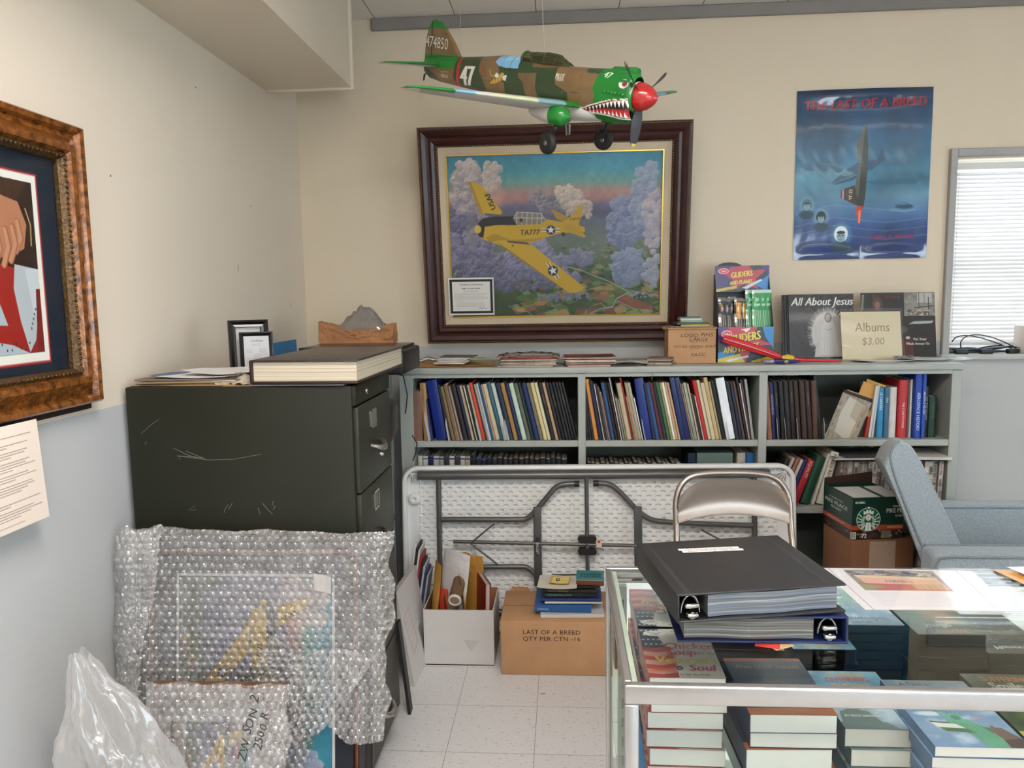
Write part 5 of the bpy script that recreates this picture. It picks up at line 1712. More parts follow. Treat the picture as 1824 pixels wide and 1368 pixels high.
# envelope pile
m = MB().grid(lambda u, v: ((u - .5) * .46, (v - .5) * .22, .003 + .006 * math.sin(u * 7) ** 2 * v), 20, 10)
m.grid(lambda u, v: ((u - .5) * .46, (v - .5) * .22, .000 + .0045 * math.sin(u * 7) ** 2 * v), 20, 10, None, True, True)
tag(m.build('manila_envelope', mt('manila', '#b98a4a', .6, var=.1), None, lookm((-.565, 3.70, ZT), .05)), 'large orange manila envelope under the loose papers at the left of the bookcase', 'envelope')
for i in range(5):
    tag(MB().bbox(-.075, -.07, 0, .075, .07, .0055, .001, 1).build('card_stack', mt('card_%d' % (i % 2), ['#c8c2b8', '#b0a8a0'][i % 2], .6, var=.1), None, lookm((-.54 + .004 * i, 3.70, ZT + .0105 + i * .0058), .1 * (i % 3 - 1))), 'white card packet, %s from the bottom of the pile on the manila envelope' % ORD[i], 'cards', 'card packets on the manila envelope')
tag(MB().bbox(-.085, -.05, 0, .085, .06, .004, .001, 1).build('brochure', mt('slab_5c6468', '#5c6468', .35, var=.2, vscale=40), None, lookm((-.51, 3.72, ZT + .0405), -.1)), 'grey glossy brochure on top of the white card packets', 'brochure')
tag(MB().box(-.045, -.035, 0, .045, .035, .0015).build('sticky_note', mt('slab_a4bc50', '#a4bc50', .7), None, lookm((-.425, 3.66, ZT + .036), -.15)), 'yellow green sticky note on the card packets', 'note')
m = MB().tube([(-.04, 0, 0), (0, .01, .012), (.05, 0, .004)], .012, 10, None, True, [.006, .013, .007])
tag(m.build('foil_packet', mt('foil', '#a8a8aa', .25, .8, bump=.8, bscale=60), None, lookm((-.665, 3.70, ZT + .02), .1)), 'crumpled silver foil packet at the left of the manila envelope', 'packet')
# magazine piles
def pile(x, y, w, d, n, cols, nm, grp, rz=0, th=.004):
    z = ZT
    for i in range(n):
        c, cname_ = cols[i % len(cols)]
        rr_ = random.Random(i * 13 + n)
        t_ = th * (1 + .4 * rr_.random())
        tag(MB().bbox(-w / 2, -d / 2, 0, w / 2, d / 2, t_, .0008, 1).build('magazine', mt('slab_' + c.strip('#'), c, .45, var=.25, vscale=30), None,
            lookm((x + rr_.uniform(-.012, .012), y + rr_.uniform(-.012, .012), z), rz + rr_.uniform(-.05, .05))), '%s magazine, %s from the bottom of the %s' % (cname_, ORD[i], nm), 'magazine', grp)
        z += t_ + .0003
    return z
z = pile(-.165, 3.66, .26, .20, 7, [('#b8aa98', 'cream'), ('#94887a', 'drab'), ('#c4b4a0', 'pale'), ('#a08c7c', 'tan')], 'left magazine pile', 'magazines in the left pile on the bookcase')
tag(MB().bbox(-.13, -.09, 0, .13, .09, .006, .001, 1).build('magazine', mt('slab_8e2424', '#8e2424', .4, var=.3, vscale=30), None, lookm((-.165, 3.66, z), -.02)), 'red covered magazine inside the clear plastic on the left pile', 'magazine')
def crumple(nx, ny, w, d, h, seed, base, fine=.5):
    n1 = fbm(ny + 1, nx + 1, 6, 4, seed)
    n2 = fbm(ny + 1, nx + 1, 14, 2, seed + 3)
    return lambda u, v: ((u - .5) * w, (v - .5) * d, base + h * max(0, math.sin(u * PI)) ** .5 * max(0, math.sin(v * PI)) ** .5 * (.4 + n1[int(v * ny)][int(u * nx)] * .9) + (n2[int(v * ny)][int(u * nx)] - .5) * h * fine)
CLR = mglass('clear_bag', '#f4f4f4', 2.2, .08, .22, '#c8c4c0')
m = MB().grid(crumple(60, 36, .30, .20, .022, 5, .003), 60, 36)
tag(m.build('plastic_bag', CLR, None, lookm((-.165, 3.66, z + .006), .0)), 'crumpled clear plastic bag over the red magazine on the left pile', 'bag')
z = pile(.125, 3.67, .235, .20, 8, [('#c4b0a0', 'cream'), ('#8c3c34', 'brick'), ('#b8a090', 'tan'), ('#4a4044', 'dark'), ('#c8b8a8', 'pale')], 'second magazine pile', 'magazines in the second pile on the bookcase', 0, .0042)
cv = Cv(90, 60, '#6e2c28'); cv.noise(.3, 12, 7); cv.rect(6, 8, 60, 26, '#b46a50', .6); cv.rect(30, 34, 84, 52, '#2a2224', .7); cv.scribble(8, 40, 40, 54, 3, '#d0b8a8', 5)
sheet('magazine', 'dark red magazine on top of the second pile', 'magazine', .125, 3.67, z, .24, .19, .04, cv, curl=.002)
tag(MB().bbox(-.06, -.05, 0, .06, .05, .008, .001, 1).build('notebook', mt('slab_1c1c20', '#1c1c20', .5), None, lookm((.275, 3.60, ZT), .2)), 'small black notebook beside the second magazine pile', 'notebook')
for i, (x, y, rz, rx) in enumerate(((.345, 3.66, -.5, .03), (.385, 3.67, -.28, .05), (.42, 3.64, -.4, .0))):
    sheet('white_sheet', ['lowest', 'middle', 'topmost'][i] + ' white sheet left of the string tied bundle', 'paper', x, y, ZT + .001 + i * .003, .21, .13, rz, None, '#dcdad4', .012)
t = thing('card_bundle', 'small bundle of cards tied with string at the bookcase front edge', 'bundle', lookm((.455, 3.60, ZT), -.25))
for k in range(5):
    MB().bbox(-.055, -.045, k * .0075, .055, .045, k * .0075 + .007, .001, 1).build('card', mt('slab_' + ['8a7868', 'b0a090', '4a3c34', 'a09080', '6c5c50'][k], '#' + ['8a7868', 'b0a090', '4a3c34', 'a09080', '6c5c50'][k], .6), t, lookm((0, 0, 0), .04 * (k % 3 - 1)))
m = MB().tube([(-.02, -.049, -.0), (-.02, -.05, .038), (-.02, .046, .040)], .0014, 6)
m.tube([(-.02, -.049, .02), (-.032, -.062, -.01), (-.028, -.064, -.045), (-.034, -.065, -.065)], .0012, 6)
m.build('string', mt('twine', '#7c6c58', .8), t)
# cardboard box with handwriting
CB = mt('cardboard', '#b58a63', .75, var=.08, vscale=10, bump=.1, bscale=60)
t = thing('cardboard_box', 'small cardboard box reading LOGO PINS LARGE on the bookcase', 'box', lookm((.607, 3.645, ZT), -.03))
MB().bbox(-.112, 0, 0, .110, .17, .168, .003, 1).build('box_body', CB, t)
m = MB()
m.box(-.118, -.004, .166, .114, .09, .170, lookm((0, 0, 0), 0, .05))
m.box(-.125, .09, .160, .112, .175, .171)
m.build('flap', mt('cardboard_light', '#b48e66', .75, var=.08), t)
m = MB()
ink = lambda st, h, x, z, xs=1.2: m.text(st, h, lookm((x, -.0012, z)), xs, .18, 'l', .25, len(st))
ink('LOGO PINS', .024, -.055, .128)
ink('LARGE', .024, -.015, .106)
ink('TO BE GIVEN AWAY', .017, -.086, .076, 1.35)
ink('PACC', .022, -.005, .036)
m.tube([(-.008, -.0012, .101), (.06, -.0012, .103)], .0006, 4)
m.tube([(-.01, -.0012, .071), (.035, -.0012, .073)], .0006, 4)
m.build('handwriting', mt('marker_brown', '#4a2c20', .6), t)
for i, (w_, d_, th, c, nm, x, rz) in enumerate(((.20, .12, .006, '#8a7c68', 'frayed grey card pad, lowest on the logo pins box', .60, .05), (.13, .10, .007, '#c8ae30', 'yellow card on the logo pins box', .625, -.05), (.15, .10, .010, '#4c4a46', 'dark notepad on the logo pins box', .61, .08), (.105, .09, .008, '#6aa39a', 'pale teal notepad near the top of the small pile', .612, -.06), (.10, .08, .010, '#c4b48c', 'cream block of notes second from the top', .605, .02), (.10, .08, .006, '#2c6890', 'blue notebook topmost on the logo pins box', .605, -.04))):
    zz = [.1712, .1775, .1848, .1952, .2035, .2138][i]
    tag(MB().bbox(-w_ / 2, -d_ / 2, 0, w_ / 2, d_ / 2, th, .001, 1).build('notepad', mt('slab_' + c[1:], c, .5, var=.15), None, lookm((x, 3.715, ZT + zz), rz)), nm, 'notepad')
# glider display box
def glider_canvas(W, H, foot):
    cv = Cv(W, H, '#16141c')
    if foot:
        cv.poly([(0, 0), (W * .45, 0), (W * .2, H)], '#3a1a5c')
        cv.poly([(0, H * .0), (W * .3, 0), (0, H * .5)], '#4c2470')
        cv.poly([(W * .18, 0), (W * .72, 0), (W * .6, H * .28), (W, H * .5), (W * .62, H * .55), (W * .5, H), (W * .34, H * .6), (W * .05, H * .75), (W * .28, H * .4)], '#b82030')
        cv.poly([(W * .8, 0), (W, 0), (W, H * .6), (W * .86, H * .3)], '#1c7cc0')
        cv.poly([(0, H * .72), (W * .3, H * .6), (W * .3, H), (0, H)], '#1c7cc0')
        cv.poly([(0, H * .9), (W * .4, H * .75), (W * .5, H), (0, H)], '#c8b820')
        cv.poly([(W * .62, H * .95), (W, H * .8), (W, H), (W * .6, H)], '#c8b820')
        cv.text('GLIDERS', W * .22, H * .50, H * .34, '#1a1410', .16, .68, .08, .05)
        cv.text('GLIDERS', W * .21, H * .48, H * .34, '#d8c832', .16, .68, .08, .05)
        cv.text('AND PLANES', W * .12, H * .78, H * .27, '#1a1410', .14, .62, .08, .05)
        cv.text('AND PLANES', W * .11, H * .76, H * .27, '#d8c832', .14, .62, .08, .05)
        cv.poly([(W * .15, H * .93), (W * .55, H * .80), (W * .56, H * .85), (W * .2, H * .98)], '#d8d8dc')
        cv.poly([(W * .4, H * .08), (W * .58, H * .02), (W * .56, H * .10), (W * .5, H * .16), (W * .47, H * .1)], '#d0d4dc')
    else:
        cv.poly([(0, 0), (W * .35, 0), (W * .2, H), (0, H)], '#3c1a60')
        cv.poly([(W * .3, H * .05), (W * .62, 0), (W * .7, H * .2), (W, H * .1), (W * .76, H * .5), (W * .8, H * .9), (W * .55, H * .7), (W * .3, H * .95), (W * .34, H * .55), (W * .15, H * .3)], '#b01c2c')
        cv.poly([(W * .82, 0), (W, 0), (W, H * .4)], '#3a1a60')
        cv.poly([(W * .74, H * .75), (W, H * .35), (W, H)], '#1c7cc0')
        cv.text('GLIDERS', W * .30, H * .47, H * .30, '#d8c832', .10, .72, .05, .05)
        cv.text('AND PLANES', W * .28, H * .74, H * .22, '#d8c832', .08, .66, .05, .05)
        cv.poly([(0, H * .90), (W * .40, H * .76), (W * .42, H * .86), (W * .03, H)], '#c8a820')
        cv.poly([(W * .5, H * .85), (W * .85, H * .52), (W * .88, H * .57), (W * .6, H * .9)], '#c8ccd4')
    cv.ell(W * .16, H * .20, W * .105, H * .12, '#c02028')
    cv.ell(W * .16, H * .20, W * .095, H * .10, '#e4d8d8')
    cv.ell(W * .16, H * .20, W * .085, H * .085, '#c8303a')
    cv.text('Guillow', W * .16, H * .235, H * .10, '#f0e4e0', 0, .6, .2, .02, align='c')
    return cv
t = thing('glider_display_box', 'tall cardboard shop display of toy gliders standing on the bookcase', 'display box', lookm((.868, 3.70, ZT), -.02))
m = MB()
m.box(-.13, 0, 0, .127, .003, .168)
m.box(-.13, 0, 0, -.127, .14, .17)
m.box(.124, 0, 0, .127, .14, .17)
m.box(-.13, .137, 0, .127, .14, .42)
m.box(-.13, 0, 0, .127, .14, .003)
m.prism([(0, .168), (.14, .168), (.14, .42), (.115, .42)], -.13, -.128, None, 'x')
m.prism([(0, .168), (.14, .168), (.14, .42), (.115, .42)], .125, .127, None, 'x')
m.build('box_shell', mt('dark_card', '#2a2a30', .5), t)
link('front_print', cmesh('front_print', glider_canvas(230, 150, True), lambda U, V: (-.13 + U * .257, -.0012 + 0 * U, (1 - V) * .168)), mcol('shiny_card', .3), t)
hd = Cv(230, 112, '#16141c')
def fhead(U, V):
    return -.130 + U * .257, .108 + .0 * U, .335 + (1 - V) * .125
h_ = link('header_print', cmesh('header_print', glider_canvas(230, 112, False), fhead), mcol('shiny_card'), t)
MB().box(-.130, .109, .335, .127, .112, .46).build('header_card', mt('dark_card'), t)
m = MB().prism([(-.062 + .062 * 0 + .06 * math.cos(a_), .455 + .022 * math.sin(a_)) for a_ in np.linspace(0, PI, 12)], .1085, .1115)
m.build('header_tab', mt('tab_black', '#241a20', .4), t)
# packets in the display
for i in range(9):
    g = i >= 5
    cv = Cv(40, 90, '#2e9450' if g else '#25201e')
    if g:
        cv.rect(0, 0, 40, 8, '#bcd8cc'); cv.text('Jet', 20, 26, 13, '#cfe4da', .05, 1.0, .1, .05, align='c'); cv.text('Stream', 20, 37, 11, '#cfe4da', .05, .8, .1, .05, align='c')
        for k in range(5):
            cv.line([(5 + k * 7, 48), (3 + k * 8, 88)], 3, '#c8ccc8', .75)
    else:
        cv.rect(0, 0, 40, 10, '#a8a4a0', .6); cv.text('Sky', 6, 26, 11, '#c8a040', .1, 1, .2, .04)
        cv.line([(4, 34), (34, 30)], 3, '#b03028', .8)
        if i in (3, 4):
            cv.poly([(8, 12), (34, 14), (30, 60), (10, 60)], '#c88828')
            cv.line([(20, 16), (20, 56)], 3, '#e4c070')
        for k in range(4):
            cv.line([(5 + k * 9, 50), (8 + k * 8, 88)], 4, '#b8b4ac', .8)
    xw = .040 if not g else .046
    xx = -.122 + i * .0255 if not g else .008 + (i - 5) * .026
    hh = [.155, .150, .158, .152, .148][i] if not g else .19
    me = cmesh('glider_packet', cv, lambda U, V: (U * xw, -.003 * np.sin(U * PI) - .002 * np.sin(V * 9), (1 - V) * hh))
    tag(link('glider_packet', me, mcol('foil_pack', .22, coat=.5), None, lookm((.868 + xx, 3.705 + .012 + .01 * (i % 3) + (0 if g else .02), ZT + .165 - .01), 0, -.16)),
        ('green toy glider packet, %s from the left of the green ones' % ORD[i - 5]) if g else ('%s toy glider packet, %s from the left in the display' % ('orange' if i in (3, 4) else 'black and silver', ORD[i])), 'toy packet', 'toy glider packets in the display box')
# red foam glider, blue toy plane with yellow canopy
t = thing('toy_rocket', 'long red plastic toy glider body with yellow nose on the bookcase edge', 'toy')
m = MB()
pth = [(.742, 3.60, 1.352), (.79, 3.60, 1.336), (.85, 3.598, 1.316), (.92, 3.596, 1.292), (.98, 3.594, 1.270), (1.012, 3.592, 1.258)]
m.tube(pth, .02, 12, None, True, [.017, .022, .020, .018, .016, .008], .5)
m.tube([(1.01, 3.592, 1.256), (1.12, 3.592, 1.248), (1.28, 3.60, 1.240)], .008, 8, None, True, [.009, .008, .004], .6)
m.build('red_body', mt('toy_red', '#c8202c', .25, coat=.4), t)
for dz in (-.004, .006):
    MB().tube([(p[0], p[1] - .0105, p[2] + dz) for p in pth[:5]], .0016, 5).build('raised_rib', mt('toy_red_rib', '#a01820', .3), t)
MB().tube([(1.006, 3.588, 1.258), (1.03, 3.586, 1.262), (1.055, 3.588, 1.258), (1.062, 3.588, 1.25)], .015, 12, None, True, [.010, .016, .012, .003]).build('yellow_nose', mt('toy_yellow', '#cfae2a', .3), t)
t = thing('toy_aeroplane', 'small dark blue toy aeroplane with yellow wheel under the red glider', 'toy')
MB().tube([(.95, 3.585, 1.243), (.985, 3.583, 1.246), (1.03, 3.583, 1.247), (1.07, 3.585, 1.243), (1.09, 3.586, 1.242)], .012, 12, None, True, [.004, .011, .013, .008, .002]).build('fuselage', mt('toy_blue', '#1c2260', .35), t)
MB().box(-.03, -.012, 0, .02, .014, .012).build('union_flag_tail', mt('toy_pale', '#8a7c9a', .5, var=.6, vscale=60), t, lookm((.945, 3.582, 1.240), .2))
m = MB().lathe([(0, -.004), (.009, -.004), (.010, 0), (.009, .004), (0, .004)], 16, lookm((1.022, 3.572, 1.2415), 0, PI / 2))
m.build('wheel', mt('toy_yellow_dark', '#a8a034', .4), t)
MB().box(-.02, -.03, 0, .05, .03, .003).build('wing', mt('toy_blue'), t, lookm((1.0, 3.59, 1.238), .1))
# albums leaning on the wall
def album(name, label, x, w, h, cv, n, y0):
    rx = -.27
    M = lookm((x, y0, ZT + .001), 0, -.16)
    t_ = thing(name, label, 'record album', M)
    MB().bbox(-w / 2, 0, 0, w / 2, .004, h, .0008, 1).build('sleeve', mt('sleeve_black', '#16161a', .4), t_)
    link('cover_print', cmesh('cover_print', cv, lambda U, V: ((U - .5) * w, -.0008 + 0 * U, (1 - V) * h)), mcol('album_gloss', .22, coat=.3), t_)
    return t_
a1 = Cv(250, 250, '#242328')
a1.noise(.1, 10, 4)
a1.text('All About Jesus', 128, 44, 44, '#d6d4d0', 0, .86, .25, .025, align='c')
gl_r = random.Random(3)
for i in range(420):
    a_ = gl_r.random() * 2 * PI
    r0, r1 = .80, 1.0 + gl_r.random() * .12
    a1.line([(150 + 74 * r0 * math.cos(a_), 150 + 92 * r0 * math.sin(a_)), (150 + 74 * r1 * math.cos(a_), 150 + 92 * r1 * math.sin(a_))], 1.1, '#b4b2ae', .6)
a1.ell(150, 152, 64, 84, '#c4c2be', .92, .15)
a1.poly([(118, 120), (182, 120), (206, 245), (96, 245)], '#bdbab6')
a1.poly([(138, 96), (166, 96), (176, 130), (190, 236), (116, 236), (128, 130)], '#cdcbc8')
a1.ell(151, 92, 14, 20, '#75716e'); a1.ell(151, 94, 8.5, 13, '#a8a29c'); a1.line([(147, 92), (149, 92)], 1.3, '#3a3836'); a1.line([(153, 92), (156, 92)], 1.3, '#3a3836'); a1.line([(148, 102), (154, 102)], 1, '#4a4644')
for xx in (120, 132, 144, 158, 170, 182):
    a1.line([(151 + (xx - 151) * .5, 124), (xx, 236)], 1, '#8c8986', .6)
a1.line([(138, 134), (150, 142), (164, 134)], 1.3, '#6c6a68'); a1.line([(112, 190), (105, 205)], 2, '#8c8884')
a1.scribble(70, 238, 240, 246, 1, '#8c8a88', 2)
# album sleeves stacked behind, only their edges show
for k in range(3):
    tag(MB().bbox(-.157, 0, 0, .157, .0035, .318, .0008, 1).build('record_album', mt('sleeve_dark%d' % k, ['#1c1b1e', '#26242a', '#17171a'][k], .4), None, lookm((1.272 - .010 * k, 3.868 + .005 * (k + 1) + .003, ZT + .001), 0, -.16)), ['dark record sleeve directly behind the white robed figure album', 'dark record sleeve, second behind the white robed figure album', 'dark record sleeve hindmost behind the white robed figure album'][k], 'record album')
album('record_album', 'black record album with white cursive title and glowing robed figure', 1.280, .315, .320, a1, 1, 3.868)
a2_ = Cv(250, 240, '#1d1a1c')
a2_.rect(146, 0, 250, 88, '#7a766e'); a2_.noise(.2, 14, 6)
a2_.rect(190, 4, 240, 40, '#a8a49c'); a2_.line([(196, 0), (196, 60)], 2, '#2a2826'); a2_.line([(180, 58), (244, 52)], 3, '#2a2826'); a2_.line([(228, 20), (228, 88)], 3, '#2a2826'); a2_.line([(214, 6), (214, 40)], 1.5, '#4a4844')
for i in range(30):
    a2_.ell(150 + gl_r.random() * 80, 66 + gl_r.random() * 18, 4, 3, ['#6a4a3c', '#9c8678', '#3a2c28', '#b8a89a'][i % 4], .8)
a2_.text('Soul Saviour', 88, 24, 24, '#5c2420', 0, .8, 0, .03, align='c')
a2_.ell(56, 44, 18, 24, '#4c3428'); a2_.ell(56, 46, 9, 13, '#7c5c48'); a2_.line([(8, 10), (4, 60)], 8, '#c8c4c0', .5)
a2_.poly([(160, 118), (176, 108), (244, 106), (236, 116)], '#9aa4a2'); a2_.ell(142, 138, 14, 14, '#5c5c5c', .6, .5)
a2_.poly([(134, 168), (172, 172), (176, 240), (140, 240)], '#4a1c1c')
for xx in (142, 150, 160, 168):
    a2_.line([(xx, 172), (xx + 2, 238)], 1.3, '#7c3830', .8)
a2_.ell(156, 168, 8, 5, '#b8b0a8')
a2_.text('Put Your', 196, 178, 14, '#c8c4c0', 0, .85, 0, .04, align='c'); a2_.text('Whole Armour On', 188, 194, 13, '#c8c4c0', 0, .75, 0, .04, align='c')
album('record_album', 'dark record album with old photograph corner, behind the price sign', 1.655, .355, .322, a2_, 1, 3.880)
# price sign in a plastic sleeve
t = thing('price_sign', 'cream handwritten Albums 3.00 sign in a clear plastic sleeve', 'sign', lookm((1.490, 3.785, ZT + .001), .03, -.20))
s_ = Cv(170, 138, '#d6c9ac')
s_.text('Albums', 88, 58, 38, '#8c7658', 0, .85, .05, 0, align='c'); s_.text('$3.00', 88, 96, 30, '#968468', 0, .95, .1, 0, align='c')
link('card', cmesh('card', s_, upright(.285, .232, .004)), mcol('paper_print'), t)
m = MB().grid(lambda u, v: ((u - .5) * .298, -.010 - .004 * math.sin(u * 3) - .003 * math.sin(v * 5 + u * 2), v * .246), 16, 14)
m.build('plastic_sleeve', mglass('sleeve_film', '#fbfaf6', .8, .06, .03, '#ffffff'), t)
# papers at the right end
sheet('white_sheet', 'large white sheet of paper hanging over the right end of the bookcase', 'paper', 1.75, 3.74, ZT + .001, .33, .18, -.14, None, '#d2cfcb', .012)
sheet('white_sheet', 'white sheet under the red glider tip and the price sign', 'paper', 1.50, 3.68, ZT + .001, .28, .12, .08, None, '#d8d4ce', .008)
lb = Cv(110, 26, '#dcdad8'); lb.rect(2, 3, 108, 23, '#23386c'); lb.text('MADE IN U.S.A.', 55, 18, 15, '#e4e4e8', 0, .9, 0, .04, align='c')
sheet('printed_label', 'blue and white label reading MADE IN USA at the bookcase right end', 'label', 1.715, 3.66, ZT + .015, .13, .035, -.04, lb, curl=.002)
lb = Cv(60, 40, '#8c8c8e'); lb.rect(6, 5, 54, 18, '#2a2a2c'); lb.scribble(6, 22, 54, 38, 3, '#3a3a3a', 2); lb.rect(14, 8, 40, 14, '#c8c8c8')
sheet('printed_card', 'small grey printed card left of the blue label', 'card', 1.60, 3.70, ZT + .014, .085, .05, -.2, lb, curl=.002, rx=.25)
sheet('green_card', 'small green card right of the blue label', 'card', 1.80, 3.69, ZT + .014, .06, .045, .1, None, '#5c9a78', .002)
m = MB().tube([(1.20 + .02 * math.cos(a_ * 1.0) + a_ * .04, 3.575 + .03 * math.sin(a_ * 1.3), ZT + .002) for a_ in np.linspace(0, 9, 60)], .0011, 5)
tag(m.build('string', mt('white_string', '#cfcac4', .8)), 'loose white string lying along the bookcase front edge', 'string')
# window sill clutter
for i, (seed, nm) in enumerate(((3, 'black power cable looping highest on the window sill'), (8, 'black cable lying tangled along the left of the window sill'), (15, 'thin black cable tangled at the right of the window sill'), (21, 'thick black cable heap in the middle of the window sill'))):
    r = random.Random(seed)
    pts = []
    n = 34
    cx, sp = [2.15, 2.05, 2.25, 2.14][i], [.16, .12, .12, .14][i]
    for k in range(n):
        tt = k / n * 2 * PI * 3.2
        z = 1.241 + [.0, .003, .006, .012][i] + (.09 * max(0, math.sin(tt * .5 + 1)) ** 3 if i == 0 else .018 * max(0, math.sin(tt * .9 + i)))
        pts.append((cx + sp * math.cos(tt * .83 + seed) * (1 + .2 * math.sin(tt * .3)), 4.055 + .033 * math.sin(tt * 1.27 + seed), z))
    P3 = [pts[0]]
    for k in range(n - 1):
        for q_ in range(1, 5):
            f_ = q_ / 4
            f_ = f_
            P3.append(tuple(pts[k][c] * (1 - f_) + pts[k + 1][c] * f_ for c in range(3)))
    A_ = np.array(P3)
    for _ in range(4):
        A_[1:-1] = (A_[:-2] + A_[1:-1] * 2 + A_[2:]) / 4
    tag(MB().tube([tuple(p) for p in A_], [.0030, .0030, .002, .0042][i], 7).build('cable', mt('cable_black', '#17171a', .4)), nm, 'cable')
for i, (x, nm) in enumerate(((2.02, 'left'), (2.14, 'middle'), (2.27, 'right'))):
    tag(MB().bbox(-.03, -.016, 0, .03, .016, .024, .004, 2).build('power_adapter', mt('adapter_black', '#1a1a1d', .45), None, lookm((x, 4.02, 1.2345), .3 * (i - 1))), nm + ' one of three black power adapters on the window sill', 'adapter')
tag(MB().bbox(2.315, 4.00, 1.2345, 2.50, 4.10, 1.375, .003, 1).build('cardboard_box', mt('slab_c8b8ac', '#c8b8ac', .7)), 'pale box at the right on the window sill', 'box')

# ------------------------------------------------------------------ filing cabinet and what lies on it
def cab_mat():
    m = mt('cabinet_green', '#202116', .55, var=.10, vscale=3, bump=.06, bscale=150, spec=.3)
    return m
GC = cab_mat()
CH = mt('chrome', '#b8b6b0', .16, .95)
cb = thing('filing_cabinet', 'tall dark olive green four drawer metal filing cabinet by the left wall', 'filing cabinet', lookm((-1.352, 2.262, 0)))
CW, CD, CHt = .722, .455, 1.30      # x length, y depth, height
m = MB()
m.bbox(0, 0, 0.02, CW - .012, CD, CHt, .004, 2)
m.box(.02, .02, 0, CW - .04, CD - .02, .022)
m.build('body', GC, cb)
# scratches: real thin bare marks
SCR = mt('scratch', '#88857a', .6)
def scr(pts, r=.0008):
    return [(CW * 0 + (x + 1.352), -.0004, z) for x, z in pts]
m = MB()
rs = random.Random(9)
for base in ([(-1.20, 1.085), (-1.16, 1.080), (-1.10, 1.072), (-1.02, 1.074), (-.93, 1.090)], [(-1.19, 1.072), (-1.195, 1.085), (-1.15, 1.083), (-1.12, 1.078)], [(-1.17, 1.10), (-1.14, 1.088), (-1.11, 1.075)], [(-1.21, 1.11), (-1.17, 1.09), (-1.13, 1.075)],
             [(-1.155, .925), (-1.175, .912), (-1.150, .913)], [(-1.045, .93), (-1.055, .918), (-1.06, .905)], [(-1.032, .935), (-1.045, .915)], [(-.935, .935), (-.92, .915), (-.905, .90)], [(-.95, .92), (-.945, .90)], [(-.90, .942), (-.905, .93), (-.895, .925), (-.903, .915)], [(-1.31, 1.155), (-1.28, 1.18), (-1.25, 1.20)], [(-1.30, 1.12), (-1.295, 1.13)]):
    MB().tube(scr(base), .00055, 4).build('scratch', SCR, cb)
dz = [.035, .345, .655, .962]
for k in range(4):
    z0, z1 = dz[k], dz[k] + (.302 if k < 3 else .270)
    d = MB().bbox(CW - .014, .012, z0, CW + .004, CD - .012, z1, .004, 2).build('drawer', mt('cabinet_front', '#2b2c22', .42, var=.12, vscale=4, spec=.4), cb)
    zc = z1 - .06
    yc = .19
    # label holder
    f = MB()
    for (a, b, c, e) in ((yc - .034, zc - .030, yc - .029, zc + .030), (yc + .029, zc - .030, yc + .034, zc + .030), (yc - .034, zc + .026, yc + .034, zc + .031), (yc - .034, zc - .031, yc + .034, zc - .026)):
        f.box(CW + .004, a, b, CW + .0085, c, e)
    f.build('label_holder', CH, d)
    MB().box(CW + .0042, yc - .029, zc - .026, CW + .005, yc + .029, zc + .026).build('label_card', mt('label_drab', '#6a675c', .7), d)
    hz = z0 + .118
    h = MB()
    h.tube([(CW + .004, yc - .050, hz + .010), (CW + .022, yc - .040, hz + .004), (CW + .034, yc - .01, hz - .006), (CW + .034, yc + .02, hz - .006), (CW + .022, yc + .050, hz + .004), (CW + .004, yc + .060, hz + .010)], .008, 10, None, True, [.006, .008, .010, .010, .008, .006], 1.5)
    h.build('handle', CH, d)
    h = MB().lathe([(.008, 0), (.008, .006), (.005, .014), (0, .015)], 12, Matrix.Translation((CW + .004, yc + .075, hz - .045)) @ Matrix.Rotation(PI / 2, 4, 'Y'))
    h.build('thumb_latch', CH, d)
MB().bbox(CW - .014, .002, 1.238, CW + .001, CD - .002, CHt, .003, 2).build('top_rail', GC, cb)
MB().lathe([(.009, 0), (.009, .004), (.006, .005), (0, .005)], 14, Matrix.Translation((CW + .001, .13, 1.268)) @ Matrix.Rotation(PI / 2, 4, 'Y')).build('lock', CH, cb)
ZK = 1.3005
# big bound album
def bigbook():
    t = thing('bound_album', 'very large thick dark brown bound book with cream page edges on the filing cabinet', 'book', Matrix.Translation((-.785, 2.262, ZK + .006)) @ Matrix.Rotation(-.02, 4, 'Z'))
    W_, D_, H_ = .325, .60, .066
    L_ = mt('brown_leather', '#3a302c', .33, var=.12, vscale=20, bump=.3, bscale=220)
    Lr = mt('brown_leather_edge', '#2a1611', .4)
    MB().bbox(-W_ / 2 - .004, -.006, H_ + .001, W_ / 2 + .006, D_, H_ + .008, .002, 2).build('front_cover', L_, t)
    MB().bbox(-W_ / 2 - .004, -.006, 0, W_ / 2 + .006, D_, .007, .002, 2).build('back_cover', Lr, t)
    MB().bbox(-W_ / 2 - .006, -.006, 0.001, -W_ / 2 + .003, D_, H_ + .006, .002, 2).build('spine', Lr, t)
    cv = Cv(120, 40, '#d2c6b0')
    r = random.Random(2)
    for i in range(26):
        y = r.random() * 40
        cv.line([(0, y), (120, y + r.uniform(-1.5, 1.5))], .8, r.choice(['#a8997e', '#b8aa90', '#8c7c64']), .5)
    x0, x1, y0, y1 = -W_ / 2 + .003, W_ / 2, .004, D_ - .004
    m = MB().box(x0, y0 + .001, .008, x1 - .001, y1, H_)
    p = m.build('page_block', mt('cream_pages', '#d2c6b0', .8, var=.05), t)
    link('page_edge', cmesh('page_edge', cv, lambda U, V: (x0 + U * (x1 - x0), y0 + .002 * np.sin(V * 20) * .1, .008 + (1 - V) * (H_ - .008))), mcol('paper_print'), p)
    link('page_edge', cmesh('page_edge', cv, lambda U, V: (x1 + 0 * U, y0 + U * (y1 - y0), .008 + (1 - V) * (H_ - .008))), mcol('paper_print'), p)
bigbook()
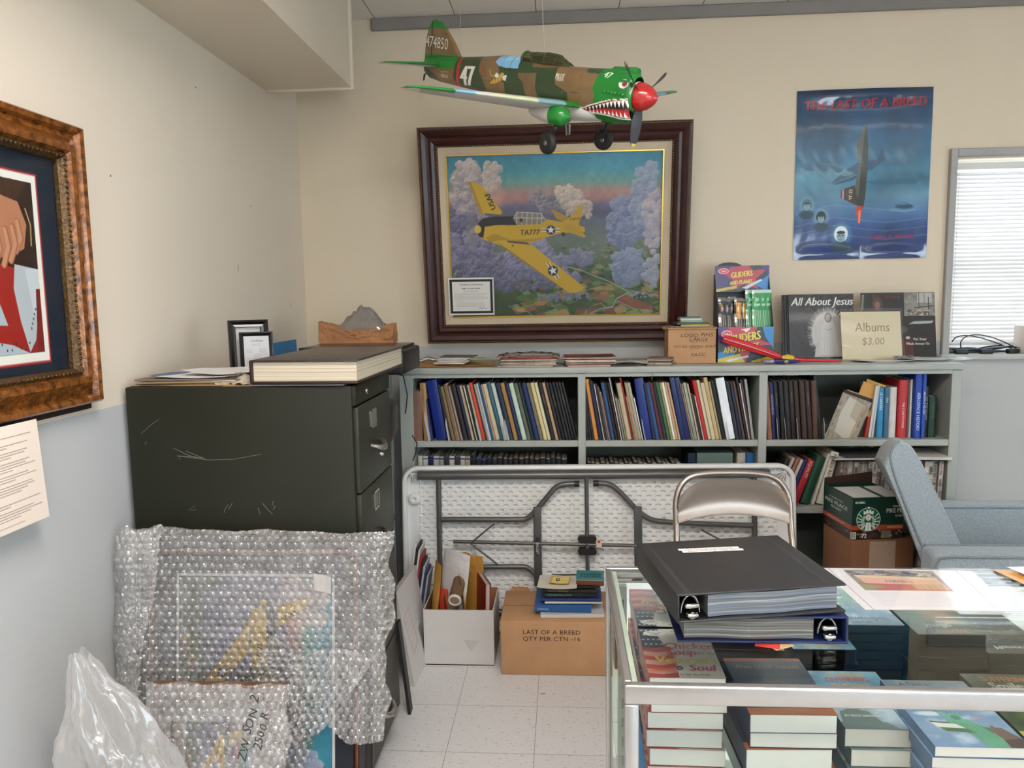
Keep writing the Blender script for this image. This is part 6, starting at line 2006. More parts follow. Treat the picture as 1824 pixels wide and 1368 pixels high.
tag(MB().box(-.11, -.0, 0, .22, .16, .0015).build('folder', mt('slab_8a6c52', '#8a6c52', .6), None, lookm((-.93, 2.266, ZK), .06)), 'thin tan folder peeking out under the huge brown book', 'folder')
tag(MB().box(-.09, 0, 0, .20, .16, .0025).build('folder', mt('slab_6e7276', '#6e7276', .45), None, lookm((-.86, 2.256, ZK + .002), -.03)), 'thin grey folder under the front edge of the huge brown book', 'folder')
# framed certificates standing at the back
def small_frame(name, label, M, w, h, prof, cv, mname='frame_black'):
    t = thing(name, label, 'picture frame', M)
    frame_mesh(w, h, prof).build('frame', mt(mname, '#131314', .3, coat=.2), t)
    MB().box(-w / 2 + .002, -.001, .002, w / 2 - .002, .004, h - .002).build('backing', mt('frame_back_black', '#1a1a1a', .7), t)
    b = prof[-1][0]
    link('print', cmesh('print', cv, lambda U, V: ((U - .5) * (w - 2 * b), -.004 + 0 * U, b + (1 - V) * (h - 2 * b))), mcol('framed_print'), t)
    return t
cva = Cv(60, 80, '#c4beb4')
small_frame('picture_frame', 'larger black frame standing behind the small framed certificate on the cabinet', lookm((-1.110, 2.640, ZK), .52, -.06), .135, .192, [(0, 0), (0, .022), (.006, .026), (.016, .018), (.024, .020), (.026, .010)], cva)
cvb = Cv(70, 92, '#b9b8b8')
cvb.text('Certificate', 35, 16, 10, '#4a4848', 0, .8, .3, 0, align='c')
cvb.scribble(22, 20, 50, 26, 2, '#5a5858', 2); cvb.scribble(6, 34, 24, 44, 3, '#4a4848', 3); cvb.scribble(42, 32, 64, 50, 5, '#4a4848', 4); cvb.scribble(6, 56, 40, 74, 5, '#4a4848', 5); cvb.scribble(10, 78, 62, 90, 4, '#4a4848', 6)
cvb.ell(36, 62, 14, 18, '#a5a4a4', .6)
small_frame('picture_frame', 'small black frame holding a white certificate on the cabinet back edge', lookm((-1.065, 2.598, ZK), .42, -.12), .112, .152, [(0, 0), (0, .012), (.005, .014), (.012, .008), (.014, .006)], cvb)
# papers at the left
for i, (c, nm) in enumerate((('#b08c5c', 'tan'), ('#8c6a4a', 'brown'), ('#9c8464', 'kraft'), ('#c4b8a4', 'cream'), ('#7a6a5a', 'dull brown'))):
    tag(MB().bbox(-.17, -.11, 0, .17, .11, .004, .001, 1).build('folder', mt('slab_' + c[1:], c, .6, var=.1), None, lookm((-1.175 + .01 * (i % 3), 2.395 + .008 * (i % 2), ZK + i * .0043), .05 * (i % 3 - 1))), '%s folder, %s from the bottom of the stack at the cabinet left' % (nm, ORD[i]), 'folder', 'folders in the stack on the cabinet')
cv = Cv(150, 100, '#d8d6d4'); cv.poly([(0, 0), (36, 0), (14, 100), (0, 100)], '#4a6488'); cv.scribble(52, 14, 140, 84, 12, '#8a8a98', 4); cv.scribble(60, 8, 120, 22, 2, '#a05a48', 7)
sheet('printed_sheet', 'white printed sheet with blue edge on top of the cabinet folder stack', 'paper', -1.14, 2.40, ZK + .0225, .30, .22, -.05, cv, curl=.010)
cv = Cv(150, 100, '#dcdad8'); cv.scribble(12, 14, 140, 90, 14, '#9a9aa4', 9); cv.scribble(20, 12, 90, 30, 3, '#a06a50', 8)
sheet('printed_sheet', 'white typed sheet lying beside the spine of the huge brown book', 'paper', -1.06, 2.42, ZK + .030, .28, .20, -.22, cv, curl=.014)
m = MB().grid(crumple(30, 20, .16, .10, .030, 9, .002), 30, 20)
tag(m.build('crumpled_paper', mt('slab_a89c88', '#a89c88', .7, var=.3, vscale=40), None, lookm((-1.01, 2.335, ZK + .003), .0)), 'crumpled grey brown paper between the papers and the huge book', 'paper')
for i, (c, nm) in enumerate((('#4c6078', 'blue grey'), ('#8c7c6c', 'tan'), ('#3a3c40', 'dark'))):
    tag(MB().bbox(-.05, -.14, 0, .05, .14, .0035, .001, 1).build('leaflet', mt('slab_' + c[1:], c, .35, var=.35, vscale=45), None, lookm((-.685 + .004 * i, 2.48 + .05 * i, ZK + .0005 + .0037 * i), .03 * i - .03)), '%s leaflet, %s from the bottom, at the cabinet front right edge' % (nm, ORD[i]), 'leaflet', 'leaflets at the right edge of the cabinet top')
# blue folder at the wall
tag(MB().prism([(0, 0), (.26, 0), (.262, .105), (.02, .10)], 0, .012).build('blue_folder', mt('folder_blue', '#1c78b8', .4, var=.1), None, lookm((-1.345, 3.45, 1.262), PI / 2 - .12, -.05)), 'bright blue plastic folder by the left wall behind the huge brown book', 'folder')
# stand with printers
ST_ = mt('stand_grey', '#8c918e', .5, var=.05)
t = thing('printer_stand', 'grey open shelf stand between the filing cabinet and the bookcase', 'shelf stand', lookm((0, 0, 0)))
for z in (.10, .52, .925, 1.228):
    MB().bbox(-1.345, 2.99, z, -.803 if z > 1 else -.80, 3.53, z + .024, .002, 1).build('shelf', ST_, t)
for x in (-1.345, -.835):
    for y in (2.99, 3.50):
        MB().box(x, y, 0, x + .03, y + .03, 1.228).build('post', ST_, t)
def printer(label, x0, y0, z, w, d, h, rz):
    t = thing('printer', label, 'printer', lookm((x0, y0, z), rz))
    K = mt('printer_black', '#131315', .35, var=.05)
    MB().bbox(0, 0, 0, w, d, h, .012, 3).build('printer_body', K, t)
    MB().bbox(.02, -.006, h * .55, w - .02, .01, h * .9, .004, 2).build('control_panel', mt('panel_gloss', '#1c1c20', .15), t)
    MB().bbox(.05, -.03, h * .12, w - .05, .01, h * .2, .003, 1).build('paper_tray', K, t)
    MB().bbox(.02, .03, h, w - .02, d - .02, h + .012, .004, 2).build('lid', mt('lid_black', '#1a1a1d', .25), t)
    for i in range(4):
        MB().lathe([(.005, 0), (.005, .003), (0, .003)], 10, Matrix.Translation((w - .05 - i * .025, -.006, h * .72)) @ Matrix.Rotation(PI / 2, 4, 'X')).build('button', mt('button_grey', '#77787c', .4), t)
printer('black printer on the top shelf of the grey stand beside the paper bag', -1.10, 3.03, 1.253, .46, .36, .10, 0)
printer('black printer on the second shelf of the grey stand', -1.14, 3.06, .950, .42, .38, .14, .12)
m = MB().tube([(-.70, 3.20, 1.24), (-.67, 3.16, 1.235), (-.66, 3.18, 1.15), (-.675, 3.2, 1.07)], .0028, 7)
tag(m.build('cable', mt('cable_black'), None), 'black cable curving down beside the printers at the cabinet back', 'cable')
m = MB().tube([(-.69, 3.40, .94), (-.67, 3.41, .90), (-.675, 3.41, .86), (-.69, 3.40, .82)], .0028, 7)
tag(m.build('cable', mt('cable_black'), None), 'black cable hanging below the lower printer left of the bookcase', 'cable')
# paper bag and grey plastic
t = thing('paper_bag', 'flattened brown paper bag lying on the printer in the corner', 'paper bag', lookm((-.92, 3.40, 1.365), .04))
n1, n2 = fbm(21, 61, 6, 4, 2), fbm(21, 61, 12, 3, 8)
def bagf(u, v, s=-1):
    i, j = int(v * 20), int(u * 60)
    top = .098 - .022 * math.sin(u * PI) - .012 * u
    return ((u - .5) * .335, s * (.055 + .012 * (n1[i][j] - .5) * 4 * math.sin(v * PI) - .02 * v), v * (top + .012 * (n2[i][j] - .5) * (v > .8)))
m = MB().grid(lambda u, v: bagf(u, v), 60, 20, None, False)
m.grid(lambda u, v: bagf(u, v, 1), 60, 20, None, False, True)
m.grid(lambda u, v: (bagf(0, v)[0] - .01 * math.sin(u * PI), -.055 + .02 * v + u * (.11 - .04 * v), v * .098), 6, 12)
m.grid(lambda u, v: (bagf(1, v)[0] + (-.014) * math.sin(u * PI), -.055 + .02 * v + u * (.11 - .04 * v), v * .086), 6, 12)
m.box(-.1675, -.055, 0, .1675, .055, .002)
m.build('bag_body', mt('kraft_bag', '#a0704a', .75, var=.12, vscale=14, bump=.5, bscale=25), t)
m = MB().grid(crumple(44, 30, .20, .12, .10, 12, .0, .12), 44, 30)
tag(m.build('plastic_bag', mglass('grey_film', '#e4e4e4', 1.8, .12, .5, '#b0aca8', True), None, lookm((-.90, 3.42, 1.425), .0)), 'crumpled grey plastic bag poking out of the brown paper bag', 'bag')

# ------------------------------------------------------------------ folding table leaning on the bookcase
TW, TH = 1.80, .772
Mt = Matrix.Translation((-.752, 3.425, .008)) @ Matrix.Rotation(math.atan2(-.075, TH), 4, 'X') @ Matrix.Rotation(-.006, 4, 'Y')
tb = thing('folding_table', 'white plastic folding table on its long edge, dimpled underside facing out', 'folding table', Mt)
WP = mt('table_plastic', '#e3e3e0', .42, var=.03, vscale=3)
def rrect(w, h, r, ins=0, n=8):
    pts = []
    for cx, cy, a0 in ((w - r, h - r, 0), (r, h - r, 90), (r, r, 180), (w - r, r, 270)):
        for i in range(n + 1):
            a = math.radians(a0 + 90 * i / n)
            pts.append((cx + (r - ins) * math.cos(a), cy + (r - ins) * math.sin(a)))
    return pts
m = MB()
rings = [(0, .0), (0, -.040), (.004, -.046), (.016, -.046), (.020, -.040), (.022, -.008)]
R_ = [[(x, y, z) for x, z in rrect(TW, TH, .075, ins)] for ins, y in rings]
n = len(R_[0])
vs = [p for r_ in R_ for p in r_]
fs = [(i * n + k, i * n + (k + 1) % n, (i + 1) * n + (k + 1) % n, (i + 1) * n + k) for i in range(len(rings) - 1) for k in range(n)]
m.add(vs, fs, None, True)
m.add(R_[0], [tuple(range(n))], None)
m.build('table_rim', WP, tb)
# dimpled underside
gx, gz = 760, 400
xs = np.linspace(.018, TW - .018, gx + 1)
zs = np.linspace(.018, TH - .018, gz + 1)
XX, ZZ = np.meshgrid(xs, zs)
py, px = .0208, .0440
rowi = np.round(ZZ / py)
xo = XX + (rowi % 2) * px / 2
dx = (xo / px - np.round(xo / px)) * px
dzz = ZZ - rowi * py
q = np.sqrt((np.maximum(np.abs(dx) - .0060, 0)) ** 2 + dzz ** 2)
dim = np.clip((.0046 - q) / .0014, 0, 1)
inside = (XX > .075) & (XX < TW - .075) & (ZZ > .07) & (ZZ < TH - .07)
for (a, b, c, d) in ((.19, .26, .06, .13), (1.11, 1.2, .5, .56), (1.72, 1.8, .2, .6)):
    inside &= ~((XX > a) & (XX < b) & (ZZ > c) & (ZZ < d))
def dia(cx, cz, r, w=.0022):
    return np.clip((w - np.abs(np.abs(XX - cx) + np.abs(ZZ - cz) - r)) / w, 0, 1)
Yy = -.012 + dim * inside * .0135 - .0022 * dia(.432, .66, .052) - .0022 * dia(.585, .655, .036)
Yy -= np.clip(1 - np.abs(XX - .082) / .004, 0, 1) * .004 + np.clip(1 - np.abs(XX - TW + .082) / .004, 0, 1) * .004
co = np.stack([XX, Yy, ZZ], -1)
me = bpy.data.meshes.new('underside')
P_ = co.reshape(-1, 3)
i_, j_ = np.meshgrid(np.arange(gx), np.arange(gz))
a_ = (j_ * (gx + 1) + i_).ravel()
me.from_pydata(P_.tolist(), [], np.stack([a_, a_ + 1, a_ + gx + 2, a_ + gx + 1], 1).tolist())
me.polygons.foreach_set('use_smooth', np.ones(gx * gz, bool))
link('underside', me, WP, tb)
for x in (.034, TW - .034):
    for z in (TH - .155, .155):
        MB().lathe([(.030, -.002), (.028, .018), (.020, .026), (.006, .026), (.005, .020), (0, .020)], 22, Matrix.Translation((x + (.022 if x < 1 else -.022), -.010, z)) @ Matrix.Rotation(PI / 2, 4, 'X')).build('corner_boss', WP, tb)
for x, sgx in ((.03, 1), (TW - .03, -1)):
    for k in range(5):
        a = math.radians(20 + k * 18)
        m = MB().box(0, -.036, -.0015, .05, -.010, .0015, Matrix.Translation((x + sgx * .012, 0, TH - .03)) @ Matrix.Rotation(a if sgx > 0 else PI - a, 4, 'Y'))
        m.build('corner_rib', WP, tb)
TG = mt('table_tube', '#5c5a58', .32, .35, var=.05)
y_ = -.044
def U(px, py):
    return ((px - 720) / 747 * TW, TH - (py - 823) * TW / 747)
def ttube(name, pts, r, y=y_, n=12, **k):
    P2 = [U(*p) for p in pts]
    return MB().tube([(a, y, b) for a, b in P2], r, n, None, True, **k).build(name, TG, tb)
def smooth(pts, it=3):
    for _ in range(it):
        q_ = [pts[0]]
        for a, b in zip(pts[:-1], pts[1:]):
            q_ += [tuple(a[i] * .75 + b[i] * .25 for i in range(len(a))), tuple(a[i] * .25 + b[i] * .75 for i in range(len(a)))]
        q_.append(pts[-1])
        pts = q_
    return pts
ttube('side_rail', [(752, 841), (1418, 841)], .0195)
ttube('side_rail', [(752, 1105), (1418, 1105)], .0165)
for x in (792, 1390):
    ttube('end_tube', [(x, 845), (x, 1100)], .0125, -.040)
ttube('centre_tube', [(1076, 845), (1076, 1100)], .0095, -.062)
for sg, xe, cap in ((1, 797, 1062), (-1, 1386, 1090)):
    X_ = lambda d: xe + sg * d
    up = [(xe, 925), (xe + sg * 150, 926), (xe + sg * 168, 925), (xe + sg * 205, 882), (xe + sg * 222, 862), (xe + sg * 240, 858), (cap, 858)]
    lo = [(xe, 1017), (xe + sg * 150, 1016), (xe + sg * 168, 1017), (xe + sg * 205, 1060), (xe + sg * 222, 1080), (xe + sg * 240, 1084), (cap, 1084)]
    if sg < 0:
        up = [(xe, 938), (xe - 160, 932), (xe - 200, 925), (xe - 245, 875), (xe - 262, 860), (xe - 278, 857), (cap, 857)]
        lo = [(xe, 1012), (xe - 160, 1014), (xe - 200, 1020), (xe - 245, 1068), (xe - 262, 1082), (xe - 278, 1085), (cap, 1085)]
    for pts in (up, lo):
        lg = ttube('leg', smooth(pts, 3), .0125, -.050)
        e = pts[-1]
        MB().tube([(U(e[0] - sg * 9, e[1])[0], -.050, U(*e)[1]), (U(e[0] + sg * 1, e[1])[0], -.050, U(*e)[1])], .0145, 12).build('foot_cap', mt('cap_black', '#141414', .5), lg)
    xp = 982 if sg > 0 else 1172
    a, b = U(xp - 7.5, 1052), U(xp + 7.5, 900)
    MB().bbox(a[0], -.066, a[1], b[0], -.055, b[1], .004, 2).build('leg_panel', mt('panel_grey', '#4c4b4b', .4, .2), tb)
# long locking brace, V struts and hinge block
MB().tube([(U(820, 0)[0], -.060, U(0, 967)[1]), (U(1170, 0)[0], -.060, U(0, 975)[1])], .0085, 10).build('brace', TG, tb)
for e in ((900, 932), (905, 1010)):
    MB().tube([(U(*p)[0], -.066, U(*p)[1]) for p in ((853, 970), e)], .0042, 8).build('v_strut', TG, tb)
for e in ((1290, 945), (1290, 1006)):
    MB().tube([(U(*p)[0], -.060, U(*p)[1]) for p in ((1345, 975), e)], .0042, 8).build('v_strut', TG, tb)
for zz_ in (962, 986):
    a, b = U(1058, zz_ + 6), U(1094, zz_ - 6)
    MB().prism([(a[0], (a[1] + b[1]) / 2), (a[0] + .008, b[1]), (b[0] - .008, b[1]), (b[0], (a[1] + b[1]) / 2), (b[0] - .008, a[1]), (a[0] + .008, a[1])], -.072, -.035).build('hinge_block', mt('cap_black'), tb)
a, b = U(1093, 977), U(1103, 962)
MB().box(a[0], -.0725, a[1], b[0], -.0705, b[1]).build('warning_label', mt('label_cream', '#d2c0b0', .5), tb)
ll = MB().lathe([(.0095, -.0001), (.0075, .0006), (.0095, .0012), (.0105, .0006)], 14, Matrix.Translation(((a[0] + b[0]) / 2, -.0728, a[1] * .28 + b[1] * .72)) @ Matrix.Rotation(PI / 2, 4, 'X') @ Matrix.Scale(.62, 4))
ll.build('warning_ring', mt('ring_red', '#b04030', .5), tb)
a = U(982, 976)
MB().bbox(a[0] - .0085, -.0675, a[1] - .042, a[0] + .0085, -.0655, a[1] + .042, .002, 1).build('maker_plate', mt('plate_black', '#1c1c1c', .4), tb)
MB().text('LIFETIME', .018, Matrix.Translation((a[0] + .006, -.0685, a[1] - .036)) @ Matrix.Rotation(-PI / 2, 4, 'Y'), .82).build('maker_name', mt('letter_white', '#d4d4d0', .5), tb)
# blue papers lying behind on the table's top edge
sheet('blue_sheet', 'thin dark blue card resting along the upper edge of the folding table', 'card', -.50, 3.530, .800, .34, .03, 0, None, '#22407c', .002)

# ------------------------------------------------------------------ folding chair
CM = mt('chair_bronze', '#a89c92', .28, .75, var=.03)
ch = thing('folding_chair', 'beige metallic steel folding chair between the folding table and display case', 'chair', lookm((.628, 2.80, 0)))
loop = smooth([(-.235, -.30, .0), (-.222, -.10, .44), (-.208, .02, .68), (-.212, .045, .80), (-.175, .062, .868), (-.10, .07, .888), (.10, .07, .888), (.175, .062, .868), (.212, .045, .80), (.208, .02, .68), (.222, -.10, .44), (.235, -.30, .0)], 3)
MB().tube(loop, .0115, 14).build('front_frame', CM, ch)
for s_ in (-1, 1):
    MB().tube([(s_ * .205, .20, .0), (s_ * .200, .05, .30), (s_ * .195, -.12, .56)], .011, 12).build('rear_leg', CM, ch)
MB().tube([(-.205, .20 - .03, .06), (.205, .20 - .03, .06)], .008, 10).build('rear_stretcher', CM, ch)
MB().tube([(-.228, -.22, .17), (.228, -.22, .17)], .008, 10).build('front_stretcher', CM, ch)
def backp(u, v):
    x = (u - .5) * 2
    # top edge follows the tube arch, bottom edge arches up in the middle
    top = .872 - .010 * x * x - .062 * abs(x) ** 5
    bot = .742 - .030 * x * x
    hw = .203
    z = bot + (top - bot) * v
    zz_ = (z - bot) / .12
    k = 1 - .10 * max(0, (z - .82) / .06) ** 2 * (abs(x) > .0)
    y = .052 - .018 * x * x + .022 * (v - .5) * (0) + .012 * math.sin(v * PI)
    return (x * hw, y - .022 + .03 * (z - .8), z)
m = MB().grid(backp, 40, 16)
m.grid(lambda u, v: tuple(Vector(backp(u, v)) + Vector((0, .003, 0))), 40, 16, None, True, True)
m.tube([backp(i / 40, 0) for i in range(41)], .0032, 8)
m.build('backrest', mt('chair_panel', '#b0a398', .24, .6, var=.02), ch)
m = MB().grid(lambda u, v: ((u - .5) * .39 * (1 - .12 * v), .10 - v * .40, .440 + .012 * math.sin(u * PI) * 0 - .010 * math.sin(u * PI) * math.sin(v * PI)), 16, 14)
m.grid(lambda u, v: ((u - .5) * .39 * (1 - .12 * v), .10 - v * .40, .425 - .010 * math.sin(u * PI) * math.sin(v * PI)), 16, 14, None, True, True)
m.build('seat', mt('chair_panel'), ch)

# ------------------------------------------------------------------ grey blue armchair
FB = mt('grey_blue_fabric', '#949ea3', .95, var=.14, vscale=120, bump=.55, bscale=700, sheen=.3)
PPG = mt('piping_fabric', '#7e878c', .95, var=.1, vscale=60, bump=.3, bscale=500)
ac = thing('armchair', 'blue grey fabric armchair seen from its side at the right edge', 'armchair', lookm((0, 0, 0)))
def soft(name, m, lv=2, mat=None):
    o = m.build(name, mat or FB, ac)
    return o
# back: leaning slab in x-z, extruded in y
prof = [(1.155, .93), (1.178, 1.000), (1.200, 1.020), (1.232, 1.012), (1.268, .985), (1.40, .72), (1.52, .47), (1.42, .38), (1.36, .42), (1.24, .74)]
prof = smooth(prof + [prof[0]], 2)[:-1]
m = MB()
Y0, Y1 = 2.80, 3.36
ins = [(.0, .022), (.006, .008), (.02, 0)]
cxm, czm = 1.32, .72
lay = []
for (s_, yy) in ((.93, Y0), (.985, Y0 + .006), (1.0, Y0 + .022), (1.0, Y0 + .16), (1.0, Y0 + .30), (1.0, Y0 + .44), (1.0, Y1 - .022), (.985, Y1 - .006), (.93, Y1)):
    t_ = (yy - Y0) / (Y1 - Y0)
    lay.append([(cxm + (x - cxm) * (1 - (1 - s_) * .6) + .19 * t_, yy, czm + (z - czm) * (1 - (1 - s_) * .35) - .11 * t_ ** 1.6 * max(0, (z - .4) / .6)) for x, z in prof])
n = len(prof)
vs = [p for l in lay for p in l]
fs = [(i * n + k, i * n + (k + 1) % n, (i + 1) * n + (k + 1) % n, (i + 1) * n + k) for i in range(len(lay) - 1) for k in range(n)]
m.add(vs, fs, None, True)
m.add(lay[0], [tuple(range(n))[::-1]], None, True)
m.add(lay[-1], [tuple(range(n))], None, True)
m.build('backrest', FB, ac)
pp = [p for p in lay[2]]
wel = [(x, y - .004, z) for x, y, z in pp if x < 1.44]
i0 = min(range(len(prof)), key=lambda i: abs(prof[i][0] - 1.40) + abs(prof[i][1] - .39))
wl = smooth([(1.203, Y0 + .016, 1.024), (1.190, Y0 + .012, 1.012), (1.172, Y0 + .012, .97), (1.190, Y0 + .010, .90), (1.262, Y0 + .010, .72), (1.40, Y0 + .010, .40)], 2)
MB().tube([(x + .002, y - .012, z) for x, y, z in wl], .0042, 7).build('piping', PPG, ac)
# seat and arms
def cushion(name, x0, y0, z0, x1, y1, z1, r, seg=5):
    MB().bbox(x0, y0, z0, x1, y1, z1, r, seg).build(name, FB, ac)
cushion('arm', 1.292, 2.69, .16, 2.05, 2.795, .640, .022)
cushion('arm', 1.50, 3.365, .16, 2.05, 3.47, .628, .022)
cushion('seat_cushion', 1.47, 2.80, .34, 2.05, 3.36, .46, .03)
cushion('seat_base', 1.47, 2.78, .16, 2.03, 3.38, .34, .01)
for pts in ([(1.297, 2.689, .18), (1.300, 2.688, .59), (1.314, 2.688, .624), (1.34, 2.688, .629), (2.04, 2.688, .629)], [(1.52, 3.364, .617), (2.04, 3.364, .617)], [(1.31, 2.797, .636), (2.04, 2.797, .636)]):
    MB().tube(pts, .004, 7).build('piping', PPG, ac)
for x in (1.45, 1.98):
    for y in (2.76, 3.40):
        MB().tube([(x, y, .17), (x, y, 0)], .02, 10, None, True, [.022, .014]).build('leg', mt('walnut', '#3c2418', .4), ac)

# ------------------------------------------------------------------ boxes
# brown carton with tape, coffee carton on top
t = thing('cardboard_box', 'large brown carton with pale tape strips under the coffee box', 'box', lookm((1.175, 3.122, 0), .13))
MB().bbox(0, 0, 0, .265, .25, .548, .004, 2).build('box_body', mt('carton_dark', '#7c5238', .6, var=.1, vscale=6), t)
MB().box(.075, -.0012, .37, .185, 0, .538).build('tape', mt('tape_tan', '#a48c78', .35), t)
MB().box(.085, -.0016, .0, .18, 0, .355).build('tape', mt('tape_tan'), t)
t = thing('coffee_box', 'open dark green coffee pod carton with white siren emblem on the brown carton', 'box', Matrix.Translation((1.172, 3.12, .550)) @ Matrix.Rotation(.13, 4, 'Z'))
BW, BD, BH = .215, .25, .172
MB().box(.0, .0015, 0, BW, BD, .003).box(0, .0015, 0, .002, BD, BH).box(BW - .002, .0015, 0, BW, BD, BH).box(0, BD - .002, 0, BW, BD, BH + .02).box(.0, .0015, BH - .002, BW, BD * .8, BH).box(.0, .0015, 0, BW, .0035, BH).build('box_body', mt('coffee_green', '#16382a', .4, var=.05), t)
MB().prism([(0, BH), (.0, BH + .028), (BW, BH + .05), (BW, BH)], BD - .003, BD - .001).build('rear_flap', mt('flap_brown', '#3a2620', .6), t)
MB().box(.008, .01, BH + .0005, .118, BD * .72, BH + .002).build('white_label', mt('white_print', '#d0d0cc', .4), t)
MB().box(.140, .01, BH + .0005, .212, BD * .72, BH + .002).build('white_label', mt('white_print'), t)
W_, H_ = 460, 178
cv = Cv(W_, H_, '#12352a')
cv.rect(0, 118, W_, 138, '#a8461e')
cv.rect(0, 138, W_, H_, '#2c1c18')
r = random.Random(6)
for i in range(90):
    cv.ell(r.random() * W_, 140 + r.random() * 38, 5 + r.random() * 6, 4, ['#4a2c22', '#1c1210', '#8c7c70', '#3a221a'][i % 4], .8)
cv.text('PIKE PLACE', 40, 66, 22, '#d0d4cc', .0, .62, 0, .03, align='c'); cv.text('ROAST', 42, 84, 14, '#d0d4cc', 0, .75, 0, .03, align='c')
cv.text('STARBUCKS', 40, 42, 9, '#d0d4cc', 0, .9, 0, .03, align='c'); cv.scribble(12, 24, 74, 30, 1, '#8ca498', 3); cv.scribble(20, 96, 66, 104, 1, '#8ca498', 4)
cv.text('MEDIUM ROAST', 42, 132, 10, '#e0c0a8', 0, .75, 0, .02, align='c')
cv.text('KEURIG', 122, 24, 14, '#d8dcd8', 0, .85, 0, .05, align='c')
# emblem
ex, ey, R0 = 158, 92, 50
cv.ell(ex, ey, R0, R0 * 1.02, '#e4e6e0'); cv.ell(ex, ey, R0 - 2, R0 * 1.02 - 2, '#155c3e')
for sg in (-1, 1):
    for k in range(6):
        a0 = math.radians(-20 + k * 21)
        cv.line([(ex + sg * 30 * math.cos(a0), ey + 30 * math.sin(a0)), (ex + sg * 46 * math.cos(a0 - .18), ey + 46 * math.sin(a0 - .18))], 3.6, '#e4e6e0')
    for k in range(3):
        cv.line([(ex + sg * (10 + k * 4), ey - 14), (ex + sg * (20 + k * 4.5), ey + 4), (ex + sg * (15 + k * 4.5), ey + 20), (ex + sg * (21 + k * 4), ey + 40)], 2.2, '#e4e6e0')
cv.ell(ex, ey - 8, 11, 14, '#e4e6e0')
cv.line([(ex - 5, ey - 10), (ex - 2, ey - 10)], 1.3, '#155c3e'); cv.line([(ex + 2, ey - 10), (ex + 5, ey - 10)], 1.3, '#155c3e'); cv.line([(ex - 2, ey), (ex + 2, ey)], 1.3, '#155c3e'); cv.line([(ex, ey - 9), (ex - 1, ey - 4)], 1, '#155c3e')
cv.poly([(ex - 10, ey + 14), (ex + 10, ey + 14), (ex + 13, ey + 48), (ex - 13, ey + 48)], '#e4e6e0')
cv.line([(ex, ey + 20), (ex, ey + 48)], 1.6, '#155c3e')
cv.poly([(ex - 20, ey - 20), (ex - 22, ey - 38), (ex - 12, ey - 32), (ex - 9, ey - 44), (ex, ey - 36), (ex + 9, ey - 44), (ex + 12, ey - 32), (ex + 22, ey - 38), (ex + 20, ey - 20), (ex, ey - 26)], '#e4e6e0')
cv.poly([(ex + 7 * math.sin(k * PI / 5) * (1 if k % 2 == 0 else .45), ey - 50 - 7 * math.cos(k * PI / 5) * (1 if k % 2 == 0 else .45)) for k in range(10)], '#e4e6e0')
cv.text('72', 130, 172, 26, '#e8e8e4', 0, .9, 0, .04); cv.scribble(160, 152, 206, 174, 4, '#b8b8b0', 8)
cv.rect(86, 146, 108, 176, '#dcd8d0')
for k in range(7):
    cv.line([(89 + k * 2.6, 148), (89 + k * 2.6, 172)], 1.1, '#222222')
cv.text('PIKE PLACE', 232, 66, 26, '#d0d4cc', .0, .8, 0, .03); cv.text('KEURIG', 260, 42, 10, '#d8dcd8', 0, .9, 0, .04); cv.text('ROAST', 270, 84, 13, '#d0d4cc', 0, .9, 0, .03)
cv.text('MEDIUM ROAST', 240, 132, 11, '#e0c0a8', 0, .95, 0, .03)
cv.rect(214, 142, 256, 176, '#8c8478', .7)
cl, cr = Cv(4, 4), Cv(4, 4)
cl.a, cl.w, cl.h = cv.a[:, :90], 90, H_
cr.a, cr.w, cr.h = cv.a[:, 90:305], 215, H_
link('side_print', cmesh('side_print', cl, lambda U_, V: (-.0005 + 0 * U_, (1 - U_) * BD, (1 - V) * BH)), mcol('shiny_card'), t)
link('front_print', cmesh('front_print', cr, lambda U_, V: (U_ * BW, 0 * U_, (1 - V) * BH)), mcol('shiny_card'), t)
tag(MB().bbox(0, 0, 0, .10, .16, .16, .003, 1).build('coffee_box', mt('coffee_dark', '#1a2620', .35, var=.4, vscale=30), None, lookm((1.20, 3.40, .40))), 'dark second coffee carton behind the one with the emblem', 'box')
# white open box with envelopes and tube
def open_box(name, label, x0, y0, w, d, h, mat_out, mat_in, M=None):
    t = thing(name, label, 'box', M or lookm((x0, y0, 0)))
    m = MB()
    m.box(0, 0, 0, w, .004, h); m.box(0, d - .004, 0, w, d, h); m.box(0, .004, 0, .004, d - .004, h); m.box(w - .004, .004, 0, w, d - .004, h); m.box(0, 0, 0, w, d, .004)
    m.build('box_body', mat_out, t)
    m = MB()
    m.box(.0042, .0042, .0042, w - .0042, .0048, h - .001); m.box(.0042, d - .0048, .0042, w - .0042, d - .0042, h + .001); m.box(.0042, .0042, .005, .0048, d - .0042, h - .001); m.box(w - .0048, .0042, .005, w - .0042, d - .0042, h + .001)
    m.build('box_lining', mat_in, t)
    return t
wb = open_box('cardboard_box', 'open white cardboard box of envelopes and a mailing tube on the floor', -.602, 3.085, .300, .262, .245, mt('white_board', '#c6c2bd', .6, var=.05, vscale=5), mt('carton_inside', '#9c6c48', .75))
MB().prism([(.2, .06), (.235, .11), (.17, .115)], -.0012, 0).build('grey_smudge', mt('smudge', '#b6b2ae', .7, var=.1), wb)
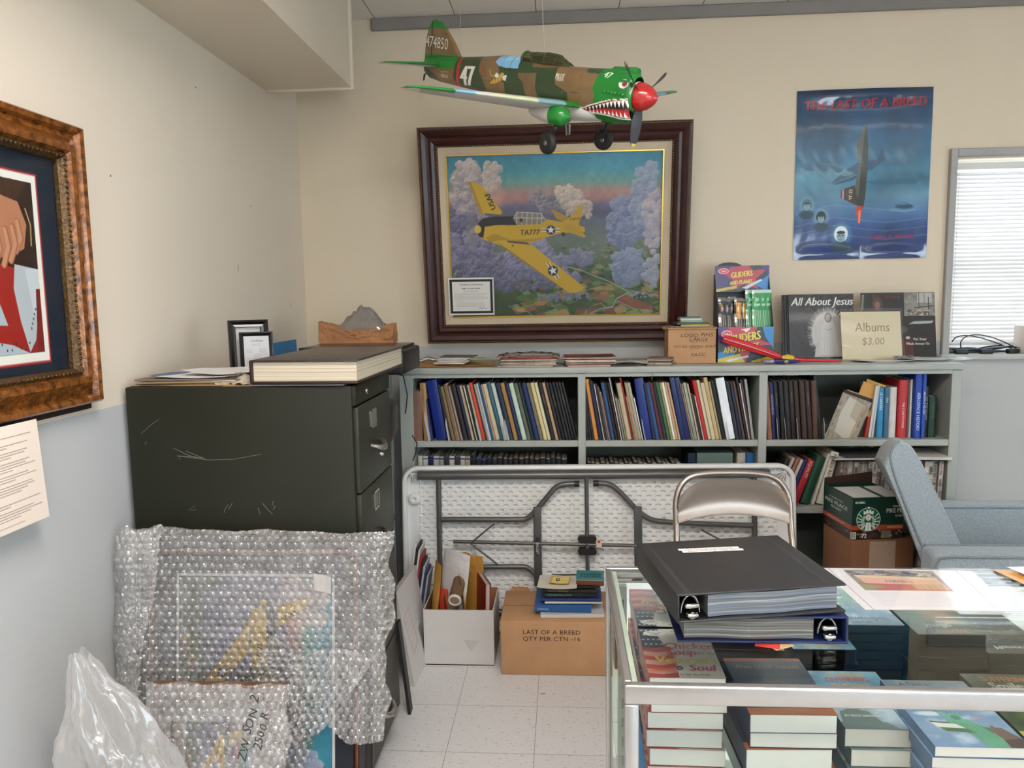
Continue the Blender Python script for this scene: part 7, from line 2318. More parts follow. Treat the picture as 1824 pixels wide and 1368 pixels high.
def in_box(kind, label, cat, x, y, z, t_, h, w, lean, yaw, col, rough=.55, bump=.3, wav=.008, mat=None):
    m = MB()
    f = lambda s: (lambda u, v: (s * (t_ / 2) * (math.sin(u * PI) * math.sin(v * PI)) ** .4 + wav * math.sin(v * 3 + u * 2) * v, (u - .5) * w, v * h))
    m.grid(f(-1), 10, 14, None, True, True)
    m.grid(f(1), 10, 14)
    M = Matrix.Translation((x, y, z)) @ Matrix.Rotation(lean, 4, 'Y') @ Matrix.Rotation(yaw, 4, 'Z')
    return tag(m.build(kind, mat or mt('slab_' + col[1:] + 'b', col, rough, var=.15, vscale=12, bump=bump, bscale=50), None, M), label, cat)
in_box('padded_envelope', 'orange gold padded envelope leaning at the left in the white box', 'envelope', -.588, 3.135, .03, .014, .41, .085, .13, .35, '#c08c30')
in_box('document', 'grey paperwork behind the first gold envelope in the white box', 'papers', -.545, 3.22, .03, .012, .41, .14, .16, .7, '#9a9690')
in_box('plastic_mailer', 'crumpled white plastic mailer with red mark in the white box', 'envelope', -.525, 3.18, .03, .030, .445, .13, .15, 1.0, '#cac8c6', .3, .8, .018)
in_box('mailer_flap', 'small white and red printed flap below the white plastic mailer', 'envelope', -.522, 3.115, .03, .006, .30, .05, .02, .9, '#b83a2c')
in_box('yellow_envelope', 'bright yellow folded envelope in the middle of the white box', 'envelope', -.490, 3.21, .06, .02, .40, .10, .06, 1.15, '#d09c20', .5, .5, .014)
in_box('padded_envelope', 'crumpled tan padded envelope right of the mailing tube', 'envelope', -.425, 3.27, .03, .03, .40, .15, .0, 1.0, '#b07c34', .6, 1.0, .02)
in_box('padded_envelope', 'flat tan envelope edge touching the red folder in the white box', 'envelope', -.425, 3.17, .02, .012, .36, .13, -.08, .15, '#b4833c', .6, .6, .008)
in_box('folder', 'dark green folder standing in front in the white box', 'folder', -.512, 3.145, .02, .012, .28, .10, -.05, .3, '#3c4a24')
in_box('folder', 'yellow folder edge in front of the mailing tube', 'folder', -.492, 3.135, .02, .010, .30, .08, -.08, .3, '#c0962c')
t = thing('red_folder', 'dark red folder with cream pages at the right in the white box', 'folder', Matrix.Translation((-.378, 3.225, .02)) @ Matrix.Rotation(.03, 4, 'Y') @ Matrix.Rotation(.35, 4, 'Z'))
MB().box(-.012, -.13, 0, -.009, .10, .335).box(.009, -.13, 0, .012, .10, .335).box(-.012, .10, 0, .012, .103, .335).build('cover', mt('folder_red', '#8c1c1e', .35), t)
MB().box(-.008, -.125, .005, .008, .10, .330).build('pages', mt('pages_grey', '#a8a29a', .8), t)
mtb = thing('mailing_tube', 'brown cardboard mailing tube with white end in the white box', 'tube', Matrix.Translation((-.445, 3.335, .405)) @ Matrix.Rotation(-.06, 4, 'Z') @ Matrix.Rotation(PI / 2 + .36, 4, 'X'))
MB().lathe([(.027, .02), (.027, .30), (.0275, .30)], 26).build('tube_wall', mt('tube_brown', '#8c6c50', .6), mtb)
MB().lathe([(.0275, .292), (.0283, .302), (.020, .302), (.019, .20)], 26).build('tube_rim', mt('tube_white', '#c8c4c0', .5), mtb)
MB().lathe([(0, .20), (.019, .20)], 22).build('tube_dark', mt('tube_inside', '#2c2622', .9), mtb)
# the tube points to the viewer: tilt set above
# brown printed carton
pb = thing('cardboard_box', 'closed brown carton stencilled LAST OF A BREED with books on top', 'box', lookm((-.268, 3.010, 0), 0))
MB().bbox(0, 0, 0, .500, .335, .232, .004, 2).build('box_body', CB, pb)
m = MB()
m.text('LAST OF A BREED', .026, lookm((.092, -.0008, .178)), 1.15)
m.text('QTY PER CTN -16', .026, lookm((.092, -.0008, .150)), 1.15)
m.build('stencil_print', mt('stencil', '#3c2a22', .7), pb)
MB().box(.002, .160, .2322, .498, .163, .2326).build('flap_joint', mt('joint_dark', '#5c4430', .8), pb)
MB().prism([(0.02, .232), (.03, .252), (.10, .250), (.11, .232)], .325, .33).build('torn_flap', CB, pb)
zz = .2325
for i, (w_, d_, th, c, nm, x, y, rz) in enumerate(((.265, .20, .018, '#b9bcc0', 'wide pale grey book, lowest of the stack on the brown carton', .03, 3.145, .04), (.235, .18, .030, '#1c5490', 'blue binder, second from the bottom of the carton stack', -.01, 3.150, -.02), (.24, .17, .010, '#c8c4bc', 'white paperback above the blue binder', .035, 3.16, .03), (.255, .17, .012, '#1c2c64', 'navy hardcover in the middle of the carton stack', .025, 3.16, -.01),
        (.215, .16, .018, '#15211c', 'black book with green title in the carton stack', .02, 3.17, .02), (.215, .16, .014, '#1a1614', 'black book with tan title in the carton stack', .022, 3.17, -.03), (.20, .15, .008, '#23201e', 'thin black book under the papers of the carton stack', .045, 3.18, .02))):
    o = MB().bbox(-w_ / 2, 0, .001, w_ / 2, d_, th - .001, .0008, 1).build('book', mt('slab_' + c[1:], c, .35, var=.1), None, lookm((x, y - d_ / 2, zz), rz))
    if i in (1, 4, 5):
        m = MB().text({1: 'MANUAL', 4: 'THE FIGHTING ACES', 5: 'TRUTH CAMPAIGN'}[i], {1: .012, 4: .011, 5: .010}[i], lookm((-w_ / 2 + .012, -.0008, th * .3)), 1.0)
        m.build('spine_title', mt({1: 'title_pale', 4: 'title_green', 5: 'title_tan'}[i], {1: '#a8bcd8', 4: '#6aa084', 5: '#a88c74'}[i], .5), o)
    if i in (0, 2):
        MB().box(-w_ / 2 + .004, -.0006, .003, w_ / 2 - .004, .0, th - .003).build('page_edge', PG, o)
    tag(o, nm, 'book', None)
    zz += th + .0006
sb = MB().bbox(-.10, -.075, 0, .16, .10, .003, .001, 1).build('booklet', mt('slab_2c64a8', '#2c64a8', .35), None, lookm((.06, 3.20, .2325 + .0), .25))
bpy.data.objects.remove(sb)
cv = Cv(110, 80, '#cfc8b8'); cv.scribble(6, 10, 40, 40, 5, '#8a8478', 3); cv.scribble(78, 16, 104, 50, 9, '#8a8478', 5)
sheet('paper_stack', 'cream printed papers on the left of the carton book stack', 'papers', -.03, 3.145, zz + .0005, .165, .155, -.05, cv, curl=.006)
cv = Cv(70, 60, '#c49a34'); cv.rect(8, 5, 64, 54, '#d9c870'); cv.rect(20, 16, 34, 40, '#4a4640'); cv.rect(24, 20, 30, 30, '#b8b4ac'); cv.scribble(38, 22, 60, 40, 4, '#8a7a40', 2)
sheet('yellow_card', 'yellow photo card on the cream papers of the carton book stack', 'card', -.02, 3.15, zz + .008, .085, .085, -.12, cv, curl=.003)
o = thing('paperback', 'worn teal paperback with black title topmost on the carton book stack', 'book', lookm((.105, 3.11, zz + .0005), -.05))
MB().bbox(-.058, 0, 0, .058, .12, .022, .003, 2).build('pages', mt('red_edge', '#6c3826', .7, var=.2), o)
cv = Cv(90, 96, '#2c7c84'); cv.noise(.15, 8, 3); cv.text('POWER', 47, 46, 24, '#16282a', 0, .8, 0, .05, align='c'); cv.text('FORTRESS', 46, 66, 21, '#16282a', 0, .72, 0, .05, align='c'); cv.scribble(10, 10, 80, 26, 2, '#123c42', 4); cv.scribble(16, 76, 76, 84, 1, '#b8a888', 5); cv.rect(0, 88, 90, 96, '#a8987c', .8)
link('front_cover', cmesh('front_cover', cv, flat(.118, .122, .0226)), mcol('worn_cover', .5), o)
# things leaning between the cabinet and the white box
def leaner(name, label, cat, x, y, z, w, h, t_, yaw, lean, cv=None, col='#c8c8c4', side=None, mat=None):
    M = Matrix.Translation((x, y, z)) @ Matrix.Rotation(yaw, 4, 'Z') @ Matrix.Rotation(lean, 4, 'X')
    o = MB().bbox(0, .0006, 0, w, t_, h, min(.001, t_ * .3), 1).build(name, mat or mt('slab_' + (side or col)[1:], side or col, .5, var=.05), None, M)
    if cv is not None:
        link('printed_face', cmesh('printed_face', cv, lambda U_, V: (U_ * w, 0 * U_, (1 - V) * h)), mcol('paper_print'), o)
    return tag(o, label, cat)
cv = Cv(150, 190, '#c9c4c0')
cv.line([(12, 60), (50, 50), (70, 128), (32, 140), (12, 60)], 1.4, '#b0685c', .9)
for k in range(5):
    cv.line([(16 + k * 4, 74 + k * 15), (54 + k * 4, 62 + k * 15)], 1, '#b0685c', .8)
for k in range(16):
    cv.line([(84 + k * .6, 110 + k * 3), (104 + k * .6, 107 + k * 3)], 1.4, '#3a3836', .9)
cv.scribble(70, 70, 90, 96, 3, '#6a6664', 3); cv.scribble(96, 160, 136, 186, 7, '#8a8684', 4)
leaner('mailing_box', 'flat white mailing carton with barcode leaning at the filing cabinet', 'carton', -.608, 2.895, 0, .32, .40, .022, PI / 2 - .06, -.16, cv, '#c9c4c0', '#b8b4ae')
leaner('black_panel', 'thin black panel leaning against the filing cabinet front', 'panel', -.583, 2.690, .0, .045, .36, .012, PI / 2 + .02, -.10, None, '#151515')
for i, (c, nm, dx, h_) in enumerate((('#c8c6c2', 'white spiral bound report leaning furthest left by the cabinet', 0, .50), ('#26262a', 'black comb bound report behind the white one by the cabinet', .010, .48), ('#bcb8b0', 'pale report third from the cabinet', .024, .47), ('#8c2028', 'red report leaning left of the white box', .036, .44), ('#202024', 'black folder next to the red report', .048, .41), ('#a4a8ac', 'grey report beside the black folder', .060, .40), ('#1c2c58', 'navy report nearest the gold envelope', .072, .37), ('#8a8c8e', 'grey ribbed binder at the edge of the white box', .084, .36))):
    M = Matrix.Translation((-.715 + dx * .9, 3.435, .0)) @ Matrix.Rotation(.03 + .24, 4, 'Y')
    ob = MB().bbox(0, 0, 0, .009, .12 , h_, .001, 1).build('report', mt('slab_' + c[1:], c, .45, var=.1), None, Matrix.Translation((-.735 + dx * .9, 3.215 - .003 * i, .0)) @ Matrix.Rotation(.16, 4, 'Y'))
    tag(ob, nm, 'report')
# scrap on the floor
tag(MB().bbox(-.010, -.002, 0, .010, .002, .002, .0006, 1).build('wood_scrap', mt('scrap_brown', '#8c5c40', .7), None, lookm((-.09, 2.86, .0005), .35)), 'tiny brown wooden scrap lying on the floor tiles', 'scrap')

# ------------------------------------------------------------------ glass display case
AL = mt('brushed_aluminium', '#b9b6b3', .30, .85, var=.04, vscale=30, bump=.08, bscale=300)
dc = thing('display_case', 'glass display case with aluminium edges full of paperback books', 'display case', lookm((0, 0, 0)))
X0, X1, Y0, Y1, ZC_ = .090, 1.62, 1.118, 1.642, .965
def rail(x0, y0, z0, x1, y1, z1, nm='rail', r=.003):
    MB().bbox(x0, y0, z0, x1, y1, z1, r, 2).build(nm, AL, dc)
rail(X0, Y0, ZC_ - .030, X1, Y0 + .016, ZC_ + .001)
rail(X0, Y1 - .014, ZC_ - .024, X1, Y1, ZC_ + .001)
rail(X0, Y0 + .016, ZC_ - .024, X0 + .013, Y1 - .014, ZC_ + .001)
rail(X1 - .013, Y0 + .016, ZC_ - .024, X1, Y1 - .014, ZC_ + .001)
for x in (X0, X1 - .022):
    rail(x, Y0, .0, x + .022, Y0 + .012, ZC_ - .030, 'front_post')
    rail(x + (.0 if x < 1 else .010), Y1 - .010, .0, x + (.012 if x < 1 else .022), Y1, ZC_ - .024, 'back_post')
GLS = mglass('case_glass', '#fafcfa', .75, .01)
MB().box(X0 + .013, Y0 + .016, ZC_ - .006, X1 - .013, Y1 - .014, ZC_ - .001).build('top_glass', GLS, dc)
MB().box(X0 + .022, Y0 + .003, .22, X1 - .022, Y0 + .007, ZC_ - .030).build('front_glass', mglass('case_glass_front', '#fbfdfb', .3, .01), dc)
MB().box(X0 + .004, Y0 + .012, .22, X0 + .008, Y1 - .010, ZC_ - .024).build('side_glass', mglass('case_glass_front'), dc)
MB().box(X1 - .008, Y0 + .012, .22, X1 - .004, Y1 - .010, ZC_ - .024).build('side_glass', mglass('case_glass_front'), dc)
MB().box(X0 + .0135, Y0 + .0165, ZC_ - .0102, X0 + .022, Y1 - .0145, ZC_ - .0062).build('glass_seat', mt('felt_green', '#b4bcae', .7), dc)
mm = bpy.data.materials.new('mirror')
mm.use_nodes = True
mm.node_tree.nodes['Principled BSDF'].inputs['Metallic'].default_value = 1
mm.node_tree.nodes['Principled BSDF'].inputs['Roughness'].default_value = .03
mm.node_tree.nodes['Principled BSDF'].inputs['Base Color'].default_value = (.84, .85, .84, 1)
MB().box(X0 + .013, 1.612, .22, X1 - .013, 1.618, ZC_ - .026).build('mirror_back', mm, dc)
MB().box(X0 + .013, 1.6185, .22, X1 - .013, 1.624, ZC_ - .026).build('back_board', mt('board_grey', '#8c8a86', .6), dc)
MB().box(X0, Y0, 0.0, X1, Y0 + .01, .22).box(X0, Y0 + .01, 0, X0 + .01, Y1 - .01, .22).box(X1 - .01, Y0 + .01, 0, X1, Y1, .22).box(X0 + .01, Y0 + .01, .20, X1 - .01, Y1 - .01, .22).build('base', mt('case_base', '#a8a4a0', .5), dc)
ZSH = .622
MB().box(X0 + .012, Y0 + .10, ZSH - .008, X1 - .012, 1.610, ZSH).build('glass_shelf', mglass('shelf_glass', '#f0f8f4', .9, .01), dc)
for x in (X0 + .025, 1.0):
    sl = MB().box(x, 1.598, .25, x + .018, 1.611, ZC_ - .03).build('shelf_standard', mt('standard_steel', '#8f9490', .35, .6), dc)
    for k in range(14):
        MB().box(x + .007, 1.597, .30 + k * .045, x + .011, 1.5985, .322 + k * .045).build('slot', mt('slot_dark', '#3a3c38', .8), sl)
# paperbacks
def cover_mesh_pair(w, d, cv):
    return cmesh('front_cover', cv, lambda U, V: (U * w, (1 - V) * d, 0 * U))
def stack(name, x, y, z, w, d, ths, cv, spine_col, page_col, group, labels, rz=0, jit=.004, seed=0):
    me = cover_mesh_pair(w, d, cv)
    sm = mt('spine_' + spine_col[1:], spine_col, .3, var=.25, vscale=30, coat=.2)
    pm = mt('pages_' + page_col[1:], page_col, .8, var=.03)
    r = random.Random(seed)
    for i, th in enumerate(ths):
        top = i == len(ths) - 1
        jx, jy, jr = (0, 0, 0) if top else (r.uniform(-jit, jit), r.uniform(-jit, jit), r.uniform(-.02, .02))
        M = lookm((x + jx, y + jy, z + .0004), rz + jr)
        m = MB()
        m.box(0, 0, 0, w, d, .0006)
        m.box(0, 0, th - .0006, w, d, th - .0002)
        m.box(0, 0, .0006, .0006, d, th - .0006)
        b = m.build(name, sm, None, M)
        MB().bbox(.0008, .0008, .0008, w - .0008, d - .0008, th - .0009, .0008, 1).build('page_block', pm, b)
        link('front_cover', me, mcol('cover_gloss', .28, coat=.35), b, Matrix.Translation((0, 0, th)))
        tag(b, labels[i] if isinstance(labels, list) else labels % ORD[i], 'book', group)
        z += th + .0008
    return z
# Chicken Soup style cover
c1 = Cv(150, 220, '#cfcac2')
def flag(cv, x0, y0, x1, y1):
    h = (y1 - y0) / 7
    for k in range(7):
        cv.poly([(x0, y0 + k * h), (x0 + (x1 - x0) * .5, y0 + k * h + 6), (x1, y0 + k * h - 4), (x1, y0 + (k + 1) * h - 4), (x0 + (x1 - x0) * .5, y0 + (k + 1) * h + 6), (x0, y0 + (k + 1) * h)], '#a8322e' if k % 2 == 0 else '#ccc4bc', .9)
flag(c1, 0, 90, 60, 220)
c1.poly([(0, 0), (44, 0), (40, 40), (50, 90), (0, 100)], '#2c3048')
for i in range(16):
    x, y = 6 + (i % 4) * 11 + (i // 4 % 2) * 4, 10 + (i // 4) * 22
    c1.poly([(x + (5 if k % 2 == 0 else 2) * math.sin(k * PI / 5), y - (5 if k % 2 == 0 else 2) * math.cos(k * PI / 5)) for k in range(10)], '#d0ccc8')
c1.poly([(0, 86), (30, 92), (66, 120), (60, 220), (0, 220)], '#a8403a', .45)
c1.ell(34, 24, 25, 13, '#e2dfda'); c1.text('500,000 COPY', 34, 22, 7, '#6a6664', 0, .8, align='c'); c1.text('COPY', 34, 31, 9, '#4a4644', 0, .8, 0, .03, align='c')
c1.text('#1 New York Times', 108, 14, 11, '#4a4644', 0, .8, .1, .02, align='c'); c1.text('BESTSELLING AUTHORS', 108, 25, 7, '#6a6460', 0, .8, align='c'); c1.text('Jack Canfield', 108, 34, 7, '#6a6460', 0, .8, align='c'); c1.text('Mark Hansen', 108, 43, 7, '#6a6460', 0, .8, align='c')
c1.text('Chicken', 44, 96, 38, '#b0283a', 0, .85, .12, .04)
c1.text('Soup', 48, 124, 36, '#b0283a', 0, .85, .12, .04); c1.text('for the', 112, 120, 14, '#4a4440', 0, .9, .1, .03)
c1.text("Veteran's", 22, 158, 38, '#c8ac50', 0, .86, 0, .05); c1.text("Veteran's", 56, 158, 4, '#8a3030')
c1.text('Soul', 84, 190, 36, '#b0283a', 0, .85, .12, .04)
c1.ell(66, 180, 7, 9, '#3a4a7c'); c1.ell(66, 180, 3, 4, '#c8a04c')
c1.text('Stories to Stir the Pride', 78, 210, 11, '#5a4c44', 0, .8, 0, .02, align='c')
c1.rect(8, 176, 56, 196, '#c05a3a', .55)
S1 = stack('paperback', .158, 1.392, ZSH, .144, .214, [.036, .035, .036, .035, .036, .034], c1, '#8c2a2c', '#d4cec8', 'identical red and white paperbacks in the display case left stack',
           ['red white and blue paperback, %s in the leftmost case stack' % q for q in ('lowest', 'second from the bottom', 'third from the bottom', 'third from the top', 'second from the top', 'topmost')], .0, .005, 3)
# Wait Until Sunset
c2 = Cv(150, 220, '#232a4c')
c2.noise(.1, 6, 5)
c2.text('Wait Until Sunset', 76, 44, 21, '#b08468', 0, .82, 0, .02, align='c'); c2.rect(0, 0, 150, 14, '#b4623a')
c2.text('A novel of the frontier', 76, 70, 9, '#8c7060', 0, 1, .1, align='c')
c2.ell(75, 110, 36, 20, '#8c4a34', .5, .9)
c2.text('Robert L. Burr', 76, 176, 17, '#a05c44', 0, .9, 0, .02, align='c')
c2.rect(0, 196, 150, 220, '#c4703c')
S2 = stack('paperback', .333, 1.334, ZSH, .156, .218, [.037, .028, .044, .030, .036], c2, '#20284a', '#d2cec8', 'navy and orange paperbacks in the display case',
           ['navy and orange paperback, %s in the second case stack' % q for q in ('lowest', 'second from the bottom', 'middle one', 'second from the top', 'topmost')], .02, .006, 5)
# sky cover with soldier bust and eagle
c3 = Cv(150, 220, '#86a4b8')
v = np.linspace(0, 1, 220)
for c in range(3):
    c3.a[:, :, c] = np.interp(v, [0, .3, .6, 1], [hx('#8fb4cc')[c], hx('#2f86b4')[c], hx('#a8bcc8')[c], hx('#8c9ca8')[c]])[:, None]
c3.noise(.25, 5, 9)
c3.text('DEFENDING', 74, 46, 27, '#a8362c', .03, .62, 0, .06, align='c'); c3.text('OF FREEDOM', 74, 24, 20, '#c8a050', 0, .7, 0, .06, align='c')
c3.text('THE FIRE', 74, 72, 26, '#c8a050', 0, .8, 0, .06, align='c'); c3.ell(116, 72, 26, 9, '#d09a88', .8)
c3.ell(40, 130, 24, 26, '#6c7c7c', .95, .15); c3.poly([(4, 200), (12, 160), (40, 146), (70, 160), (84, 200)], '#5f7070'); c3.poly([(0, 196), (90, 196), (110, 220), (0, 220)], '#66767a')
c3.ell(40, 122, 13, 16, '#8c9890'); c3.ell(40, 112, 15, 9, '#4a5858')
c3.line([(92, 108), (104, 116), (112, 112), (120, 130), (128, 150), (130, 168)], 6, '#3a2a28'); c3.line([(92, 108), (86, 100)], 3, '#3a2a28')
c3.text('BY FRITZ DIETRICH', 52, 178, 9, '#d8dcdc', 0, .9, 0, .02, align='c')
S3 = stack('paperback', .506, 1.346, ZSH, .138, .216, [.038, .038, .034, .036], c3, '#3a5460', '#c2bcb2', 'sky blue soldier and eagle paperbacks in the display case',
           ['grey blue paperback with soldier bust, %s in the third case stack' % q for q in ('lowest', 'second from the bottom', 'second from the top', 'topmost')], .0, .010, 8)
# Remember with green statue holding a torch
c4 = Cv(160, 225, '#7c92aa')
for c in range(3):
    c4.a[:, :, c] = np.interp(np.linspace(0, 1, 225), [0, .35, .7, 1], [hx('#8c9cb0')[c], hx('#5c7aa0')[c], hx('#8098b4')[c], hx('#6c86a8')[c]])[:, None]
n = fbm(225, 160, 4, 4, 19)
c4.a = np.clip(c4.a + (np.clip(n - .52, 0, 1) * 1.6)[..., None] * (1 - c4.a), 0, 1)
c4.text('A Time to', 60, 22, 18, '#3c4c64', 0, .8, .05, .02, align='c'); c4.text('Remember', 82, 46, 31, '#2c3c58', 0, .8, .05, .03, align='c')
c4.ell(38, 100, 26, 9, '#e4e4e4', .7, .6)
Gs, Gd = '#5f9a80', '#3c7460'
c4.poly([(52, 88), (58, 92), (66, 116), (60, 122), (54, 104)], Gs); c4.poly([(48, 82), (56, 80), (58, 92), (50, 92)], Gd)
c4.ell(78, 112, 13, 14, Gs); c4.ell(79, 114, 8, 10, Gd)
for k in range(7):
    a_ = math.radians(150 - k * 22)
    c4.line([(78 + 12 * math.cos(a_), 108 - 10 * math.sin(a_)), (78 + 22 * math.cos(a_), 108 - 20 * math.sin(a_))], 1.8, Gd)
c4.poly([(58, 122), (76, 124), (94, 120), (116, 150), (128, 182), (124, 225), (92, 225), (84, 184), (66, 160), (58, 140)], Gs)
for k in range(6):
    c4.line([(70 + k * 8, 130 + k * 3), (90 + k * 7, 222)], 2, Gd, .7)
c4.poly([(112, 150), (120, 148), (126, 168), (118, 172)], Gd)
c4.poly([(26, 128), (60, 134), (62, 142), (30, 138)], '#4a3c38'); c4.poly([(28, 134), (70, 140), (80, 156), (32, 152)], '#d0d0cc'); c4.poly([(36, 152), (84, 158), (92, 172), (42, 168)], '#4c6c4c')
c4.poly([(118, 160), (128, 140), (132, 150), (142, 152), (150, 172), (158, 186), (160, 225), (130, 225), (126, 190)], '#6c5c54'); c4.poly([(126, 196), (160, 190), (160, 225), (126, 225)], '#4a3c38')
c4.ell(118, 112, 12, 3.5, '#b87c84', .7, .4)
for cvx, y0_ in ((c4, 105),):
    old = cvx.a.copy()
    hh_ = cvx.h
    for r_i in range(y0_, hh_):
        cvx.a[r_i] = old[int(80 + (r_i - y0_) * (hh_ - 80) / (hh_ - y0_))]
S4 = stack('paperback', .622, 1.258, ZSH, .158, .226, [.020, .022, .020, .021, .022, .020, .021, .020], c4, '#3c5c84', '#d0c8c2', 'blue paperbacks with a green statue in the display case',
           ['blue paperback with green statue, %s in the fourth case stack' % q for q in ('lowest', 'second from the bottom', 'third from the bottom', 'fourth from the bottom', 'fourth from the top', 'third from the top', 'second from the top', 'topmost')], .0, .004, 12)
# green Smile cover
c5 = Cv(150, 220, '#33442c')
c5.noise(.5, 6, 4)
c5.ell(95, 110, 40, 60, '#b4703c', .7, .7); c5.ell(60, 150, 30, 30, '#7c8c3c', .5, .8); c5.ell(110, 60, 30, 14, '#a09a40', .5, .8)
c5.poly([(0, 204), (150, 204), (150, 220), (0, 220)], '#b8ae54')
c5.text('SUFFERING', 78, 30, 27, '#c4703c', 0, .72, 0, .05, align='c'); c5.text('Smile', 66, 58, 34, '#dcd8cc', 0, .85, 0, .04, align='c'); c5.text('through it', 96, 74, 11, '#c8a04c', 0, 1, .1, .02, align='c')
S5 = stack('paperback', .790, 1.300, ZSH, .150, .222, [.026, .028, .027, .028, .027, .028], c5, '#26361f', '#ccc6b8', 'green paperbacks with orange title in the display case',
           ['dark green paperback with orange title, %s in the fifth case stack' % q for q in ('lowest', 'second from the bottom', 'third from the bottom', 'third from the top', 'second from the top', 'topmost')], -.01, .005, 15)
c6 = Cv(150, 220, '#1c1e1c')
c6.noise(.4, 8, 7)
for i in range(60):
    c6.ell(gl_r.random() * 150, 60 + gl_r.random() * 110, 5, 2.5, '#b8b8b4', .5, .5)
c6.text('Memories', 75, 40, 26, '#d8d4cc', 0, .85, 0, .04, align='c')
stack('paperback', .952, 1.300, ZSH, .145, .215, [.03, .03, .03, .03], c6, '#161816', '#c8c4bc', 'black paperbacks in the display case', ['black paperback with mottled white cover, %s in the right case stack' % q for q in ('lowest', 'second from the bottom', 'second from the top', 'topmost')], .0, .004, 18)
# booklets standing at the case's left side
cb_ = Cv(200, 180, '#1f5880')
cb_.noise(.5, 7, 3); cb_.ell(160, 20, 30, 12, '#6c9c3c', .9, .4); cb_.ell(160, 50, 16, 14, '#d4d8d8', .9, .3)
for k in range(12):
    cb_.line([(gl_r.random() * 200, 60 + k * 10), (gl_r.random() * 200, 66 + k * 10)], 4, ['#3a88b0', '#12344c', '#8cb4c4'][k % 3], .6)
o = MB().box(0, .0006, 0, .20, .010, .185).build('booklet', mt('slab_1f5880', '#1f5880', .35), None, Matrix.Translation((.128, 1.178, ZSH + .001)) @ Matrix.Rotation(PI / 2 - .03, 4, 'Z'))
link('front_cover', cmesh('front_cover', cb_, lambda U, V: (U * .20, 0 * U, (1 - V) * .185)), mcol('cover_gloss'), o)
o2 = link('rear_cover', cmesh('rear_cover', cb_, lambda U, V: ((1 - U) * .20, .0108 + 0 * U, (1 - V) * .185), None, None), mcol('cover_gloss'), o)
tag(o, 'blue green glossy booklet standing at the left side inside the case', 'booklet')

# ------------------------------------------------------------------ on the case
def binder(name, label, M, w, d, t_, col, spine_left, ring_label, sheets, skin):
    b = thing(name, label, 'binder', M)
    mat = mt(skin, col, .42, var=.08, vscale=14, bump=.12, bscale=160, coat=.05)
    sx0, sx1 = (0, .004) if spine_left else (w - .004, w)
    MB().bbox(0, 0, 0, w, d, .0036, .0012, 2).build('back_cover', mat, b)
    MB().bbox(0, 0, t_ - .0036, w, d, t_, .0012, 2).build('front_cover', mat, b)
    MB().bbox(sx0, 0, .001, sx1, d, t_ - .001, .0012, 2).build('spine', mat, b)
    # page stack, slightly wavy
    px0, px1 = (.055, w - .012) if spine_left else (.012, w - .055)
    cv = Cv(200, 26, sheets)
    r = random.Random(len(label))
    for i in range(24):
        y = r.random() * 26
        cv.line([(0, y + r.uniform(-2, 2)), (100, y + r.uniform(-1, 1)), (200, y + r.uniform(-2, 2))], 1, r.choice(['#c8c6c2', '#6a7078', '#3c4450', '#a8a29a', '#8c8478']), .6)
    pb_ = MB().box(px0, .010, .006, px1, d - .01, t_ - .008).build('page_stack', mt('pages_plastic', '#8a8e92', .3, var=.2), b)
    link('sleeve_edge', cmesh('sleeve_edge', cv, lambda U, V: (px0 + U * (px1 - px0), .008 + .002 * np.sin(U * 9), .005 + (1 - V) * (t_ - .012))), mcol('sleeve_gloss', .25, coat=.3), pb_)
    # rings: metal rail with arches
    rx = .028 if spine_left else w - .028
    m = MB().tube([(rx, .006, .008), (rx, d - .006, .008)], .008, 10, None, True, None, .5)
    m.build('ring_rail', CH, b)
    rr_ = MB().bbox(rx - .010, .002, .006, rx + .010, .016, .014, .003, 2).bbox(rx - .014, .003, t_ * .45, rx + .012, .010, t_ * .62, .003, 2)
    rr_.build('lever', CH, b)
    for y in (.02, d / 2, d - .03):
        MB().tube([(rx + .016 * math.cos(a_), y, .010 + (t_ - .020) * math.sin(a_)) for a_ in np.linspace(0, PI, 14)], .0022, 7).build('ring', CH, b)
    return b
bb = binder('ring_binder', 'dark blue ring binder lying under the black one on the case glass', lookm((.192, 1.268, ZC_ + .0015), .005), .285, .268, .048, '#16224e', False, '', '#5a5650', 'binder_blue')
bk = binder('ring_binder', 'black ring binder with white title strip on top of the blue one', Matrix.Translation((.186, 1.232, ZC_ + .0505)) @ Matrix.Rotation(.155, 4, 'Z') @ Matrix.Rotation(-.015, 4, 'Y'), .292, .268, .050, '#232224', True, '', '#6c7480', 'binder_black')
for k in range(2):
    cv = Cv(170, 14, '#d6d2ce')
    cv.text(['The Painting Club Meeting', 'Album Drawings  1984-1991'][k], 85, 11, 12, '#5a5654', 0, 1.0, .1, .0, align='c')
    o = link('title_strip', cmesh('title_strip', cv, lambda U, V: ((U - .5) * .118, (.5 - V) * .0105, 0 * U)), mcol('paper_print'), bk, Matrix.Translation((.128 + .004 * k, .212 - .0125 * k, .0504)) @ Matrix.Rotation(-.05, 4, 'Z'))
for xx in (.018, .022, .262, .267):
    MB().tube([(xx, .004, .0500), (xx, .264, .0500)], .0006, 5).build('crease_line', mt('crease', '#4c4a4a', .35), bk)
for i, (c, nm, x, y, rz) in enumerate((('#b09070', 'tan card corner sticking out below the blue binder', .36, 1.262, .5), ('#b4382c', 'red card corner sticking out below the blue binder', .345, 1.264, -.3))):
    tag(MB().box(-.02, -.02, 0, .02, .02, .0006).build('card', mt('slab_' + c[1:], c, .5), None, lookm((x, y + .010, ZC_ - .0002 + .0007 * i), rz)), nm, 'card')
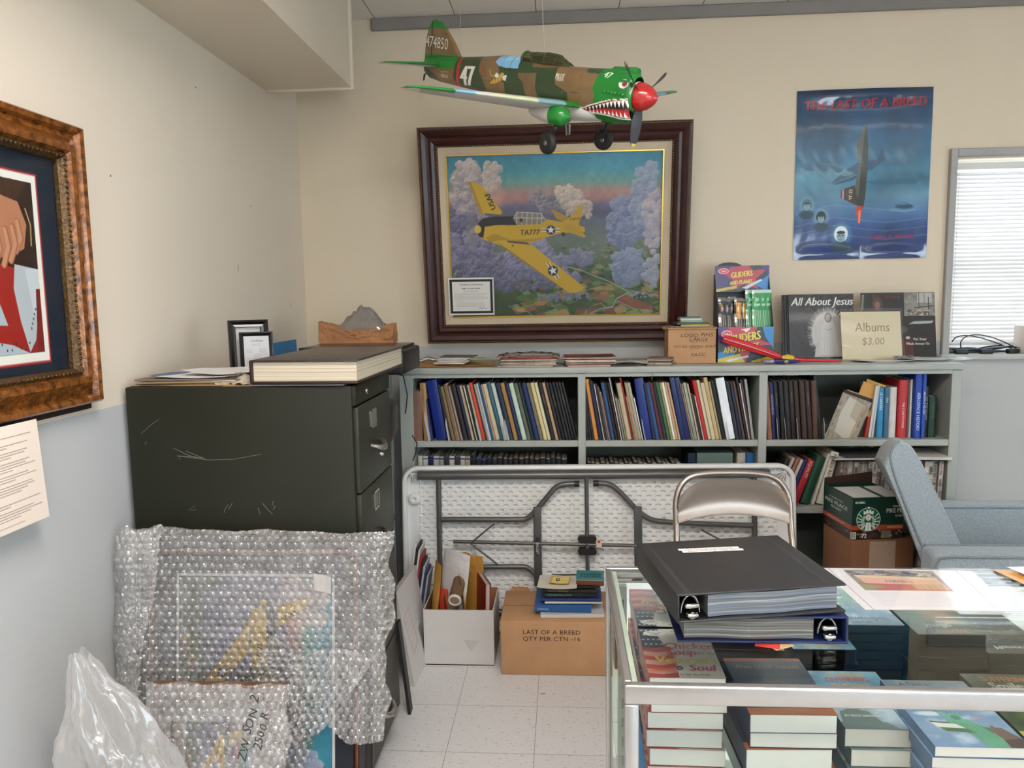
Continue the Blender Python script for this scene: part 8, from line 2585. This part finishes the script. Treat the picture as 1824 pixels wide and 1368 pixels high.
# laminated sheet with a street photo
cv = Cv(300, 210, '#dedad8')
cv.line([(18, 0), (18, 210)], 1.4, '#4a4a58', .8); cv.line([(268, 0), (268, 210)], 1.4, '#4a4a58', .8)
cv.rect(44, 8, 220, 118, '#8c8478')
r = random.Random(12)
for i in range(70):
    x, y = 44 + r.random() * 160, 8 + r.random() * 34
    cv.rect(x, y, x + 8 + r.random() * 14, y + 5 + r.random() * 8, ['#3c3836', '#a89c90', '#c4bcb0', '#6c5448', '#58606c', '#2c2a2a'][i % 6], .8)
cv.poly([(52, 36), (212, 48), (212, 60), (56, 50)], '#d4c094'); cv.poly([(56, 50), (212, 60), (214, 86), (60, 82)], '#d4a48c'); cv.text('FAIRFIELD', 104, 74, 15, '#6c5854', -.05, .8, 0, .03)
cv.poly([(44, 78), (60, 82), (214, 90), (220, 118), (44, 118)], '#b05438'); cv.poly([(44, 84), (96, 96), (60, 118), (44, 118)], '#8c8c5c'); cv.rect(150, 80, 214, 112, '#c8a878', .8)
for k in range(5):
    cv.line([(154 + k * 13, 82), (154 + k * 13, 112)], 1, '#8c6c4c')
cv.scribble(46, 126, 238, 196, 16, '#8c8ca4', 5)
def pt_sheet(name, label, cat, corners, cv, z, curl=.002):
    (ax, ay), (bx, by), (cx, cy), (dx_, dy_) = corners       # far left, far right, near right, near left
    def fn(U, V):
        x = (ax * (1 - U) + bx * U) * (1 - V) + (dx_ * (1 - U) + cx * U) * V
        y = (ay * (1 - U) + by * U) * (1 - V) + (dy_ * (1 - U) + cy * U) * V
        return x, y, z + curl * np.sin(U * PI) * .5 + curl * V * U
    o = link(name, cmesh(name, cv, fn), mcol('laminate', .3, coat=.2))
    return tag(o, label, cat)
pt_sheet('printed_sheet', 'white sheet with a street photograph lying on the display case', 'paper', ((.548, 1.632), (.860, 1.622), (.826, 1.408), (.560, 1.412)), cv, ZC_ + .003)
m = MB().grid(lambda u, v: (.552 + u * .345 - .03 * v, 1.630 - v * .232, ZC_ + .0065 + .003 * math.sin(u * 5 + v) ** 2 * v), 20, 14)
tag(m.build('plastic_sleeve', mglass('sleeve_film2', '#fafafa', .9, .05, .04, '#ffffff')), 'clear plastic sleeve over the street photograph sheet', 'plastic sleeve')
pt_sheet('gold_envelope', 'orange gold envelope under the white page at the right case edge', 'envelope', ((.908, 1.632), (1.22, 1.60), (1.18, 1.34), (.955, 1.40)), Cv(40, 40, '#c88c2c'), ZC_ + .002, .004)
cv = Cv(120, 120, '#e0dcd8'); cv.rect(40, 24, 110, 100, '#5a5c70', .6); cv.scribble(42, 26, 108, 98, 9, '#c8c8cc', 4)
pt_sheet('white_page', 'white printed page on the orange envelope at the right case edge', 'paper', ((.935, 1.632), (1.24, 1.62), (1.22, 1.37), (.985, 1.44)), cv, ZC_ + .009, .008)

# ------------------------------------------------------------------ wrapped pictures leaning on the cabinet
ROT = PCV.rot90()
def wrapped(name, label, M, w, h, bord, cvs, fmat, fcolor, matc, wrap_fn):
    t = thing(name, label, 'picture', M)
    frame_mesh(w, h, [(0, 0), (0, .020), (.005, .026), (.018, .026), (.022, .018), (.040, .024), (.055, .018), (.062, .006), (.064, .0)]).build('frame', mt(fmat, fcolor, .4, var=.5, vscale=25), t)
    frame_mesh(w, h, [(.043, .0245), (.047, .0255), (.054, .021)]).build('frame_inlay', mt('copper_inlay', '#7c3c20', .35, .2, var=.3, vscale=30), t)
    MB().box(-w / 2 + .003, -.0, .003, w / 2 - .003, .006, h - .003).build('backing', mt('frame_back_black'), t)
    MB().box(-w / 2 + .062, -.003, .062, w / 2 - .062, -.001, h - .062).build('mat_board', mt(matc[0], matc[1], .8), t)
    a, b = w / 2 - bord, bord
    MB().box(-a - .008, -.0042, b - .008, a + .008, -.003, h - b + .008).build('mat_edge', mt('mat_white', '#c8c6c2', .7), t)
    link('print', cmesh('print', cvs, lambda U, V: (-a + U * 2 * a, -.0046 + 0 * U, b + (1 - V) * (h - 2 * b)), 300, 396), mcol('framed_print'), t)
    return t
bp = wrapped('wrapped_picture', 'large framed print of a yellow aeroplane in bubble wrap against the filing cabinet', Matrix.Translation((-.945, 2.105, .002)) @ Matrix.Rotation(-.135, 4, 'X'), .735, .855, .128, ROT, 'black_frame', '#1c1716', ('navy_mat', '#20222e'), None)
bw = bpy.data.materials.new('bubble_film')
bw.use_nodes = True
nt = bw.node_tree
nt.nodes.clear()
out = nt.nodes.new('ShaderNodeOutputMaterial')
tr = nt.nodes.new('ShaderNodeBsdfTransparent')
tr.inputs[0].default_value = (.93, .93, .93, 1)
gl = nt.nodes.new('ShaderNodeBsdfGlossy')
gl.inputs['Roughness'].default_value = .2
gl.inputs[0].default_value = (1, 1, 1, 1)
df = nt.nodes.new('ShaderNodeBsdfDiffuse')
df.inputs[0].default_value = (.78, .76, .74, 1)
lw = nt.nodes.new('ShaderNodeLayerWeight')
lw.inputs['Blend'].default_value = .42
tcn = nt.nodes.new('ShaderNodeTexCoord')
nz = nt.nodes.new('ShaderNodeTexNoise')
nz.inputs['Scale'].default_value = 34
nz.inputs['Detail'].default_value = 3
nt.links.new(tcn.outputs['Object'], nz.inputs['Vector'])
bpn = nt.nodes.new('ShaderNodeBump')
bpn.inputs['Strength'].default_value = .35
bpn.inputs['Distance'].default_value = .004
nt.links.new(nz.outputs['Fac'], bpn.inputs['Height'])
nt.links.new(bpn.outputs['Normal'], gl.inputs['Normal'])
nt.links.new(bpn.outputs['Normal'], lw.inputs['Normal'])
mr = nt.nodes.new('ShaderNodeMapRange')
mr.inputs[1].default_value, mr.inputs[2].default_value, mr.inputs[3].default_value, mr.inputs[4].default_value = .35, .75, .10, .34
nt.links.new(nz.outputs['Fac'], mr.inputs[0])
m1 = nt.nodes.new('ShaderNodeMixShader')
nt.links.new(mr.outputs[0], m1.inputs[0])
nt.links.new(tr.outputs[0], m1.inputs[1])
nt.links.new(df.outputs[0], m1.inputs[2])
ml = nt.nodes.new('ShaderNodeMath')
ml.operation = 'MULTIPLY'
ml.inputs[1].default_value = .75
nt.links.new(lw.outputs['Facing'], ml.inputs[0])
ad = nt.nodes.new('ShaderNodeMath')
ad.operation = 'ADD'
ad.inputs[1].default_value = .10
ad.use_clamp = True
nt.links.new(ml.outputs[0], ad.inputs[0])
m2 = nt.nodes.new('ShaderNodeMixShader')
nt.links.new(ad.outputs[0], m2.inputs[0])
nt.links.new(m1.outputs[0], m2.inputs[1])
nt.links.new(gl.outputs[0], m2.inputs[2])
nt.links.new(m2.outputs[0], out.inputs['Surface'])
def bubble_sheet(name, parent, W_, H_, x0, z0, yfun, outline, res=.0017, pitch=.0245, hgt=.0062, seed=0, back=True):
    """sheet of air bubbles in hexagonal rows over x-z; outline(x, z) keeps the part of the sheet that exists"""
    nx, nz_ = int(W_ / res), int(H_ / res)
    X, Z = np.meshgrid(x0 + np.arange(nx + 1) * res, z0 + np.arange(nz_ + 1) * res)
    ry_ = pitch * .866
    d = np.full(X.shape, 9.0)
    wob = (fbm(nz_ + 1, nx + 1, 10, 3, seed) - .5) * .004
    Xw, Zw = X + wob, Z + wob
    base = np.round(Zw / ry_)
    for dr in (-1, 0, 1):
        rw = base + dr
        cx = (np.round(Xw / pitch - (rw % 2) * .5) + (rw % 2) * .5) * pitch
        d = np.minimum(d, np.hypot(Xw - cx, Zw - rw * ry_))
    dome = np.clip(1 - (d / (pitch * .46)) ** 4, 0, 1) ** .6
    wave = (fbm(nz_ + 1, nx + 1, 9, 4, seed + 5) - .5) * .024 + (fbm(nz_ + 1, nx + 1, 30, 2, seed + 9) - .5) * .004
    Y = yfun(X, Z) - dome * hgt - np.abs(wave) * .9
    keep = outline(X, Z)
    fk = keep[:-1, :-1] & keep[1:, :-1] & keep[:-1, 1:] & keep[1:, 1:]
    idx = np.full(X.shape, -1)
    used = np.zeros(X.shape, bool)
    for a_, b_ in ((0, 0), (1, 0), (0, 1), (1, 1)):
        used[a_:used.shape[0] - 1 + a_, b_:used.shape[1] - 1 + b_] |= fk
    idx[used] = np.arange(used.sum())
    co = np.stack([X[used], Y[used], Z[used]], -1)
    F = np.stack([idx[:-1, :-1][fk], idx[:-1, 1:][fk], idx[1:, 1:][fk], idx[1:, :-1][fk]], 1)
    me = bpy.data.meshes.new(name)
    me.vertices.add(len(co))
    me.vertices.foreach_set('co', co.ravel().astype(np.float32))
    me.loops.add(F.size)
    me.loops.foreach_set('vertex_index', F.ravel().astype(np.int32))
    me.polygons.add(len(F))
    me.polygons.foreach_set('loop_start', np.arange(0, F.size, 4, dtype=np.int32))
    me.polygons.foreach_set('loop_total', np.full(len(F), 4, np.int32))
    me.update(calc_edges=True)
    me.polygons.foreach_set('use_smooth', np.ones(len(F), bool))
    return link(name, me, bw, parent)
# picture-local coordinates: x -.42..+.42, z up the frame
def out_big(X, Z):
    n_ = .002 * np.sin(X * 40) + .005 * np.sin(Z * 55)
    top = .884 - .014 * (X + .4) / .8 + .003 * np.sin(X * 18)
    left = -.408 + .02 * np.sin(Z * 9 + 1) - .01 * (Z < .7)
    right = .435 + .010 * np.sin(Z * 22) - .03 * np.clip((.75 - Z) / .5, 0, 1)
    bottom = np.interp(X, [-.45, .12, .20, .235, .27, .30, .34, .44], [.0, .0, .268, .302, .258, .238, .235, .255])
    return (Z < top + n_) & (X > left) & (X < right + n_) & (Z > bottom + n_)
def y_big(X, Z):
    e = np.clip((np.abs(X) - .37) / .06, 0, 1)
    tp = np.clip((Z - .84) / .05, 0, 1)
    return -.036 + .030 * e ** 2 + .028 * tp ** 2 - .012 * np.clip(1 - np.abs(X + .36) / .08, 0, 1)
bubble_sheet('bubble_wrap', bp, .92, .93, -.45, .0, y_big, out_big, seed=3)
# second overlapping layer: the folded flap across the lower right and a doubled band on the left
def out_flap(X, Z):
    line = .27 + (X - .05) * .62
    return (Z < np.clip(line + .10, 0, .60) + .008 * np.sin(X * 30)) & (Z > line - .42 * 0 + .0 - .0 + -.02 + .0 * X) & (X > .02) & (X < .40)
bubble_sheet('bubble_wrap_flap', bp, .42, .5, .0, .18, lambda X, Z: y_big(X, Z) - .010, lambda X, Z: (X > .02 + .01 * np.sin(Z * 40)) & (X < .395) & (Z < .52 + .01 * np.sin(X * 30)) & (Z > np.interp(X, [0, .20, .235, .40], [.20, .27, .30, .52]) + .006 * np.sin(X * 50)), seed=8)
bubble_sheet('bubble_wrap_fold', bp, .20, .90, -.44, .02, lambda X, Z: y_big(X, Z) - .016 - .010 * np.sin(Z * 14) ** 2, lambda X, Z: (X > -.425 + .012 * np.sin(Z * 16)) & (X < -.30 + .03 * np.sin(Z * 7 + 2)) & (Z < .88 + .01 * np.sin(X * 60)), seed=12)
MB().grid(lambda u, v: (.20 + u * .052, -.053 - .002 * math.sin(u * 8), .70 + v * .05 - .012 * u), 8, 8).build('tape', mglass('tape_milky', '#ffffff', 1.0, .2, .7, '#c8c4be'), bp)
# smaller wrapped print in front
sp_ = wrapped('wrapped_picture', 'smaller framed aeroplane print in bubble wrap with marker writing, in front of the larger', Matrix.Translation((-.975, 1.905, .002)) @ Matrix.Rotation(-.20, 4, 'X'), .385, .495, .095, ROT, 'brown_frame', '#6c4a34', ('tan_mat', '#a89c90'), None)
bubble_sheet('bubble_wrap', sp_, .46, .52, -.225, .0, lambda X, Z: -.034 + .03 * np.clip((np.abs(X) - .18) / .04, 0, 1) ** 2, lambda X, Z: (Z < .502 + .005 * np.sin(X * 50)) & (np.abs(X) < .208 + .006 * np.sin(Z * 40)), seed=21)
bubble_sheet('bubble_wrap_layer', sp_, .46, .52, -.222, .0, lambda X, Z: -.043 + .03 * np.clip((np.abs(X) - .18) / .04, 0, 1) ** 2, lambda X, Z: ((Z > .40) | (X > .10) | (X < -.12)) & (Z < .497 + .005 * np.sin(X * 44)) & (np.abs(X) < .203 + .006 * np.sin(Z * 37)), seed=27)
m = MB()
m.text('ZW SON 2', .036, Matrix.Translation((.098, -.062, .30)) @ Matrix.Rotation(-1.35, 4, 'Y'), 1.0, .2, 'l', .3, 4)
m.text('2500 R', .036, Matrix.Translation((.142, -.062, .33)) @ Matrix.Rotation(-1.35, 4, 'Y'), 1.0, .2, 'l', .3, 7)
for v_ in m.v[:0]:
    pass
m.build('marker_writing', mt('marker_black', '#2c2824', .5), sp_)
# white plastic bag, an open sack of thin film
nb = 90
n1 = fbm(nb + 1, nb + 1, 4, 5, 41)
n2 = fbm(nb + 1, nb + 1, 9, 4, 47)
def bagw(u, v):
    a = u * 2 * PI
    z = .002 + v * .70
    wx = np.interp(v, [0, .25, .5, .72, .85, .95, 1.0], [.13, .155, .145, .105, .065, .036, .022])
    wy = np.interp(v, [0, .25, .5, .72, .85, 1.0], [.09, .11, .10, .07, .04, .015])
    j, i = int(v * nb), int((abs(u - .5) * 2) * nb)
    k = 1 + (n1[j][i] - .5) * .75 + (n2[j][i] - .5) * .22 + .10 * math.sin(a * 7 + v * 9) * v
    lean = np.interp(v, [0, .5, .75, 1.0], [0, 0, -.035, -.075])
    return (wx * math.cos(a) * k + lean, wy * math.sin(a) * k - .01 * v, z + .05 * (n1[j][i] - .5) * v)
m = MB().grid(bagw, 170, 110)
pbm = bpy.data.materials.new('white_film')
pbm.use_nodes = True
nt = pbm.node_tree
nt.nodes.clear()
out = nt.nodes.new('ShaderNodeOutputMaterial')
tr = nt.nodes.new('ShaderNodeBsdfTransparent')
df = nt.nodes.new('ShaderNodeBsdfDiffuse')
df.inputs[0].default_value = (.82, .80, .79, 1)
tl = nt.nodes.new('ShaderNodeBsdfTranslucent')
tl.inputs[0].default_value = (.82, .80, .79, 1)
gl = nt.nodes.new('ShaderNodeBsdfGlossy')
gl.inputs['Roughness'].default_value = .22
a1_ = nt.nodes.new('ShaderNodeMixShader')
a1_.inputs[0].default_value = .4
nt.links.new(df.outputs[0], a1_.inputs[1])
nt.links.new(tl.outputs[0], a1_.inputs[2])
lw = nt.nodes.new('ShaderNodeLayerWeight')
lw.inputs['Blend'].default_value = .35
mr = nt.nodes.new('ShaderNodeMapRange')
mr.inputs[3].default_value, mr.inputs[4].default_value = .30, .92
nt.links.new(lw.outputs['Facing'], mr.inputs[0])
a2m_ = nt.nodes.new('ShaderNodeMixShader')
nt.links.new(mr.outputs[0], a2m_.inputs[0])
nt.links.new(tr.outputs[0], a2m_.inputs[1])
nt.links.new(a1_.outputs[0], a2m_.inputs[2])
a3_ = nt.nodes.new('ShaderNodeMixShader')
a3_.inputs[0].default_value = .10
nt.links.new(a2m_.outputs[0], a3_.inputs[1])
nt.links.new(gl.outputs[0], a3_.inputs[2])
nt.links.new(a3_.outputs[0], out.inputs['Surface'])
tag(m.build('plastic_bag', pbm, None, lookm((-1.12, 1.74, 0), .1)), 'translucent white plastic bag slumped upright by the left wall before the wrapped pictures', 'bag')
